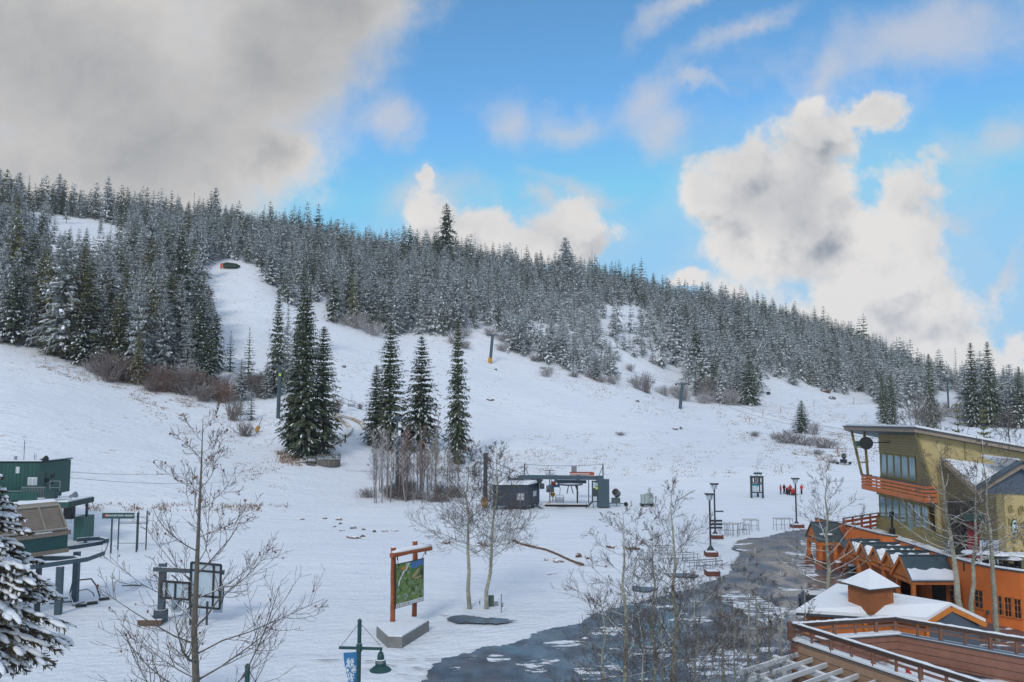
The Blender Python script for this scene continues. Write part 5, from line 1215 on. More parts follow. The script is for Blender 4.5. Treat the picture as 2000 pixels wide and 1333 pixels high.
# ---------------------------------------------------------------- centre drive station
def centre_station():
    Y=123.0; s=Y/FPX; X=lambda px,y=0:(px-1000)/FPX*(Y+y); Z=lambda py,y=0:CZ-(py-800)/FPX*(Y+y)
    g=hz(X(1080),Y)
    e=thing('chairlift_station',(X(1090),Y,g),'dark steel chairlift drive station with long overhead beam','lift station')
    mb=MB(); mb.beam((X(1015),Y,Z(930)),(X(1176),Y,Z(932)),.6,.62); mb.beam((X(992),Y-.2,Z(935)),(X(1020),Y-.2,Z(934)),.55,.5); mb.beam((X(992),Y-.2,Z(929)),(X(1000),Y-.2,Z(935)),.3,.35); mb.beam((X(1012),Y-.3,Z(928)),(X(1025),Y-.3,Z(939)),.3,.3); mb.build('main_beam',STEEL,e)
    mb=MB()
    for px in (1024,1176): mb.beam((X(px),Y,Z(930)),(X(px),Y,Z(905)),.17,.17)
    mb.beam((X(1024),Y,Z(910)),(X(1033),Y,Z(928)),.09,.09); mb.beam((X(1176),Y,Z(909)),(X(1168),Y,Z(928)),.09,.09); mb.build('mast',STEELD,e)
    mb=MB(); q=[Vector((X(1024+152*t),Y,Z(906+3.2*math.sin(math.pi*t)))) for t in [i/10 for i in range(11)]]; mb.tube(q,.03,4); mb.build('guy_wire',CABLE,e)
    # right cabin leg
    mb=MB(); mb.box((X(1176),Y+.3,(Z(935)+g)/2+.1),(X(1187)-X(1165),1.7,Z(935)-g)); hut=mb.build('leg_cabin',STEEL,e)
    mb=MB(); mb.box((X(1170),Y+.1,Z(933)),(1.0,1.2,.9)); mb.build('beam_head',STEEL,e)
    mb=MB(); mb.box((X(1160),Y-.3,(Z(937)+Z(978))/2),(1.0,.2,Z(937)-Z(978))); mb.beam((X(1156),Y-.3,Z(978)),(X(1156),Y-.3,g),.1,.1); pn=mb.build('notice_board',STEELD,e)
    mb=MB()
    for (x0,y0,x1,y1) in ((1156,940,1161,951),(1156,967,1163,976),(1162,941,1166,947)): mb.box(((X(x0)+X(x1))/2,Y-.43,(Z(y0)+Z(y1))/2),(X(x1)-X(x0),.05,Z(y0)-Z(y1)))
    mb.build('notice',PAPER,pn); mb=MB(); mb.box((X(1163),Y-.43,Z(951)),(.35,.05,.38)); mb.build('yellow_notice',mat('notice_yellow',(.5,.55,.03),.5),pn)
    mb=MB(); mb.beam((X(1155),Y-.6,Z(974)),(X(1140),Y-1.6,g+.1),.09,.09); mb.beam((X(1156),Y+.6,Z(978)),(X(1146),Y-.5,g+.1),.09,.09); mb.build('brace',STEELD,e)
    # carriage / bullwheel
    mb=MB(); mb.beam((X(1086,2),Y+2,Z(938,2)),(X(1143,2),Y+2,Z(939,2)),1.2,.5); mb.beam((X(1084),Y,Z(926)),(X(1084),Y,Z(941)),.35,.35); mb.beam((X(1128),Y,Z(926)),(X(1128),Y,Z(938)),.5,.4); mb.build('carriage',STEEL,e)
    mb=MB(); mb.lathe((X(1112,1.5),Y+1.5,Z(944,1.5)),[(1.9,-.1),(2.0,0),(1.9,.12),(.3,.2)],28); mb.build('bull_wheel',STEELD,e)
    mb=MB()
    for (x0,x1) in ((1110,1106),(1113,1118),(1121,1128),(1124,1126)): mb.beam((X(x0,5),Y+5,Z(943,5)),(X(x1,5),Y+5,Z(962,5)),.14,.14)
    mb.beam((X(1126,5),Y+5,Z(943,5)),(X(1126,5),Y+5,g),.22,.22); mb.beam((X(1148,3),Y+3,Z(934,3)),(X(1148,3),Y+3,g+.3),.13,.13); mb.build('support_leg',STEELD,e)
    mb=MB(); mb.box((X(1082),Y+3,Z(946)),(.7,.7,.6)); mb.build('motor',mat('dull_red',(.20,.04,.03),.7),e); mb=MB(); mb.box((X(1084),Y+4,Z(952)),(1.7,1.2,.35)); mb.build('blue_cover',mat('blue_tarp',(.08,.17,.30),.6),e)
    mb=MB(); mb.box((X(1076),Y+4,Z(958)),(1.2,1.0,1.0)); mb.build('plinth',CONC,e)
    mb=MB(); pw=X(1158,7)-X(1112,7); mb.box((X(1135,7),Y+7,Z(925,7)),(pw,1.4,.65)); mb.build('rust_tank',ORG,e)
    mb=MB(); mb.box((X(1120,7),Y+7,Z(915,7)),(.85,.05,.9)); mb.build('grille',GALV,e)
    # small sheave tower with arms
    mb=MB(); mb.beam((X(1073,6),Y+6,g),(X(1073,6),Y+6,Z(917,6)),.16,.16); mb.beam((X(1076,6),Y+6,g+1),(X(1076,6),Y+6,Z(926,6)),.10,.10)
    for zz,w in ((918,10),(923,9),(926,8)): mb.beam((X(1073-w,6),Y+6,Z(zz,6)),(X(1073+w,6),Y+6,Z(zz,6)),.12,.10)
    mb.build('sheave_frame',STEELD,e)
    mb=MB(); rg=random.Random(1)
    for k in range(9): c=Vector((X(1040+k*2.2),Y+.3,Z(937+rg.uniform(-1,3)))); mb.box(c,(rg.uniform(.2,.5),.4,rg.uniform(.15,.4)),rg.uniform(0,1))
    mb.build('drive_gear',BLACK,e)
    mb=MB(); mb.box((X(1058),Y+.3,Z(948)),(.7,1,.8)); mb.box((X(1054),Y+.2,Z(938)),(.5,.8,.8)); mb.build('gear_box',STEELD,e)
    mb=MB(); mb.box((X(1090),Y-.0,Z(929)+.36),(X(1150)-X(1030),.55,.05)); mb.build('beam_snow',SNOW,e)
centre_station()
def cabin():
    Y=120.0; X=lambda px,y=0:(px-1000)/FPX*(Y+y); Z=lambda py,y=0:CZ-(py-800)/FPX*(Y+y)
    g=hz(X(1000),Y); c=boards('dark_blue_cladding',(.028,.042,.062,1),.5,'X',.55,.03,.12,.12)
    e=thing('operator_cabin',(X(1000),Y,g),'dark navy wooden lift operator cabin with snowy roof','cabin')
    A=Vector((X(963),Y,0)); B=Vector((X(1031),Y,0)); C=Vector((X(1053,4.2),Y+4.2,0)); D_=C+(A-B)
    zb=g+.55; zt=Z(947)
    mb=MB(); mb.prism([(p.x,p.y,zb) for p in (A,B,C,D_)],(0,0,zt-zb)); mb.build('wall',c,e)
    mb=MB(); cc=(A+C)/2; r=[cc+(p-cc)*1.06 for p in (A,B,C,D_)]; mb.prism([(p.x,p.y,zt+.003) for p in r],(0,0,.14)); rf=mb.build('roof',TEALD,e)
    mb=MB(); r2=[cc+(p-cc)*1.04 for p in (A,B,C,D_)]; mb.add([(p.x,p.y,zt+.143) for p in r2]+[(p.x,p.y,zt+h) for p,h in zip(r2,(.35,.28,.75,.80))],[(0,1,5,4),(1,2,6,5),(2,3,7,6),(3,0,4,7),(4,5,6,7)]); mb.build('roof_snow',SNOW,rf)
    def w(x0,x1,y0,y1,m):
        mb=MB(); mb.box(((X(x0)+X(x1))/2,Y-.03,(Z(y0)+Z(y1))/2),(X(x1)-X(x0),.08,Z(y0)-Z(y1))); f=mb.build('window',m,e); mb=MB()
        for i in (0,1):
            for j in (0,1): mb.box((X(x0)+(X(x1)-X(x0))*(.27+.46*i),Y-.08,Z(y1)+(Z(y0)-Z(y1))*(.27+.46*j)),((X(x1)-X(x0))*.36,.03,(Z(y0)-Z(y1))*.36))
        mb.build('pane',PAPER,f)
    w(1009,1024,961,975,mat('curtain_pink',(.32,.22,.22),.7))
    # side window
    d=(C-B).normalized(); n=Vector((d.y,-d.x,0)); p=B+d*1.9; mb=MB(); mb.prism([p+n*.03+Vector((0,0,Z(970))),p+n*.03+d*1.3+Vector((0,0,Z(970))),p+n*.03+d*1.3+Vector((0,0,Z(960))),p+n*.03+Vector((0,0,Z(960)))],n*.04); mb.build('side_window',PAPER,e)
    mb=MB(); 
    for p in (A+Vector((.5,.5,0)),B+Vector((-.5,.4,0)),C+Vector((-.4,-.5,0)),(A+B)/2+Vector((0,.5,0)),(B+C)/2-n*.2): mb.box((p.x,p.y,g+.25),(.5,.5,.62))
    mb.build('skid',BLACK,e)
    mb=MB(); 
    for k in range(4): q=B.lerp(C,.45)+n*(.35+.3*k); mb.box((q.x,q.y,g+.5-.13*k),(.35,1.1,.06),.6)
    mb.build('step',GALV,e)
cabin()
def one(name,px,py,label,cat,fn,group=None):
    p=T_(px,py); e=thing(name,p,label,cat,group); fn(e,p,p.y/FPX); return e
def f(e,p,s):
    mb=MB(); mb.beam((p.x,p.y,p.z-.3),(p.x,p.y,p.z+102*s),.62,.62); mb.build('pole',mat('dark_pole',(.035,.045,.055),.6,noise=(2,.2)),e)
    mb=MB(); mb.box((p.x-.1,p.y-.35,p.z+.75),(.9,.3,1.4)); mb.build('yellow_pad',YEL,e)
    mb=MB()
    for k in range(18): mb.beam((p.x+.45,p.y-.1,p.z+.5+k*.4),(p.x+.75,p.y-.1,p.z+.5+k*.4),.03,.03)
    mb.beam((p.x+.75,p.y-.1,p.z+.3),(p.x+.75,p.y-.1,p.z+7.6),.04,.04); mb.build('ladder',STEELD,e)
one('station_pole',948,990,'thick dark pole with yellow padding left of the navy cabin','pole',f)
def f(e,p,s):
    mb=MB(); mb.beam((p.x-41*s,p.y,p.z+.18),(p.x+41*s,p.y,p.z+.14),1.0,.30); mb.build('barrier',BLACK,e); mb=MB(); mb.beam((p.x-45*s,p.y,p.z+.42),(p.x+38*s,p.y,p.z+.38),.9,.10); mb.build('snow_top',SNOW,e)
one('loading_barrier',1106,990,'low dark roll barrier with snow on top in front of the lift station','barrier',f)
def f(e,p,s):
    mb=MB(); mb.lathe((p.x,p.y,p.z),[(.34,0),(.38,.25),(.34,.5)],12); mb.build('drum',YEL,e)
one('yellow_drum',1071,990,'yellow drum at the left end of the low barrier','drum',f)
def f(e,p,s):
    mb=MB(); mb.tube([(p.x,p.y,p.z),(p.x,p.y,p.z+.9)],.07,6); mb.build('post',BLACK,e); mb=MB(); mb.lathe((p.x,p.y,p.z+.7),[(.12,0),(.40,.45),(.34,.72)],10); mb.build('padded_head',YEL,e)
one('padded_post',1080,981,'post with round yellow padding under the station beam','post',f)
# snow guns
def gun(px,py,sc,label,m):
    def f(e,p,s):
        k=sc
        mb=MB(); a=.3
        for sx in (-1,1): mb.beam((p.x+sx*1.3*k,p.y,p.z+.3*k),(p.x-sx*.2*k,p.y+.2,p.z+.5*k),.12*k,.1*k)
        mb.beam((p.x,p.y-1.0*k,p.z+.25*k),(p.x,p.y,p.z+.5*k),.1*k,.1*k); mb.box((p.x,p.y,p.z+.75*k),(1.1*k,.9*k,.7*k)); mb.build('carriage',m,e)
        for sx in (-1.3,1.35): mb=MB(); mb.tube([(p.x+sx*k,p.y-.12*k,p.z+.28*k),(p.x+sx*k,p.y+.12*k,p.z+.28*k)],.28*k,12); mb.build('wheel',RUB,e)
        mb=MB(); c=Vector((p.x+.1*k,p.y,p.z+1.75*k)); d=Vector((-.35,-.8,.35)).normalized()
        mb.tube([c-d*.55*k,c-d*.4*k,c+d*.3*k,c+d*.5*k],[.40*k,.50*k,.46*k,.50*k],16); mb.tube([(p.x,p.y,p.z+.9*k),(c.x,c.y,c.z-.3*k)],.12*k,8); mb.build('fan_barrel',m,e)
        mb=MB(); mb.tube([c+d*.5*k,c+d*.53*k],[.40*k,.15*k],12); mb.build('fan_grille',BLACK,e)
    return one('snow_gun',px,py,label,'snow gun',f)
gun(1203,990,1.15,'grey wheeled fan snow gun right of the lift station',mat('gun_grey',(.10,.12,.13),.5,.3,noise=(4,.4)))
gun(1648,908,1.0,'black fan snow gun on the slope left of the lodge',BLACK)
def f(e,p,s):
    W2=.42
    for i,(dx,h) in enumerate(((-.62,1.45),(-.1,1.5),(.38,1.62),(.80,1.62))):
        mb=MB(); mb.box((p.x+dx,p.y+(.0 if i<2 else .25),p.z+.42+h/2),(.46,1.0,h)); mb.build('cabinet',mat('cabinet_grey_green',(.33,.38,.37),.5,noise=(2,.08),snow=(.9,2,.1)) if 'cabinet_grey_green' not in MAT else MAT['cabinet_grey_green'],e)
    mb=MB(); mb.box((p.x,p.y,p.z+.32),(2.0,1.3,.14)); mb.box((p.x-.7,p.y,p.z+.12),(.4,1.2,.26)); mb.box((p.x+.75,p.y,p.z+.12),(.4,1.2,.26)); mb.build('pallet',BLACK,e)
one('crate_stack',1263,990,'row of pale grey-green cabinets on a pallet by the snow gun','cabinets',f)
# ---------------------------------------------------------------- lift towers
def tower(px,py,top,label,arms,pad=None,lean=0,wpx=None,ins=()):
    def f(e,p,s):
        d=ray(px+lean,top); zt=CZ+d[2]*p.y/d[1]; tx=(p.x)+(lean)*s; w=(wpx or 7)*s/2
        mb=MB(); mb.tube([(p.x,p.y,p.z-.5),(tx,p.y,zt)],[w*1.1,w],12); mb.build('pole',STEEL,e)
        if pad: mb=MB(); mb.tube([(p.x,p.y,p.z-.1),(p.x+(tx-p.x)*.14,p.y,p.z+1.9)],w*1.45,12); mb.build('yellow_pad',YEL,e)
        if arms:
            a,h=arms; mb=MB(); mb.beam((tx-a*s,p.y,zt+h),(tx+a*s,p.y,zt+h),.35,.35); mb.beam((tx,p.y,zt-.2),(tx,p.y,zt+h),.4,.4); mb.build('crossarm',STEEL,e)
            for sx in (-1,1):
                mb=MB(); c=Vector((tx+sx*a*s*.92,p.y,zt+h-.15)); mb.beam(c-Vector((0,1.6,.1)),c+Vector((0,1.6,.3)),.2,.22)
                for k in range(5): q=c+Vector((0,-1.4+.7*k,-.25+.05*k)); mb.tube([q-Vector((.1,0,0)),q+Vector((.1,0,0))],.22,10)
                mb.build('sheave_train',STEELD,e)
            mb=MB()
            for sx in (-1,1): mb.beam((tx+sx*a*s*.9,p.y,zt+h),(tx+sx*a*s*.7,p.y,zt+h+1.1),.07,.07)
            mb.beam((tx-a*s*.7,p.y,zt+h+1.1),(tx+a*s*.7,p.y,zt+h+1.1),.07,.07); mb.build('lifting_frame',STEELD,e)
        for (nm,dy,dx,bw,bh,m) in ins: mb=MB(); mb.box((tx+dx,p.y-w-.06,zt-dy),(bw,.06,bh)); mb.build(nm,m,e)
    return one('lift_tower',px,py,label,'lift tower',f)
tower(543,818,716,'blue-grey lift tower with lime tag beside the big spruce clump',(13,.15),wpx=7,lean=1,ins=(('lime_tag',1.9,.2,.5,.6,mat('lime',(.45,.62,.06),.5)),))
tower(775,960,818,'lift tower rising out of the bare sapling grove',(11,.15),wpx=7,lean=1,ins=(('number_plate',1.0,.3,.45,.9,WHITE),('number_plate',2.4,.3,.45,.9,WHITE)))
tower(957,710,655,'leaning lift tower with yellow foot padding on the ridge of the run',(12,.1),pad=True,lean=5,wpx=5.5)
tower(1328,799,750,'bare leaning lift tower post on the right-hand slope',(14,.0),lean=6,wpx=6)
tower(1813+40,800,742,'distant lift tower far behind the lodge roof',(8,0),wpx=3)
def cable(pts,label,r=.035,name='lift_cable'):
    mb=MB(); out=[]
    for i in range(len(pts)-1):
        a,b=pts[i],pts[i+1]; L=(b-a).length
        for k in range(14): t=k/14; out.append(a.lerp(b,t)-Vector((0,0,L*.02*4*t*(1-t))))
    out.append(pts[-1]); mb.tube(out,r,4,cap=False); tag(mb.build(name,CABLE,fixn=False),label,'cable')
def PT(px,py,ref): # point above terrain hit of tower base ref
    p=T_(*ref); return P(px,py,p.y)
t1=(543,818); t2=(775,960); t3=(957,710); t4=(1328,799)
up=T_(640,600)
cable([PT(533,716,t1),PT(765,818,t2),P(1010,934,123)],'left strand of the lift cable from the tower by the clump to the station'); cable([PT(556,716,t1),PT(787,818,t2),P(1040,933,123)],'right strand of the lift cable passing over the sapling grove')
cable([P(880,610,330),PT(952,655,t3),PT(1322,750,t4),P(1720,858,150),P(1990,930,110)],'left strand of the long cable crossing the right-hand slope',.03); cable([P(905,605,330),PT(972,655,t3),PT(1347,750,t4),P(1740,850,150),P(2010,915,110)],'right strand of the long cable crossing the right-hand slope',.03)
cable([P(60,915,89),P(480,908,150),P(960,912,135)],'thin wire strung low across the slope from the green lift building',.02,'wire'); cable([P(120,932,88),P(560,925,150),P(990,925,125)],'lower thin wire strung across the slope',.02,'wire')
def chair(p,s,label,w=1.0):
    e=thing('chairlift_chair',p,label,'chairlift chair','hanging chairs'); mb=MB(); k=w
    mb.tube([p,p+Vector((.1,0,-.5*k)),p+Vector((0,0,-1.6*k))],.04,5); mb.tube([p+Vector((-.75*k,0,-2.9*k)),p+Vector((-.75*k,0,-1.75*k)),p+Vector((-.4*k,0,-1.6*k)),p+Vector((.4*k,0,-1.6*k)),p+Vector((.75*k,0,-1.75*k)),p+Vector((.75*k,0,-2.9*k))],.04,5); mb.build('hanger',STEELD,e)
    mb=MB(); mb.box(p+Vector((0,-.25*k,-2.9*k)),(1.5*k,.5*k,.08)); mb.build('seat',BLACK,e); mb=MB()
    for q in range(4): mb.beam(p+Vector((-.72*k,.05,-2.75*k+.16*q)),p+Vector((.72*k,.05,-2.75*k+.16*q)),.04,.09)
    mb.build('backrest',STEELD,e)
    mb=MB(); mb.box(p+Vector((0,-.25*k,-2.84*k)),(1.3*k,.4*k,.05)); mb.build('snow',SNOW,e)
chair(P(687,768,195),1,'chair hanging just right of the big spruce clump',1.15); chair(P(1266,730,330),1,'left of two chairs hanging above brush on the slope',1.15); chair(P(1275,732,322),1,'right of two chairs hanging above brush on the slope',1.15); chair(P(1093,950,122),1,'chair hanging inside the drive station',.82); chair(P(1356,760,300),1,'chair hanging right of the bare tower',.9)
# ---------------------------------------------------------------- coaster track, stage, posts
TAN=mat('tan_track',(.40,.30,.17),.8,noise=(2,.2),snow=(.97,1,.1))
for pts,l in (([(648,812),(668,816),(690,822),(706,831),(714,842)],'upper tan curve of the coaster track beside the spruce clump'),([(648,818),(664,824),(676,831),(684,840),(682,848),(674,856)],'lower tan curve of the coaster track beside the spruce clump')):
    q=[T_(x,y)+Vector((0,0,.45)) for x,y in pts]; e=thing('coaster_track',q[0],l,'track'); mb=MB()
    for i in range(len(q)-1): mb.beam(q[i],q[i+1]+(q[i+1]-q[i]).normalized()*.15,1.0,.22)
    mb.build('trough',TAN,e); mb=MB()
    for a in q: mb.beam(a-Vector((0,0,.8)),a,.1,.1)
    mb.build('stand',STEELD,e)
q=[T_(x,y)+Vector((0,0,.25)) for x,y in ((672,862),(660,868),(646,876))]; mb=MB(); mb.tube(q,.12,6); tag(mb.build('hose',ORG),'short rusty pipe curve left of the two dark posts','pipe')
for px,l in ((652,'dark snow post, left of the pair behind the wooden stage'),(674,'dark snow post, right of the pair behind the wooden stage')):
    p=T_(px,866); mb=MB(); mb.tube([p,p+Vector((0,0,1.6))],.14,8); mb.lathe(p+Vector((0,0,1.55)),[(.16,0),(.16,.1),(.05,.14)],8); tag(mb.build('padded_post',BLACK),l,'post')
def stage():
    p=T_(632,908); Y=p.y; s=Y/FPX; X=lambda px,y=0:(px-1000)/FPX*(Y+y); z0=p.z
    e=thing('wooden_stage',p,'grey curved wooden stage with railing under the big spruces','stage'); wd=boards('grey_deck_wood',(.13,.115,.10,1),.3,'X',.85,.03,.2,.1)
    mb=MB(); arc=[(X(625),Y-1.0),(X(640),Y-1.6),(X(655),Y-1.4),(X(665),Y-.6),(X(667),Y+.4),(X(660),Y+1.6),(X(625),Y+1.2)]; mb.prism([(a,b,z0-.3) for a,b in arc],(0,0,1.15)); mb.build('deck',wd,e)
    mb=MB(); q=arc[:6]
    for z in (1.55,1.95,2.15):
        for i in range(5): mb.beam((q[i][0],q[i][1],z0+z-.3),(q[i+1][0],q[i+1][1],z0+z-.3),.06,.08)
    for a,b in q: mb.beam((a,b,z0+.8),(a,b,z0+1.9),.09,.09)
    for i in range(5): a=(q[i][0]+q[i+1][0])/2; b=(q[i][1]+q[i+1][1])/2; mb.beam((a,b,z0+.8),(a,b,z0+1.9),.05,.05)
    mb.build('railing',wd,e)
    mb=MB(); mb.box((X(610),Y,z0+.55),(3.2,1.5,.14)); mb.box((X(588),Y-.3,z0+.3),(3.4,1.4,.5)); mb.build('ramp',wd,e)
    mb=MB()
    for k in range(5): mb.box((X(612)+.1*k,Y-1.0-.28*k,z0+.62-.13*k),(1.6,.28,.07))
    mb.build('step',wd,e); mb=MB(); mb.beam((X(598),Y-.6,z0+1.5),(X(622),Y-.8,z0+1.5),.07,.09)
    for px in (598,606,614,622): mb.beam((X(px),Y-.7,z0+.6),(X(px),Y-.7,z0+1.5),.07,.07)
    mb.build('hand_rail',wd,e); mb=MB(); mb.box((X(588),Y-.3,z0+.58),(3.2,1.2,.08)); mb.build('snow',SNOW,e)
stage()
def f(e,p,s):
    mb=MB(); mb.beam((p.x-.2,p.y,p.z),(p.x+1.0,p.y,p.z+3.1),.10,.10); mb.build('pole',BLACK,e)
    mb=MB(); mb.beam((p.x-.15,p.y,p.z+.2),(p.x+.35,p.y,p.z+1.3),1.1,.5); mb.build('yellow_sled_pad',YEL,e)
one('tilted_post',502,846,'tilted post with a yellow pad on the snow near the round shrub','post',f)
# hut up the hill, orange marker
def f(e,p,s):
    mb=MB(); mb.box((p.x,p.y,p.z+.6),(26*s,5,1.5)); mb.build('wall',mat('hut_green',(.03,.055,.03),.8,noise=(1,.2)),e)
    mb=MB(); mb.prism([(p.x-14*s,p.y-2.8,p.z+1.35),(p.x-6*s,p.y-2.8,p.z+2.0),(p.x+14*s,p.y-2.8,p.z+1.35)],(0,5.6,0)); mb.build('roof',mat('hut_roof',(.05,.07,.04),.8),e)
one('hut',452,524,'small dark green hut at the top of the steep run','hut',f)
def f(e,p,s): mb=MB(); mb.box((p.x,p.y,p.z+1.2),(4*s,.4,2.0)); mb.build('panel',mat('safety_orange',(.75,.10,.02),.6),e); mb=MB(); mb.beam(p,p+Vector((0,.3,2.6)),.15,.15); mb.build('post',BLACK,e)
one('marker_sign',432,525,'bright orange marker panel beside the hut at the top of the run','marker',f)
for i,(px,py,h,l) in enumerate([(1018,802,12,''),(1464,826,10,'orange fence stake, leftmost near the lone spruce'),(1490,813,12,'orange fence stake left of the lone spruce, upper'),(1525,806,10,'orange stake above the lone spruce'),(1590,795,12,'dark stake on the road across the right slope'),(1668,790,14,'thin dark stake in the middle of the right slope road'),(1708,790,12,'orange stake at the end of the right slope road'),(1582,878,9,'short stake above the long hedge end'),(1525,915,0,''),(1637,890,16,'dark leaning pole with orange sled, above the snow gun'),(1526,922,12,'thin marker pole on the snow above the patrollers'),(1405,795,8,'short stake on the slope right of the bare tower')]):
    if not l: continue
    p=T_(px,py); mb=MB(); s=p.y/FPX; mb.tube([p-Vector((0,0,.3)),p+Vector((0.1*(i%3-1),0,h*s))],.09 if 'orange' in l else .07,6); tag(mb.build('stake',ORG if 'orange' in l else LOG),l,'stake')
# low orange rope fence lines
for pts,l in (([(1440,815),(1460,822),(1480,820),(1505,812),(1530,806)],'orange rope fence sagging across the right slope'),([(1500,806),(1590,796),(1668,791),(1712,789)],'orange rope line along the slope road towards the shoulder')):
    mb=MB(); mb.tube([T_(x,y)+Vector((0,0,.5)) for x,y in pts],.03,4); tag(mb.build('rope_fence',ORG),l,'rope fence')
# snow-making machine on the ridge road, right
def f(e,p,s): mb=MB(); mb.box((p.x,p.y,p.z+.8),(1.4,1.2,1.0)); mb.build('box',BLACK,e); mb=MB(); mb.beam(p+Vector((-.3,0,0)),p+Vector((.6,0,2.4)),.12,.12); mb.build('frame',STEELD,e)
one('snow_gun',1501,772,'tiny black snow machine at the edge of the forest road','snow gun',f)
# ---------------------------------------------------------------- ski patrollers
def person(px,py,pose,jacket,label,seed,face=0.0,h=1.76):
    p=T_(px,py); rng=random.Random(seed)
    J={'hip':(0,0,.95),'chest':(0,0,1.28),'neck':(0,0,1.47),'head':(0,-.02,1.60),'top':(0,-.01,1.72)}
    if pose=='stand':
        J.update(kl=(-.11,-.03,.50),fl=(-.13,.02,.08),tl=(-.14,-.16,.04),kr=(.11,-.05,.50),fr=(.14,0,.08),tr=(.16,-.18,.04),sl=(-.19,0,1.40),el=(-.27,.03,1.13),wl=(-.22,-.14,.95),sr=(.19,0,1.40),er=(.27,.03,1.13),wr=(.22,-.16,.98))
    elif pose=='kneel':
        dz=-.46; J={k:(v[0],v[1]-(.10 if v[2]>1.2 else 0),v[2]+dz) for k,v in J.items()}
        J.update(kl=(-.14,-.40,.45),fl=(-.14,-.38,.08),tl=(-.14,-.55,.04),kr=(.13,-.12,.10),fr=(.13,.35,.08),tr=(.13,.42,.02),sl=(-.19,-.1,.93),el=(-.24,-.25,.70),wl=(-.12,-.45,.62),sr=(.19,-.1,.93),er=(.24,-.22,.68),wr=(.10,-.45,.55))
    else: # bend
        J={'hip':(0,.15,.90),'chest':(0,-.12,1.12),'neck':(0,-.30,1.20),'head':(0,-.42,1.25),'top':(0,-.52,1.30)}
        J.update(kl=(-.12,-.02,.48),fl=(-.14,.1,.08),tl=(-.15,-.08,.04),kr=(.12,-.04,.48),fr=(.15,.08,.08),tr=(.17,-.1,.04),sl=(-.18,-.22,1.16),el=(-.22,-.35,.92),wl=(-.12,-.5,.72),sr=(.18,-.22,1.16),er=(.22,-.33,.92),wr=(.12,-.48,.70))
    ks=['hip','chest','neck','head','top','kl','fl','tl','kr','fr','tr','sl','el','wl','sr','er','wr']
    rad=dict(hip=.155,chest=.185,neck=.075,head=.115,top=.085,kl=.095,fl=.075,tl=.06,kr=.095,fr=.075,tr=.06,sl=.085,el=.075,wl=.055,sr=.085,er=.075,wr=.055)
    E=[('hip','chest'),('chest','neck'),('neck','head'),('head','top'),('hip','kl'),('kl','fl'),('fl','tl'),('hip','kr'),('kr','fr'),('fr','tr'),('chest','sl'),('sl','el'),('el','wl'),('chest','sr'),('sr','er'),('er','wr')]
    me=D.meshes.new('person'); me.from_pydata([J[k] for k in ks],[(ks.index(a),ks.index(b)) for a,b in E],[])
    o=D.objects.new('person',me); COL.objects.link(o); md=o.modifiers.new('s','SKIN'); sd_=o.modifiers.new('d','SUBSURF'); sd_.levels=1; sd_.render_levels=1
    for i,k in enumerate(ks): me.skin_vertices[0].data[i].radius=(rad[k],rad[k]); me.skin_vertices[0].data[i].use_root=(k=='hip')
    bpy.context.view_layer.update(); m2=D.meshes.new_from_object(o.evaluated_get(bpy.context.evaluated_depsgraph_get())); D.objects.remove(o)
    m2.name='person'; m2.materials.clear()
    for m in (PANTS,jacket,SKIN,HAT,RUB): m2.materials.append(m)
    hz_=J['hip'][2]; nk=Vector(J['neck']); hd=Vector(J['head']); tp=Vector(J['top'])
    for pl in m2.polygons:
        c=pl.center; dh=(c-hd).length
        if dh<.17 and (c-nk).length>.09: pl.material_index=3 if (c.z>hd.z+.03 or c.y>hd.y+.04) else 2
        elif c.z<.13: pl.material_index=4
        elif min((c-Vector(J['wl'])).length,(c-Vector(J['wr'])).length)<.085: pl.material_index=4
        elif c.z>hz_-.08 and not((pose=='kneel') and c.y<-.3 and c.z<.5): pl.material_index=1
        else: pl.material_index=0
    for pl in m2.polygons: pl.use_smooth=True
    m2.transform(Matrix.Scale(h/1.78,4))
    o=D.objects.new('person',m2); COL.objects.link(o); o.location=p-Vector((0,0,.03)); o.rotation_euler=(0,0,face); tag(o,label,'person')
PANTS=mat('black_ski_pants',(.012,.012,.014),.8); RJ=mat('red_jacket',(.55,.015,.012),.65); BJ=mat('black_jacket',(.02,.02,.025),.7); SKIN=mat('skin',(.45,.26,.18),.6); HAT=mat('dark_helmet',(.02,.02,.02),.5)
for i,(px,py,ps,j,f_,l) in enumerate([(1525,967,'stand',RJ,1.5,'person in red jacket and black trousers standing at the left end'),(1532,966,'stand',BJ,.3,'person all in black standing second from the left'),(1537,967,'bend',RJ,.6,'person in red jacket bending over, next to the one in black'),(1541,968,'kneel',BJ,-.4,'person in black kneeling in the middle of the red group'),
    (1544,966,'stand',RJ,.1,'person in red jacket standing behind the kneeling ones'),(1546,968.5,'kneel',RJ,.9,'person in red jacket kneeling, left of the lamp pole'),(1550.5,967.5,'kneel',RJ,-.6,'person in red kneeling second from the lamp pole'),(1554,968,'kneel',RJ,-1.0,'person in red kneeling right beside the lamp pole'),(1566,966,'stand',RJ,-1.2,'person in red jacket standing alone right of the lamp pole')]):
    person(px,py,ps,j,l,i,f_,1.8)
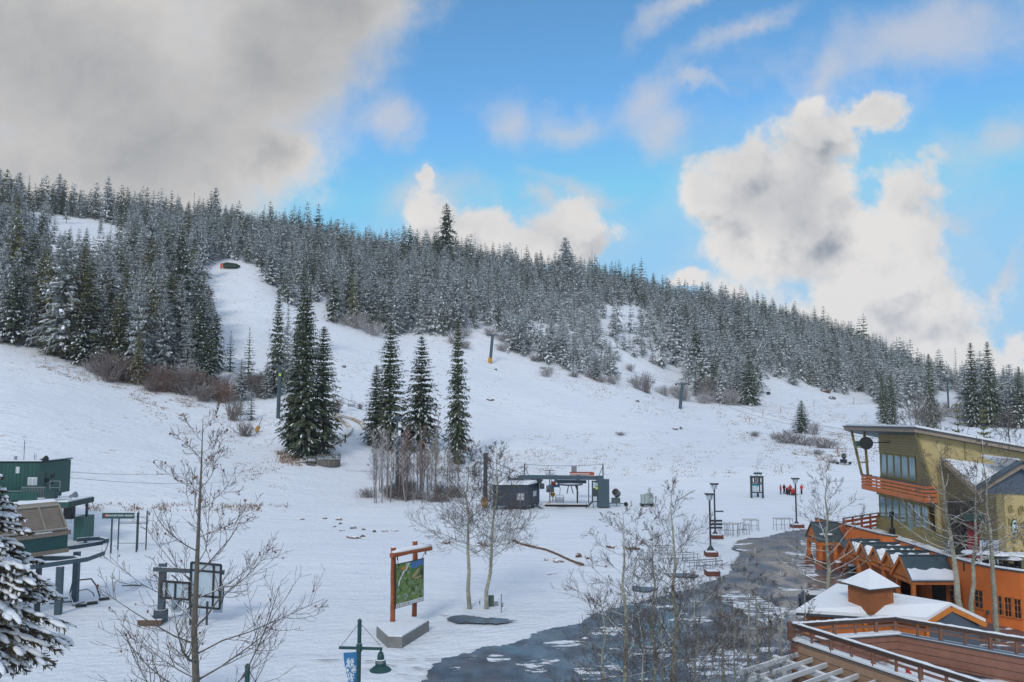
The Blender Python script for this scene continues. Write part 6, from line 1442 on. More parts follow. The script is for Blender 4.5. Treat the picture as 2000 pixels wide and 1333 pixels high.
# ---------------------------------------------------------------- lodge (yellow-green building)
YW=mat('mustard_stucco',(.47,.37,.175),.85,noise=(1.0,.10,.08)); OLV=boards('olive_siding',(.30,.235,.12,1),.24,'Z',.8,.02,.06,.10); OLV2=mat('olive_trim',(.27,.22,.09),.8,noise=(3,.12))
FASC=mat('weathered_fascia',(.30,.235,.18),.8,noise=(3,.22)); DRK=mat('roof_edge_metal',(.055,.07,.085),.45,noise=(2,.2)); SOFF=mat('blue_soffit',(.085,.12,.165),.6,noise=(2,.15))
BALC=mat('orange_stain',(.58,.165,.055),.7,noise=(4,.16)); RDB=mat('red_brown_rail',(.30,.062,.022),.65,noise=(3,.25)); STUC=mat('orange_stucco',(.66,.165,.035),.88,noise=(1.2,.10,.08),bump=(9,.25,.02))
TIMB=mat('orange_timber',(.54,.160,.035),.65,noise=(3,.28)); ROOFM=mat('blue_green_metal_roof',(.045,.075,.085),.4,noise=(1.2,.2)); STONE=mat('red_stone',(.22,.085,.055),.9,noise=(1.6,.4),bump=(3,.6,.05))
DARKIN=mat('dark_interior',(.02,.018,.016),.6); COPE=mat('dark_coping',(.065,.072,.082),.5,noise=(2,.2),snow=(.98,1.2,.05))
def poly_wall(mb,pts,z0,z1,th,m=0):
    """wall following plan points (thickness to the left of travel)"""
    n=len(pts); L=[]
    for i in range(n):
        a=Vector(pts[max(i-1,0)]); b=Vector(pts[min(i+1,n-1)]); d=(b-a).normalized(); L.append(Vector(pts[i])+Vector((-d.y,d.x))*th)
    for i in range(n-1):
        a,b,c,d=Vector(pts[i]),Vector(pts[i+1]),L[i+1],L[i]
        mb.add([(p.x,p.y,z) for z in (z0,z1) for p in (a,b,c,d)],[(0,3,2,1),(4,5,6,7),(0,1,5,4),(2,3,7,6)]+([(3,0,4,7)] if i==0 else [])+([(1,2,6,5)] if i==n-2 else []),m)
def lodge():
    e=thing('lodge',(40,74,0),'mustard and olive ski lodge with tilted roof, glazed front and orange balcony','lodge')
    Yn,Yf=69.0,79.0
    # south fin wall (faces the camera), leaning out at its left edge
    top=lambda x:13.30-(x-34.5)*.185
    mb=MB(); mb.prism([(34.75,Yn,13.22),(36.25,Yn,7.1),(36.3,Yn,3.9),(50,Yn,3.9),(50,Yn,top(50)-.3)],(0,.35,0)); 
    mb.build('gable_wall',YW,e)
    # siding on lower part of that wall, set proud
    mb=MB(); mb.prism([(36.45,Yn-.003,9.9),(36.7,Yn-.003,3.9),(43.2,Yn-.003,3.9),(43.2,Yn-.003,9.3),(38.6,Yn-.003,9.9)],(0,-.10,0)); mb.build('siding',OLV,e)
    mb=MB(); mb.beam((34.72,Yn-.06,13.2),(36.30,Yn-.06,7.0),.26,.16); 
    for x in (38.9,40.4): mb.beam((x,Yn-.03,top(x)-.35),(x,Yn-.03,9.95),.07,.05)
    mb.beam((42,Yn-.14,9.95),(36.4,Yn-.14,9.95),.12,.16); mb.build('trim',OLV2,e)
    # west front, upper and lower storeys
    mb=MB(); mb.box((36.25,(Yn+.4+Yf)/2,(10.75+13.1)/2),(.3,Yf-Yn-.4,13.1-10.75)); mb.box((36.25,(Yn+.4+Yf)/2,7.85),(.3,Yf-Yn-.4,1.40)); mb.box((36.25,70.6,9.65),(.3,2.4,2.2)); mb.build('front_wall',OLV,e)
    mb=MB(); mb.box((36.05,(Yn+Yf)/2+.2,6.90),(.5,Yf-Yn,.40)); mb.box((35.9,73.2,3.95),(.7,11.6,1.1)); mb.build('lower_wall',OLV2,e)
    def glaz(y0,y1,z0,z1,n,x,nm):
        w=(y1-y0)/n
        for k in range(n):
            ya=y0+w*k; mb=MB(); t=.11
            mb.beam((x,ya+.05,z0),(x,ya+.05,z1),.09,.09); mb.beam((x,ya+w-.05,z0),(x,ya+w-.05,z1),.09,.09); mb.beam((x,ya+.12,z0),(x,ya+w-.12,z0),.16,t); mb.beam((x,ya+.12,z1),(x,ya+w-.12,z1),.16,t)
            f=mb.build(nm,OLV2,e); mb=MB(); mb.box((x+.03,ya+w/2,(z0+z1)/2),(.04,w-.2,z1-z0-.06)); mb.build('pane',GLASSB,f)
    glaz(71.9,78.8,8.6,10.7,5,36.1,'window')
    glaz(69.6,78.9,4.55,6.62,7,35.9,'window')
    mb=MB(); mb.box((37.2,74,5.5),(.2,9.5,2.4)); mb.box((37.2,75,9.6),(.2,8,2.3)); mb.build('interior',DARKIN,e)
    mb=MB(); mb.box((44,74.4,7.2),(15,9,6.6)); mb.build('core',OLV,e)
    # balcony of orange boards
    xo=35.15; mb=MB(); 
    for (z,h) in ((8.35,.22),(8.02,.22),(7.70,.22),(7.28,.44)):
        mb.box((xo,(68.75+81)/2,z),(.07,12.25,h))
        mb.box(((xo+36.2)/2+.02,68.72,z-.001),(36.2-xo,.07,h)); mb.box(((xo+36.2)/2+.02,81.03,z-.001),(36.2-xo,.07,h))
    mb.build('balcony_board',BALC,e); mb=MB()
    for k in range(9): y=68.9+k*1.5; mb.beam((xo+.09,y,7.1),(xo+.09,y,8.5),.09,.09)
    mb.build('balcony_post',RDB,e); mb=MB(); mb.box((35.75,74.9,7.08),(1.1,12.0,.12)); fl=mb.build('balcony_floor',OLV2,e); mb=MB(); mb.box((35.7,74.9,7.2),(.9,11.8,.1)); mb.build('snow',SNOW,fl)
    mb=MB(); mb.beam((xo,68.7,8.52),(xo,81.05,8.52),.12,.06); mb.build('balcony_rail',DRK,e)
    # roof slab
    z_=lambda x,y:13.30-(x-34.5)*.185 - (0.012*(y-69))
    P4=[(34.35,68.3),(51,67.6),(51,85),(36.0,85.2),(34.3,82.8)]
    mb=MB(); mb.prism([(x,y,z_(x,y)-.28) for x,y in P4],(0,0,.30)); mb.build('roof_fascia',FASC,e)
    mb=MB(); cc=Vector((42,76,0)); mb.prism([(cc.x+(x-cc.x)*1.012,cc.y+(y-cc.y)*1.012,z_(x,y)+.03) for x,y in P4],(0,0,.12)); rf=mb.build('roof',DRK,e)
    mb=MB(); mb.prism([(cc.x+(x-cc.x)*.985,cc.y+(y-cc.y)*.985,z_(x,y)+.16) for x,y in P4],(0,0,.17)); mb.build('roof_snow',SNOW,rf)
    mb=MB(); mb.prism([(cc.x+(x-cc.x)*.975,cc.y+(y-cc.y)*.975,z_(x,y)-.32) for x,y in P4],(0,0,.035)); mb.build('soffit',SOFF,rf)
    # leaning ladder-like frame
    a0,a1=Vector((34.55,81.6,12.9)),Vector((35.2,81.0,8.45)); b0,b1=Vector((35.25,80.2,12.85)),Vector((35.5,80.3,8.45))
    mb=MB(); mb.beam(a0,a1,.2,.2); mb.beam(b0,b1,.2,.2)
    for t in (.38,.72): mb.beam(a0.lerp(a1,t),b0.lerp(b1,t),.12,.12)
    mb.build('leaning_frame',OLV2,e)
    mb=MB(); c=P(1692,866,76.5); mb.tube([c,c+Vector((.15,.35,0))],[.62,.3],16); mb.beam(c,(36.2,76.6,c.z+.1),.08,.08); mb.build('round_loudspeaker',BLACK,e)
    mb=MB(); c=P(1676,867,80); mb.box(c,(.5,.5,.5)); mb.build('floodlight',mat('lamp_green',(.04,.10,.07),.5),e)
    # valley roof and entrance gable
    A=P(1839,897,68.6); B=P(1985,916,66.0); C=P(1908,961,61.5); 
    mb=MB(); mb.prism([A,B,C],Vector((0,0,-.28))); v=mb.build('valley_roof',FASC,e)
    mb=MB(); up=Vector((0,0,.012)); mb.prism([A+up,B+up,C+up],Vector((0,0,.05))); mb.build('roof_metal',DRK,v)
    mb=MB(); cc=(A+B+C)/3+Vector((0,.12,0)); sh=[cc+(p-cc)*.90+Vector((0,0,.07)) for p in (A,B,C)]; mb.prism(sh,Vector((0,0,.10))); mb.build('roof_snow',SNOW,v)
    mb=MB(); mb.beam(A,C+(C-A).normalized()*.15,.30,.34); mb.build('valley_fascia',FASC,v)
    D0=P(1908,962,61.5); E0=P(1996,908,61.0); F0=P(2075,950,60.5)
    mb=MB(); mb.beam(D0,E0,.36,.34); mb.beam(E0,F0,.36,.34); g=mb.build('gable_fascia',FASC,e)
    mb=MB(); u=Vector((0,.1,.26)); mb.beam(D0+u,E0+u,1.0,.12); mb.beam(E0+u,F0+u,1.0,.12); mb.build('gable_roof',DRK,g)
    mb=MB(); u=Vector((.15,1.5,.34)); mb.prism([E0+u-Vector((.3,1.3,0)),F0+u,F0+u+Vector((0,4,0)),E0+u+Vector((0,4,.0))],Vector((0,0,.12))); mb.build('gable_snow',SNOW,g)
    mb=MB(); q=[D0+Vector((.35,.25,-.1)),E0+Vector((0,.25,-.2)),F0+Vector((0,.25,-.1)),P(2075,985,60.8),P(1985,966,61.2),P(1938,966,61.3)]; q=[Vector((p.x,61.45,p.z)) for p in q]; mb.prism(q,(0,.2,0)); mb.build('gable_panel',SOFF,e)
    # tan pier with emblem and small blocks
    Y=60.6; X=lambda px:(px-1000)/FPX*Y; Z=lambda py:CZ-(py-800)/FPX*Y
    mb=MB(); mb.box(((X(1949)+X(1990))/2,Y+.5,(Z(966)+2.6)/2),(X(1990)-X(1949),1.0,Z(966)-2.6)); pier=mb.build('pier',YW,e)
    mb=MB(); mb.box((X(1994),Y+.6,(Z(966)+2.6)/2),(.3,.9,Z(966)-2.6)); mb.build('pier_side',OLV2,e)
    rg=random.Random(5); mb=MB()
    for px,py in ((1957,992),(1961,990),(1976,996),(1979,990),(1956,1014),(1984,1018),(1979,1022),(1960,1033),(1978,1046),(1982,1054),(1960,1050),(1977,1072),(1962,1066),(1985,1066),(1983,990)): mb.box((X(px),Y-.06,Z(py)),(rg.uniform(.08,.14),.14,rg.uniform(.25,.5))); mb.box((X(px)+.1,Y-.05,Z(py)-.15),(.22,.10,.08))
    mb.build('wall_blocks',OLV2,pier)
    # oval green emblem
    c=Vector((X(1964),Y-.1,Z(1024))); mb=MB(); n=28; mb.prism([(c.x+.24*math.cos(t)*1.0,c.y,c.z+.56*math.sin(t)) for t in [2*math.pi*k/n for k in range(n)]],(0,-.08,0)); em=mb.build('oval_sign',mat('emblem_green',(.02,.13,.07),.5),e)
    mb=MB(); mb.prism([(c.x+.20*math.cos(t),c.y-.083,c.z+.48*math.sin(t)) for t in [2*math.pi*k/n for k in range(n)]],(0,-.02,0)); mb.build('oval_face',WHITE,em)
    mb=MB(); mb.prism([(c.x+.14*math.cos(t),c.y-.106,c.z+.17+.16*math.sin(t)) for t in [math.pi*k/12 for k in range(13)]],(0,-.02,0)); mb.prism([(c.x+.14*math.cos(t),c.y-.106,c.z-.14-.17*math.sin(t)) for t in [math.pi*k/12 for k in range(13)]],(0,-.02,0)); mb.build('oval_mark',MAT['emblem_green'],em)
    mb=MB(); mb.box((X(1987),Y-.12,Z(1044)),(.22,.08,.75)); mb.build('green_plaque',MAT['emblem_green'],e)
    # recess under the gable, red door, green awning
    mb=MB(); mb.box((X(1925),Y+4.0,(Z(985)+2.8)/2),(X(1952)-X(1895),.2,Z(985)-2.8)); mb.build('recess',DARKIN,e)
    mb=MB(); mb.box((X(1939),Y+3.7,(Z(1030)+2.8)/2),(.95,.15,Z(1030)-2.8)); mb.build('door',mat('dark_red_door',(.20,.018,.03),.5),e)
    mb=MB(); mb.prism([(X(1903),Y+2.2,Z(1022)),(X(1945),Y+2.2,Z(1022)),(X(1945),Y+2.6,Z(1008)),(X(1903),Y+2.6,Z(1008))],(0,.1,0)); mb.build('awning',TEAL,e)
    mb=MB(); mb.box((X(1868),68.6,6.2-.9),(.35,.1,.9)); mb.build('small_window',GLASSB,e)
lodge()
# patio heater on the deck, patio umbrellas and tables
def deck():
    # deck surface inside the orange parapet
    mb=MB(); mb.prism([(32.8,79.5,3.35),(33.2,70,3.35),(34.6,69,3.35),(34,60.8,2.75),(34.6,57.5,2.75),(37,55,2.75),(50,54,2.75),(50,69,2.75),(36,69,3.35),(36,79.5,3.35)],(0,0,.10)); o=mb.build('deck',mat('dark_deck',(.045,.042,.042),.8,noise=(2,.3),snow=(.97,.6,.35))); tag(o,'dark terrace floor between the orange parapet and the lodge','terrace')
    p=Vector((34.9,74.3,3.45)); e=thing('patio_heater',p,'tall black patio heater standing before the lower lodge windows','heater'); mb=MB(); mb.lathe(p,[(.25,0),(.25,.6),(.12,.75)],10); mb.build('base',BLACK,e); mb=MB(); mb.lathe(p,[(.10,.7),(.10,1.7),(.22,1.75),(.22,2.1),(.05,2.2)],10); mb.build('burner_column',BLACK,e)
    for i,(px,py,l) in enumerate(((1945,1082,'snowy patio umbrella table left of the pier'),(1968,1090,'wide snow-covered patio table right of the pier foot'),(1993,1084,'snowy patio table at the right picture edge'),(1905,1080,'snow-dusted patio table behind the crooked aspen'))):
        Y=58.8+i*.3; c=P(px,py,Y); e=thing('patio_table',(c.x,c.y,2.85),l,'table','snowy patio tables'); mb=MB(); mb.lathe((c.x,c.y,c.z-.08),[(.9,0),(.95,.05)],18); t=mb.build('table_top',STEELD,e); mb=MB(); mb.lathe((c.x,c.y,c.z-.02),[(.9,0),(.85,.09),(.6,.13)],18); mb.build('snow',SNOW,t)
        mb=MB(); mb.tube([(c.x,c.y,2.85),(c.x,c.y,c.z-.05)],.05,6); mb.build('stem',STEELD,e)
        mb=MB()
        for k in range(4): t=k*1.57+.6; mb.box((c.x+1.2*math.cos(t),c.y+1.2*math.sin(t),3.3),(.4,.4,.06),t); mb.box((c.x+1.4*math.cos(t),c.y+1.4*math.sin(t),3.6),(.06,.4,.6),t)
        [0 for _ in ()]; q=mb; q.SPLIT=q.SPLIT|{'chair'}; q.build('chair',BLACK,e)
    # red-brown railing at the far end of the deck
    e=thing('deck_railing',(33,77,3.4),'red-brown plank railing on the terrace left of the lodge windows','railing'); a=Vector((30.9,75.4,0)); b=Vector((35.9,79.2,0)); mb=MB()
    for z in (3.75,4.15,4.55): mb.beam(a+Vector((0,0,z)),b+Vector((0,0,z)),.06,.22)
    mb.build('plank',RDB,e); mb=MB(); mb.beam(a+Vector((0,0,4.88)),b+Vector((0,0,4.88)),.22,.08)
    mb.build('top_rail',DRK,e); mb=MB()
    for k in range(5): q=a.lerp(b,k/4); mb.beam(q+Vector((0,-.05,3.4)),q+Vector((0,-.05,4.85)),.16,.16)
    mb.build('post',RDB,e); mb=MB(); mb.beam(a+Vector((0,0,4.94)),b+Vector((0,0,4.94)),.18,.04); mb.build('snow',SNOW,e)
deck()
# ---------------------------------------------------------------- orange building
def orange():
    e=thing('orange_building',(33,65,0),'orange stucco building with a row of small snowy gables','building')
    W1=[(30.6,80.5),(31.4,78),(32.4,70.4),(33.0,69.0)]; W2=[(33.0,69.0),(33.1,60.4),(33.35,58.5),(34.0,56.6),(35.0,55.3),(36.4,54.4),(44,52.8)]
    mb=MB(); poly_wall(mb,W1,-.2,4.15,.4); poly_wall(mb,W2,-.2,3.95,.4); mb.build('wall',STUC,e)
    mb=MB(); poly_wall(mb,[(x-.06,y-.02) for x,y in W1],4.153,4.27,.52); poly_wall(mb,[(x-.06,y-.06) for x,y in W2],3.953,4.07,.54); cp_=mb.build('coping',COPE,e)
    mb=MB(); poly_wall(mb,[(x+.12,y) for x,y in W2[1:]],4.073,4.12,.30); mb.build('coping_snow',SNOW,cp_)
    # gables
    for i,(y,ax,az,hw,sn) in enumerate(((70.5,29.8,3.62,1.25,.9),(68.2,29.8,3.72,1.25,1),(65.9,29.8,3.80,1.25,.9),(63.6,29.8,3.86,1.25,.8),(61.1,29.6,3.95,1.5,.45))):
        ez=az-hw*1.0; xb=33.0
        for sgn in (-1,1):
            f=hw*1.04
            q=[(ax,y,az),(xb,y,az),(xb,y+sgn*f,az-f),(ax,y+sgn*f,az-f)]
            n=Vector((0,sgn*.707,.707))*.09; mb=MB(); mb.prism([Vector(p)+Vector((0,sgn*.004,0)) for p in q],n); r=mb.build('gable_roof',ROOFM,e)
            # ragged snow blanket lying lower on the slope
            if sgn==-1 or i<4:
                mb=MB(); N=12; lo=[];hi=[]; rg=np.random.default_rng(i*7+sgn+3)
                for k in range(N+1):
                    t=k/N; x=ax+.10+(xb-ax-.12)*t; h0=.10+.16*rg.random() if sn>.5 else .50+.12*rg.random(); h1=.97
                    hi.append(Vector((x,y+sgn*f*h0,az-f*h0))+n*1.05); lo.append(Vector((x,y+sgn*f*h1,az-f*h1))+n*1.05)
                up=Vector((0,sgn*.05,.09))
                v=hi+lo+[p+up for p in hi]+[p+up for p in lo]; M=N+1; fs=[]
                for k in range(N): fs+=[(2*M+k,2*M+k+1,3*M+k+1,3*M+k),(M+k,M+k+1,3*M+k+1,3*M+k),(k,k+1,2*M+k+1,2*M+k)]
                fs+=[(0,M,3*M,2*M),(N,M+N,3*M+N,2*M+N)]
                mb.add(v,fs); mb.build('snow_blanket',SNOW,r)
        mb=MB(); mb.beam((ax-.05,y,az+.12),(xb,y,az+.12),.22,.06); mb.build('ridge_cap',DRK,e)
        mb=MB(); mb.prism([(ax+.15,y,az-.06),(ax+.15,y-hw*.92,az-hw*.95),(ax+.15,y+hw*.92,az-hw*.95)],(.1,0,0)); mb.build('gable_front',TIMB,e)
        mb=MB(); mb.beam((ax+.02,y,az-.03),(ax+.02,y-hw*1.05,az-hw*1.08),.10,.22); mb.beam((ax+.02,y,az-.03),(ax+.02,y+hw*1.05,az-hw*1.08),.10,.22); mb.build('bargeboard',TIMB,e)
        mb=MB(); mb.box((ax+.25,y,az-hw*1.0-.13),(.22,hw*2+.1,.26)); mb.box(((ax+xb)/2,y-hw*.98,az-hw-.12),(xb-ax,.2,.24)); mb.build('tie_beam',TIMB,e)
        mb=MB(); mb.beam((ax+.25,y-hw*.95,-.1),(ax+.25,y-hw*.95,az-hw-.24),.26,.26); mb.build('post',TIMB,e)
        mb=MB(); mb.box((ax+.25,y-hw*.95,.45),(.5,.5,.9)); mb.build('post_base',STONE,e)
    # plank infill between the far posts
    pk=boards('orange_planks',(.44,.12,.028,1),.28,'H',.7,.02,.16,.12)
    mb=MB(); mb.box((31.2,68.0,1.25),(.12,6.6,2.6)); mb.build('plank_wall',pk,e)
    mb=MB(); mb.prism([(30.0,73.2,3.0),(30.0,71.6,2.35),(32.9,71.6,2.55),(32.9,73.2,3.5)],(0,0,.12)); mb.build('lean_to_roof',ROOFM,e)
    # doors and windows under the last gable
    for y in (60.2,59.55): mb=MB(); mb.box((33.0,y,1.15),(.10,.55,2.2)); d=mb.build('door',TIMB,e); mb=MB(); [mb.box((32.93,y-.12+.24*a,.75+.36*b),(.04,.19,.30)) for a in (0,1) for b in range(4)]; mb.build('pane',GLASS,d)
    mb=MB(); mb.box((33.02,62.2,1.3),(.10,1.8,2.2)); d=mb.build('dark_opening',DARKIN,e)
    def win(c,d,w,h,cols,rows):
        d=Vector(d).normalized(); n=Vector((d.y,-d.x,0)); c=Vector(c); mb=MB(); t=.10
        q=[c-d*w/2+Vector((0,0,z)) for z in (-h/2,h/2)]+[c+d*w/2+Vector((0,0,z)) for z in (h/2,-h/2)]; q=[p+n*.03 for p in q]
        for i in range(4):
            a_,b_=q[i],q[(i+1)%4]; mb.beam(a_,b_,t,t)
        for k in range(1,cols): p=q[0].lerp(q[3],k/cols); r=q[1].lerp(q[2],k/cols); mb.beam(p,r,.035,.035)
        for k in range(1,rows): p=q[0].lerp(q[1],k/rows); r=q[3].lerp(q[2],k/rows); mb.beam(p,r,.035,.035)
        f=mb.build('window',TIMB,e); mb=MB(); mb.add([p-n*.015 for p in q],[(0,1,2,3)]); mb.build('pane',GLASS,f,fixn=False)
    dW=(Vector((35.0,55.3,0))-Vector((34.0,56.6,0)))
    for k in range(3): c=Vector((34.0,56.6,0)).lerp(Vector((35.0,55.3,0)),.12+.36*k); win((c.x,c.y,1.50),dW,.50,1.35,2,3)
    c=Vector((33.35,58.5,1.6)).lerp(Vector((34.0,56.6,1.6)),.35); win(c,(.65,-1.9,0),.75,1.3,2,3)
    win((36.25,54.45,1.6),(1.4,-.9,0),1.2,1.4,3,3)
    mb=MB(); p=Vector((35.55,54.75,0)); mb.tube([p+Vector((.1,.0,2.7)),p+Vector((-.05,-.1,2.5)),p+Vector((-.05,-.1,0))],.075,8); mb.build('drainpipe',STUC,e)
    mb=MB(); mb.box((33.6,56.9,.9),(.15,.2,.25)); mb.build('vent',DRK,e)
    e.location.x-=.45
orange()
def portal():
    e=thing('entrance_porch',(31,77.5,0),'small gabled porch on orange posts at the end of the orange wall','porch')
    y,ax,az,hw,xb=77.4,28.9,4.15,1.5,31.9
    for sgn in (-1,1):
        f=hw*1.08; n=Vector((0,sgn*.707,.707))*.09; mb=MB(); mb.prism([(ax,y+sgn*.004,az),(xb,y+sgn*.004,az),(xb,y+sgn*f,az-f*.95),(ax,y+sgn*f,az-f*.95)],n); r=mb.build('roof',ROOFM,e)
    mb=MB(); mb.box((29.9,y-1.0,3.28),(1.1,.7,.12)); mb.build('snow_patch',SNOW,r)
    mb=MB(); mb.beam((ax-.05,y,az+.12),(xb,y,az+.12),.22,.06); mb.build('ridge_cap',DRK,e)
    mb=MB(); mb.prism([(ax+.12,y,az-.06),(ax+.12,y-hw*.9,az-hw*.86),(ax+.12,y+hw*.9,az-hw*.86)],(.1,0,0)); mb.build('gable_front',TIMB,e)
    mb=MB(); mb.box((ax+.3,y,az-hw*.95-.2),(.24,hw*2.1,.34)); mb.box(((ax+xb)/2,y-hw,az-hw-.18),(xb-ax,.22,.32)); mb.build('beam',TIMB,e)
    for (x,yy) in ((ax+.3,y-hw*.95),(ax+.3,y+hw*.95),(ax+1.7,y-hw*.95)):
        mb=MB(); mb.beam((x,yy,.9),(x,yy,az-hw-.3),.30,.30); mb.build('post',TIMB,e); mb=MB(); mb.lathe((x,yy,-.05),[(.50,0),(.44,.95),(.40,1.02)],4); mb.build('post_base',STONE,e)
    mb=MB(); mb.box((31.7,76.8,1.4),(.1,1.6,2.6)); mb.build('doorway',DARKIN,e)
    e.location.x-=.35
portal()
for (x,y,l) in ((30.7,73.4,'snow-topped bin by the porch, nearer one'),(30.2,75.2,'snow-topped stone pedestal beside the porch post')):
    e=thing('bin',(x,y,0),l,'bin'); mb=MB(); mb.lathe((x,y,0),[(.32,0),(.35,.9)],10); mb.build('body',STONE if 'stone' in l else DRK,e); mb=MB(); mb.lathe((x,y,.9),[(.34,0),(.30,.12),(.1,.17)],10); mb.build('snow_cap',SNOW,e)
# ---------------------------------------------------------------- low bar building with cupola
def bar():
    e=thing('bar_building',(25,51,0),'low building under a broad snowy roof with orange-trimmed gable','building')
    A=Vector((27.4,50.0,3.0)); B=Vector((22.6,55.4,3.0)); A1=Vector((25.7,49.6,2.2)); B1=Vector((18.5,51.8,2.15)); A2=Vector((29.3,49.7,2.1)); B2=Vector((25.6,57.6,2.1))
    th=Vector((0,0,-.16))
    mb=MB(); mb.prism([A,B,B1,A1],th); r1=mb.build('roof_plane',DRK,e); mb=MB(); mb.prism([A,A2,B2,B],th); r2=mb.build('roof_plane',DRK,e)
    up=Vector((0,0,.006)); mb=MB(); mb.prism([p+up for p in (A,B,B1,A1)],Vector((0,0,.20))); mb.build('roof_snow',SNOW,r1); mb=MB(); mb.prism([p+up for p in (A,A2,B2,B)],Vector((0,0,.20))); mb.build('roof_snow',SNOW,r2)
    o=Vector((0,-.05,-.17)); mb=MB(); mb.beam(A+o,A1+o,.10,.26); mb.beam(A+o,A2+o,.10,.26); mb.build('bargeboard',mat('bright_orange_trim',(.62,.20,.03),.6,noise=(3,.15)),e)
    mb=MB(); mb.prism([(26.0,49.95,-.1),(29.0,49.95,-.1),(29.0,49.95,2.0),(27.4,49.95,2.8),(26.0,49.95,2.15)],(0,.25,0)); mb.build('gable_wall',mat('blue_grey_panel',(.09,.115,.15),.7,noise=(1.5,.15)),e)
    mb=MB(); mb.prism([(26.0,50.25,-.1),(19.3,52.2,-.1),(24,57,-.1),(28.6,52,-.1)],(0,0,2.1)); mb.build('wall',TIMB,e)
    mb=MB()
    for t in (0,.25,.5,.75,1): q=Vector((25.9,50.05,0)).lerp(Vector((19.2,52.05,0)),t); mb.beam(q+Vector((0,0,-.1)),q+Vector((0,0,2.05)),.18,.18)
    mb.build('wall_post',MAT['bright_orange_trim'],e)
    # cupola
    c=Vector((23.15,51.5,0)); e2=e
    mb=MB(); mb.box((c.x,c.y,3.15),(1.9,1.8,1.55),.35); cu=mb.build('cupola',mat('shaded_orange_timber',(.30,.095,.028),.75,noise=(2.5,.3)),e)  # cupola shade painted in: darker copy of the orange timber colour
    mb=MB(); rr=1.75; q=[Vector((c.x+rr*math.cos(t+.35),c.y+rr*math.sin(t+.35),3.92)) for t in (math.pi/4,3*math.pi/4,5*math.pi/4,7*math.pi/4)]; ap=Vector((c.x,c.y,4.84))
    mb.add(q+[ap],[(0,1,4),(1,2,4),(2,3,4),(3,0,4),(3,2,1,0)]); mb.build('cupola_roof',DRK,cu)
    mb=MB(); q2=[c.lerp(p,.985) for p in q]; q2=[Vector((p.x,p.y,3.99)) for p in q2]; mb.add(q2+[Vector((c.x,c.y,4.96))],[(0,1,4),(1,2,4),(2,3,4),(3,0,4),(3,2,1,0)]); mb.build('cupola_snow',SNOW,cu)
    e.location.x-=.5
bar()
# dark car standing beyond the bar roof
def car():
    Y=60.5; x=(1577-1000)/FPX*Y; e=thing('parked_car',(x,Y,0),'black parked car partly hidden behind the snowy bar roof','car',rz=0); a=R(78)
    rot=Matrix.Rotation(a,3,'Z')
    def L(p): return Vector((x,Y,0))+rot@Vector(p)
    prof=[(-2.2,.35),(-2.25,.75),(-2.1,1.0),(-1.6,1.08),(-1.0,1.48),(.5,1.50),(1.15,1.05),(2.05,.88),(2.25,.6),(2.2,.35)]
    mb=MB(); paint=mat('black_car_paint',(.008,.009,.012),.15,snow=(.985,1,.03))
    rings=[(-.86,.97),(-.80,1.0),(.80,1.0),(.86,.97)]
    v=[];f=[]; n=len(prof)
    for (yy,k) in rings:
        for (px_,pz) in prof: ins=(.16 if pz>1.1 else 0); v.append(L((px_*k,yy-math.copysign(ins,yy),pz)))
    for i in range(3):
        for k in range(n): f.append((i*n+k,i*n+(k+1)%n,(i+1)*n+(k+1)%n,(i+1)*n+k))
    f+= [tuple(range(n-1,-1,-1)),tuple(3*n+k for k in range(n))]; mb.add(v,f); mb.build('body',paint,e)
    for (wx,wy) in ((-1.4,-.82),(-1.4,.82),(1.4,-.82),(1.4,.82)):
        mb=MB(); mb.tube([L((wx,wy-.1,.33)),L((wx,wy+.1,.33))],.33,16); w=mb.build('wheel',RUB,e); mb=MB(); mb.tube([L((wx,wy-.105,.33)),L((wx,wy+.105,.33))],.19,12); mb.build('rim',GALV,w)
    for sy in (-.68,.68): mb=MB(); mb.box(L((-2.2,sy,.82)),(.12,.32,.18),a); mb.build('taillight',REDP,e)
    mb=MB(); mb.prism([L((-1.66,-.62,1.09)),L((-1.66,.62,1.09)),L((-1.08,.58,1.46)),L((-1.08,-.58,1.46))],Vector((0,0,.02))); mb.build('rear_window',GLASS,e)
car()
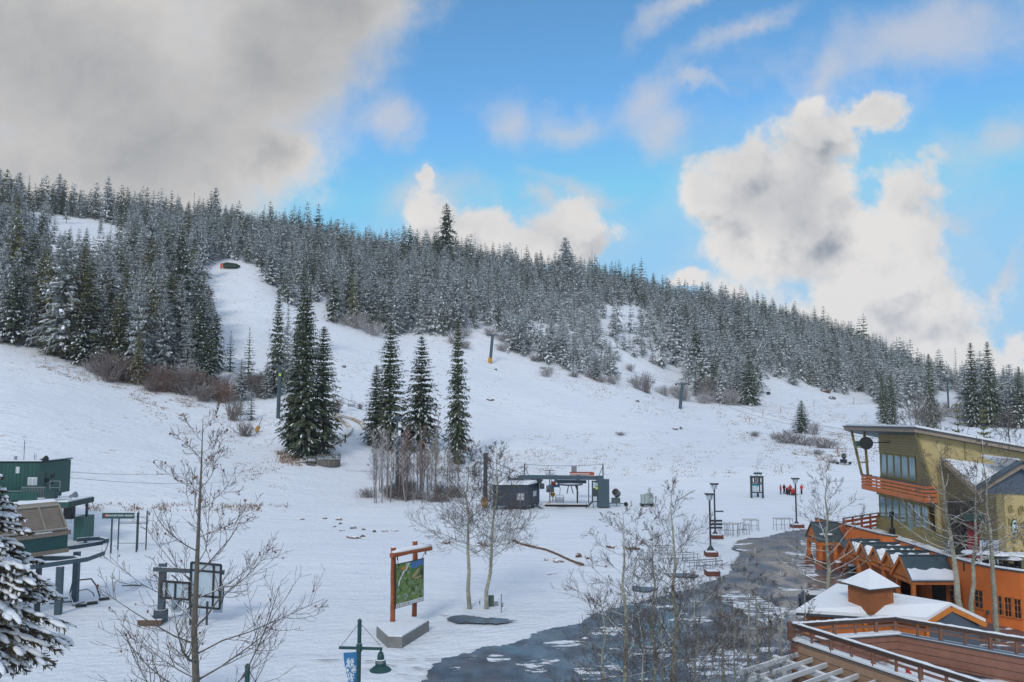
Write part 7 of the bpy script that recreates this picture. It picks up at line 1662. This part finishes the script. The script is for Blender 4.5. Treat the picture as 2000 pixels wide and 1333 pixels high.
# ---------------------------------------------------------------- foreground terrace with parapet rails and white pergola
def terrace():
    e=thing('roof_terrace',(20,34,0),'near brown-sided roof terrace with snow-capped dark railings','building')
    A=Vector((13.65,40.1,0)); B=Vector((19.4,41.4,0)); C=Vector((25.6,35.6,0)); D_=Vector((20.9,25.7,0))
    tan=boards('tan_siding',(.36,.225,.145,1),.36,'Z',.8,.03,.10,.10); pink=boards('brown_siding',(.265,.125,.085,1),.38,'Z',.8,.03,.10,.10)
    zt=3.72
    def wall(p,q,th,z0,z1,nm,m,ext=0):
        d=(q-p).normalized(); n=Vector((-d.y,d.x,0)); a=p-d*ext; b=q+d*ext
        mb=MB(); mb.prism([(r.x,r.y,z0) for r in (a,b,b+n*th,a+n*th)],(0,0,z1-z0)); return mb.build(nm,m,e)
    # near wall: outer face left/bottom, drops to the ground
    nI=.42
    wall(D_,A,-nI,-.2,zt,'outer_wall',tan)
    wall(A,B,-nI,-.2,zt,'inner_wall',pink); wall(B,C,-nI,-.2,zt-.004,'inner_wall',pink)
    # floor
    mb=MB(); mb.prism([(A.x+.4,A.y-.5,2.45),(B.x-.1,B.y-.4,2.45),(C.x-.3,C.y-.3,2.45),(30,30,2.45),(26,20,2.45),(D_.x+.3,D_.y,2.45)],(0,0,.12)); fl=mb.build('floor',mat('roof_membrane',(.045,.045,.05),.7,noise=(2,.3),snow=(1.03,.35,.6)),e)
    # snow over most of the floor, away from the far wall
    dBC=(C-B).normalized(); nBC=Vector((dBC.y,-dBC.x,0)); nin=nBC if nBC.dot(A-B)>0 else -nBC
    s0=B.lerp(C,.10)+nin*1.15; s1=C+dBC*4+nin*1.15; mb=MB(); a2=A+(D_-A)*.06+Vector((.9,-.4,0))
    pts=[s0+ (s1-s0)*k/14+nin*(.18*math.sin(k*2.1)) for k in range(15)]; mb.prism([(p.x,p.y,2.575) for p in pts]+[(D_.x+.6,D_.y-3,2.575),(a2.x,a2.y,2.575)],(0,0,.08)); mb.build('floor_snow',SNOW,fl)
    # copings
    def cop(p,q,off,w,nm,m,z,th): 
        d=(q-p).normalized(); n=Vector((-d.y,d.x,0)); mb=MB(); a=p+n*(off-w/2)-d*.05; b=q+n*(off-w/2)+d*.05; mb.prism([(r.x,r.y,z) for r in (a,b,b+n*w,a+n*w)],(0,0,th)); return mb.build(nm,m,e)
    blue=mat('blue_metal_coping',(.16,.22,.30),.35,.4,noise=(2,.1))
    for p,q,z in ((D_,A,zt+.003),(A,B,zt+.007),(B,C,zt+.011)):
        c=cop(p,q,-nI/2,nI+.14,'coping',COPE,z,.07); 
    def ledge(p,q,off,w,z,th): 
        d=(q-p).normalized(); n=Vector((-d.y,d.x,0)); mb=MB(); N=30; rg=random.Random(int(p.x*7))
        ring=[p+(q-p)*k/N+n*(off-w/2-rg.uniform(-.03,.03)) for k in range(N+1)]+[p+(q-p)*k/N+n*(off+w/2+rg.uniform(-.03,.03)) for k in range(N,-1,-1)]
        mb.prism([(r.x,r.y,z) for r in ring],(0,0,th)); return mb.build('ledge_snow',SNOW,c)
    ledge(D_,A,-nI/2-.04,.34,zt+.085,.06); ledge(A,B,-nI/2,.42,zt+.09,.07); 
    c2=cop(B,C,-nI/2,.30,'metal_strip',blue,zt+.085,.012)
    # railings: posts, dark top rail with snow, lower rail
    DBR=mat('dark_brown_rail',(.060,.038,.030),.65,noise=(4,.25)); BR=mat('brown_rail_post',(.20,.095,.062),.7,noise=(3,.2))
    def railing(p,q,off,n,lab,low=True):
        d=(q-p).normalized(); nn=Vector((-d.y,d.x,0))*off; a=p+nn; b=q+nn
        mb=MB(); mb.beam((a.x,a.y,4.50),(b.x,b.y,4.50),.26,.12); tr=mb.build('top_rail',DBR,e)
        N=36; rg=random.Random(n); mb=MB(); v=[];f=[]; s=Vector((-d.y,d.x,0))
        for k in range(N+1):
            t=k/N; c=a.lerp(b,t); w=.115*rg.uniform(.8,1.05); h=.055*rg.uniform(.5,1.3)
            v+=[(c.x-s.x*w,c.y-s.y*w,4.563),(c.x-s.x*w*.6,c.y-s.y*w*.6,4.563+h),(c.x+s.x*w*.6,c.y+s.y*w*.6,4.563+h),(c.x+s.x*w,c.y+s.y*w,4.563)]
        for k in range(N):
            for j in range(4): f.append((4*k+j,4*k+(j+1)%4,4*k+4+(j+1)%4,4*k+4+j))
        mb.add(v,f); mb.build('rail_snow',SNOW,tr,smooth=True)
        mb=MB(); mb.beam((a.x,a.y,4.16),(b.x,b.y,4.16),.08,.10); mb.beam((a.x,a.y,4.38),(b.x,b.y,4.38),.05,.10); mb.build('lower_rail',BR,e)
        for k in range(n+1):
            c=a.lerp(b,(k+.02)/(n+.04)); mb=MB(); mb.beam((c.x,c.y,zt+.05),(c.x,c.y,4.44),.15 if k%2==0 else .10,.15 if k%2==0 else .10); mb.build('rail_post',BR,e)
    railing(A,D_,.16,14,''); railing(A,B,-.10,5,''); railing(B,C,-.12,8,'')
    mb=MB(); mb.beam((A.x,A.y,zt),(A.x,A.y,4.6),.24,.24); mb.build('corner_post',BR,e)
    for p in (B-Vector((.25,.42,0)),): mb=MB(); mb.beam((p.x+.17,p.y-.02,2.5),(p.x+.17,p.y-.02,zt),.07,.07); mb.build('corner_trim',BR,e)
    # more terrace beyond the frame so the walls do not end in the air
    wall(C,C+Vector((8,-6,0)),-nI,-.2,zt-.008,'inner_wall',pink)
terrace()
p=P(1772,1277,38.0); e=thing('standpipe',(p.x,p.y,2.57),'red standpipe on the terrace floor at the foot of the brown wall','pipe'); mb=MB(); mb.tube([(p.x,p.y,2.55),(p.x,p.y,3.05)],.09,10); mb.lathe((p.x,p.y,3.0),[(.12,0),(.12,.08),(.04,.12)],10); mb.build('body',REDP,e); mb=MB(); mb.tube([(p.x-.15,p.y,2.85),(p.x+.15,p.y,2.85)],.045,8); mb.build('outlet',REDP,e)
def pergola():
    e=thing('pergola',(11.5,37,0),'white timber pergola against the tan terrace wall, rafters edged with snow','pergola')
    A=Vector((13.65,40.1,0)); D_=Vector((20.9,25.7,0)); d=(D_-A).normalized(); r=Vector((-.80,-.60,0)); z=3.17
    WH=mat('pergola_white',(.55,.57,.58),.6,noise=(3,.10),snow=(.95,1.5,.25))
    for k in range(13):
        p=A+d*(.45+.87*k)+Vector((0,0,z)); 
        mb=MB(); mb.beam(p-r*.05,p+r*4.9,.07,.20); mb.build('rafter',WH,e)
        if k%2==0: mb=MB(); mb.beam(p+r*.1+Vector((0,0,.115)),p+r*4.8+Vector((0,0,.115)),.06,.03); mb.build('rafter_snow',SNOW,e)
    for off,zz in ((.9,z-.22),(3.7,z-.22)):
        a=A+r*off-d*.4+Vector((0,0,zz)); b=A+r*off+d*12+Vector((0,0,zz)); mb=MB(); mb.beam(a,b,.20,.24); g=mb.build('girder',WH,e); mb=MB(); mb.beam(a+Vector((0,0,.135)),b+Vector((0,0,.135)),.17,.03); mb.build('girder_snow',SNOW,g)
        for k in range(4): q=a.lerp(b,.05+.3*k); mb=MB(); mb.beam((q.x,q.y,0),(q.x,q.y,zz-.12),.18,.18); mb.build('post',WH,e)
    mb=MB(); w=boards('door_brown',(.20,.08,.04,1),.3,'Z'); 
    for k in (1.4,4.2,7.0): p=A+d*k+r*.06; mb.prism([(p.x,p.y,0),(p.x+d.x*1.5,p.y+d.y*1.5,0),(p.x+d.x*1.5,p.y+d.y*1.5,2.1),(p.x,p.y,2.1)],r*.06)
    mb.build('door',mat('dark_brown_door',(.07,.03,.02),.6,noise=(3,.3)),e)
pergola()
# ---------------------------------------------------------------- dry grass showing through the snow
def grass():
    rng=np.random.default_rng(77); Q=[]
    areas=[([(1380,780),(1500,770),(1720,790),(1720,900),(1600,925),(1420,850)],1500,1.0),([(1000,850),(1450,840),(1640,900),(1500,935),(1050,930)],900,.8),([(1040,705),(1320,775),(1380,830),(1200,800),(1060,740)],500,.9),
           ([(430,760),(545,800),(560,960),(430,930),(340,850),(250,770)],800,.8),([(540,880),(600,890),(600,915),(545,905)],260,1.2),([(60,690),(240,735),(420,800),(400,830),(200,760),(60,715)],700,1.0),([(400,540),(560,600),(640,720),(520,720),(400,600)],260,.8),
           ([(640,700),(900,670),(1000,760),(960,830),(700,790)],300,.8),([(160,985),(560,985),(560,1000),(160,1000)],300,1.1),([(960,870),(1000,850),(1100,900),(1000,930)],120,.8),([(1560,830),(1650,850),(1660,910),(1580,900)],350,1.0)]
    for poly,n,hs in areas:
        P_=np.array(poly); k=0; tries=0
        while k<n and tries<n*8:
            tries+=1; x=rng.uniform(P_[:,0].min(),P_[:,0].max()); y=rng.uniform(P_[:,1].min(),P_[:,1].max())
            if not inpoly(np.array([x]),np.array([y]),poly)[0]: continue
            if float(vnoise(x,y*2.2,26,4))*.6+float(vnoise(x,y*2,9,8))*.4<.50: continue
            dd=ray(x,y)
            # quick terrain hit with coarse steps
            ys=np.linspace(75,480,160); kk=ys/dd[1]; hit=np.nonzero(CZ+dd[2]*kk<=H(dd[0]*kk,ys))[0]
            if len(hit)==0: continue
            i=hit[0]; y0=ys[max(i-1,0)]; ys2=np.linspace(y0,ys[i],24); kk=ys2/dd[1]; h2=np.nonzero(CZ+dd[2]*kk<=H(dd[0]*kk,ys2))[0]; i=h2[0] if len(h2) else 0
            X,Y=dd[0]*kk[i],ys2[i]; k+=1
            for t in range(rng.integers(2,5)):
                ox,oy=rng.normal(0,.35,2); z=hz(X+ox,Y+oy)-.04; h=rng.uniform(.10,.34)*hs; w=rng.uniform(.02,.055)*(1+Y/180); an=rng.uniform(0,3.14); cx,sx=math.cos(an)*w,math.sin(an)*w; lx,ly=rng.normal(0,.3,2)*h
                Q.append([(X+ox-cx,Y+oy-sx,z),(X+ox+cx,Y+oy+sx,z),(X+ox+cx*.3+lx,Y+oy+sx*.3+ly,z+h),(X+ox-cx*.3+lx,Y+oy-sx*.3+ly,z+h)])
    V=np.array(Q,dtype=np.float32).reshape(-1,3); m=mat('dry_grass',(.24,.15,.085),.9,noise=(.6,.4))
    me=npmesh('dry_grass',V,np.arange(len(V)).reshape(-1,4),np.zeros(len(V)//4),[m]); o=D.objects.new('dry_grass',me); COL.objects.link(o); tag(o,kind='stuff',label='dry brown grass poking through the snow on the slopes'); print('grass',len(Q))
grass()
# ---------------------------------------------------------------- air
def haze():
    mb=MB(); mb.box((0,650,86),(3360,2290,226)); o=mb.build('haze',[])
    m=D.materials.new('haze'); m.use_nodes=True; nt=m.node_tree; nt.nodes.clear(); out=nt.nodes.new('ShaderNodeOutputMaterial'); v=nt.nodes.new('ShaderNodeVolumePrincipled')
    v.inputs['Density'].default_value=.00010; v.inputs['Color'].default_value=(.86,.90,.96,1); v.inputs['Anisotropy'].default_value=.2
    nt.links.new(v.outputs[0],out.inputs['Volume']); o.data.materials.append(m); tag(o,'thin snowy air fading the far forest',kind='stuff')
haze()
SC.cycles.volume_bounces=1; SC.cycles.volume_step_rate=4; SC.cycles.volume_max_steps=64
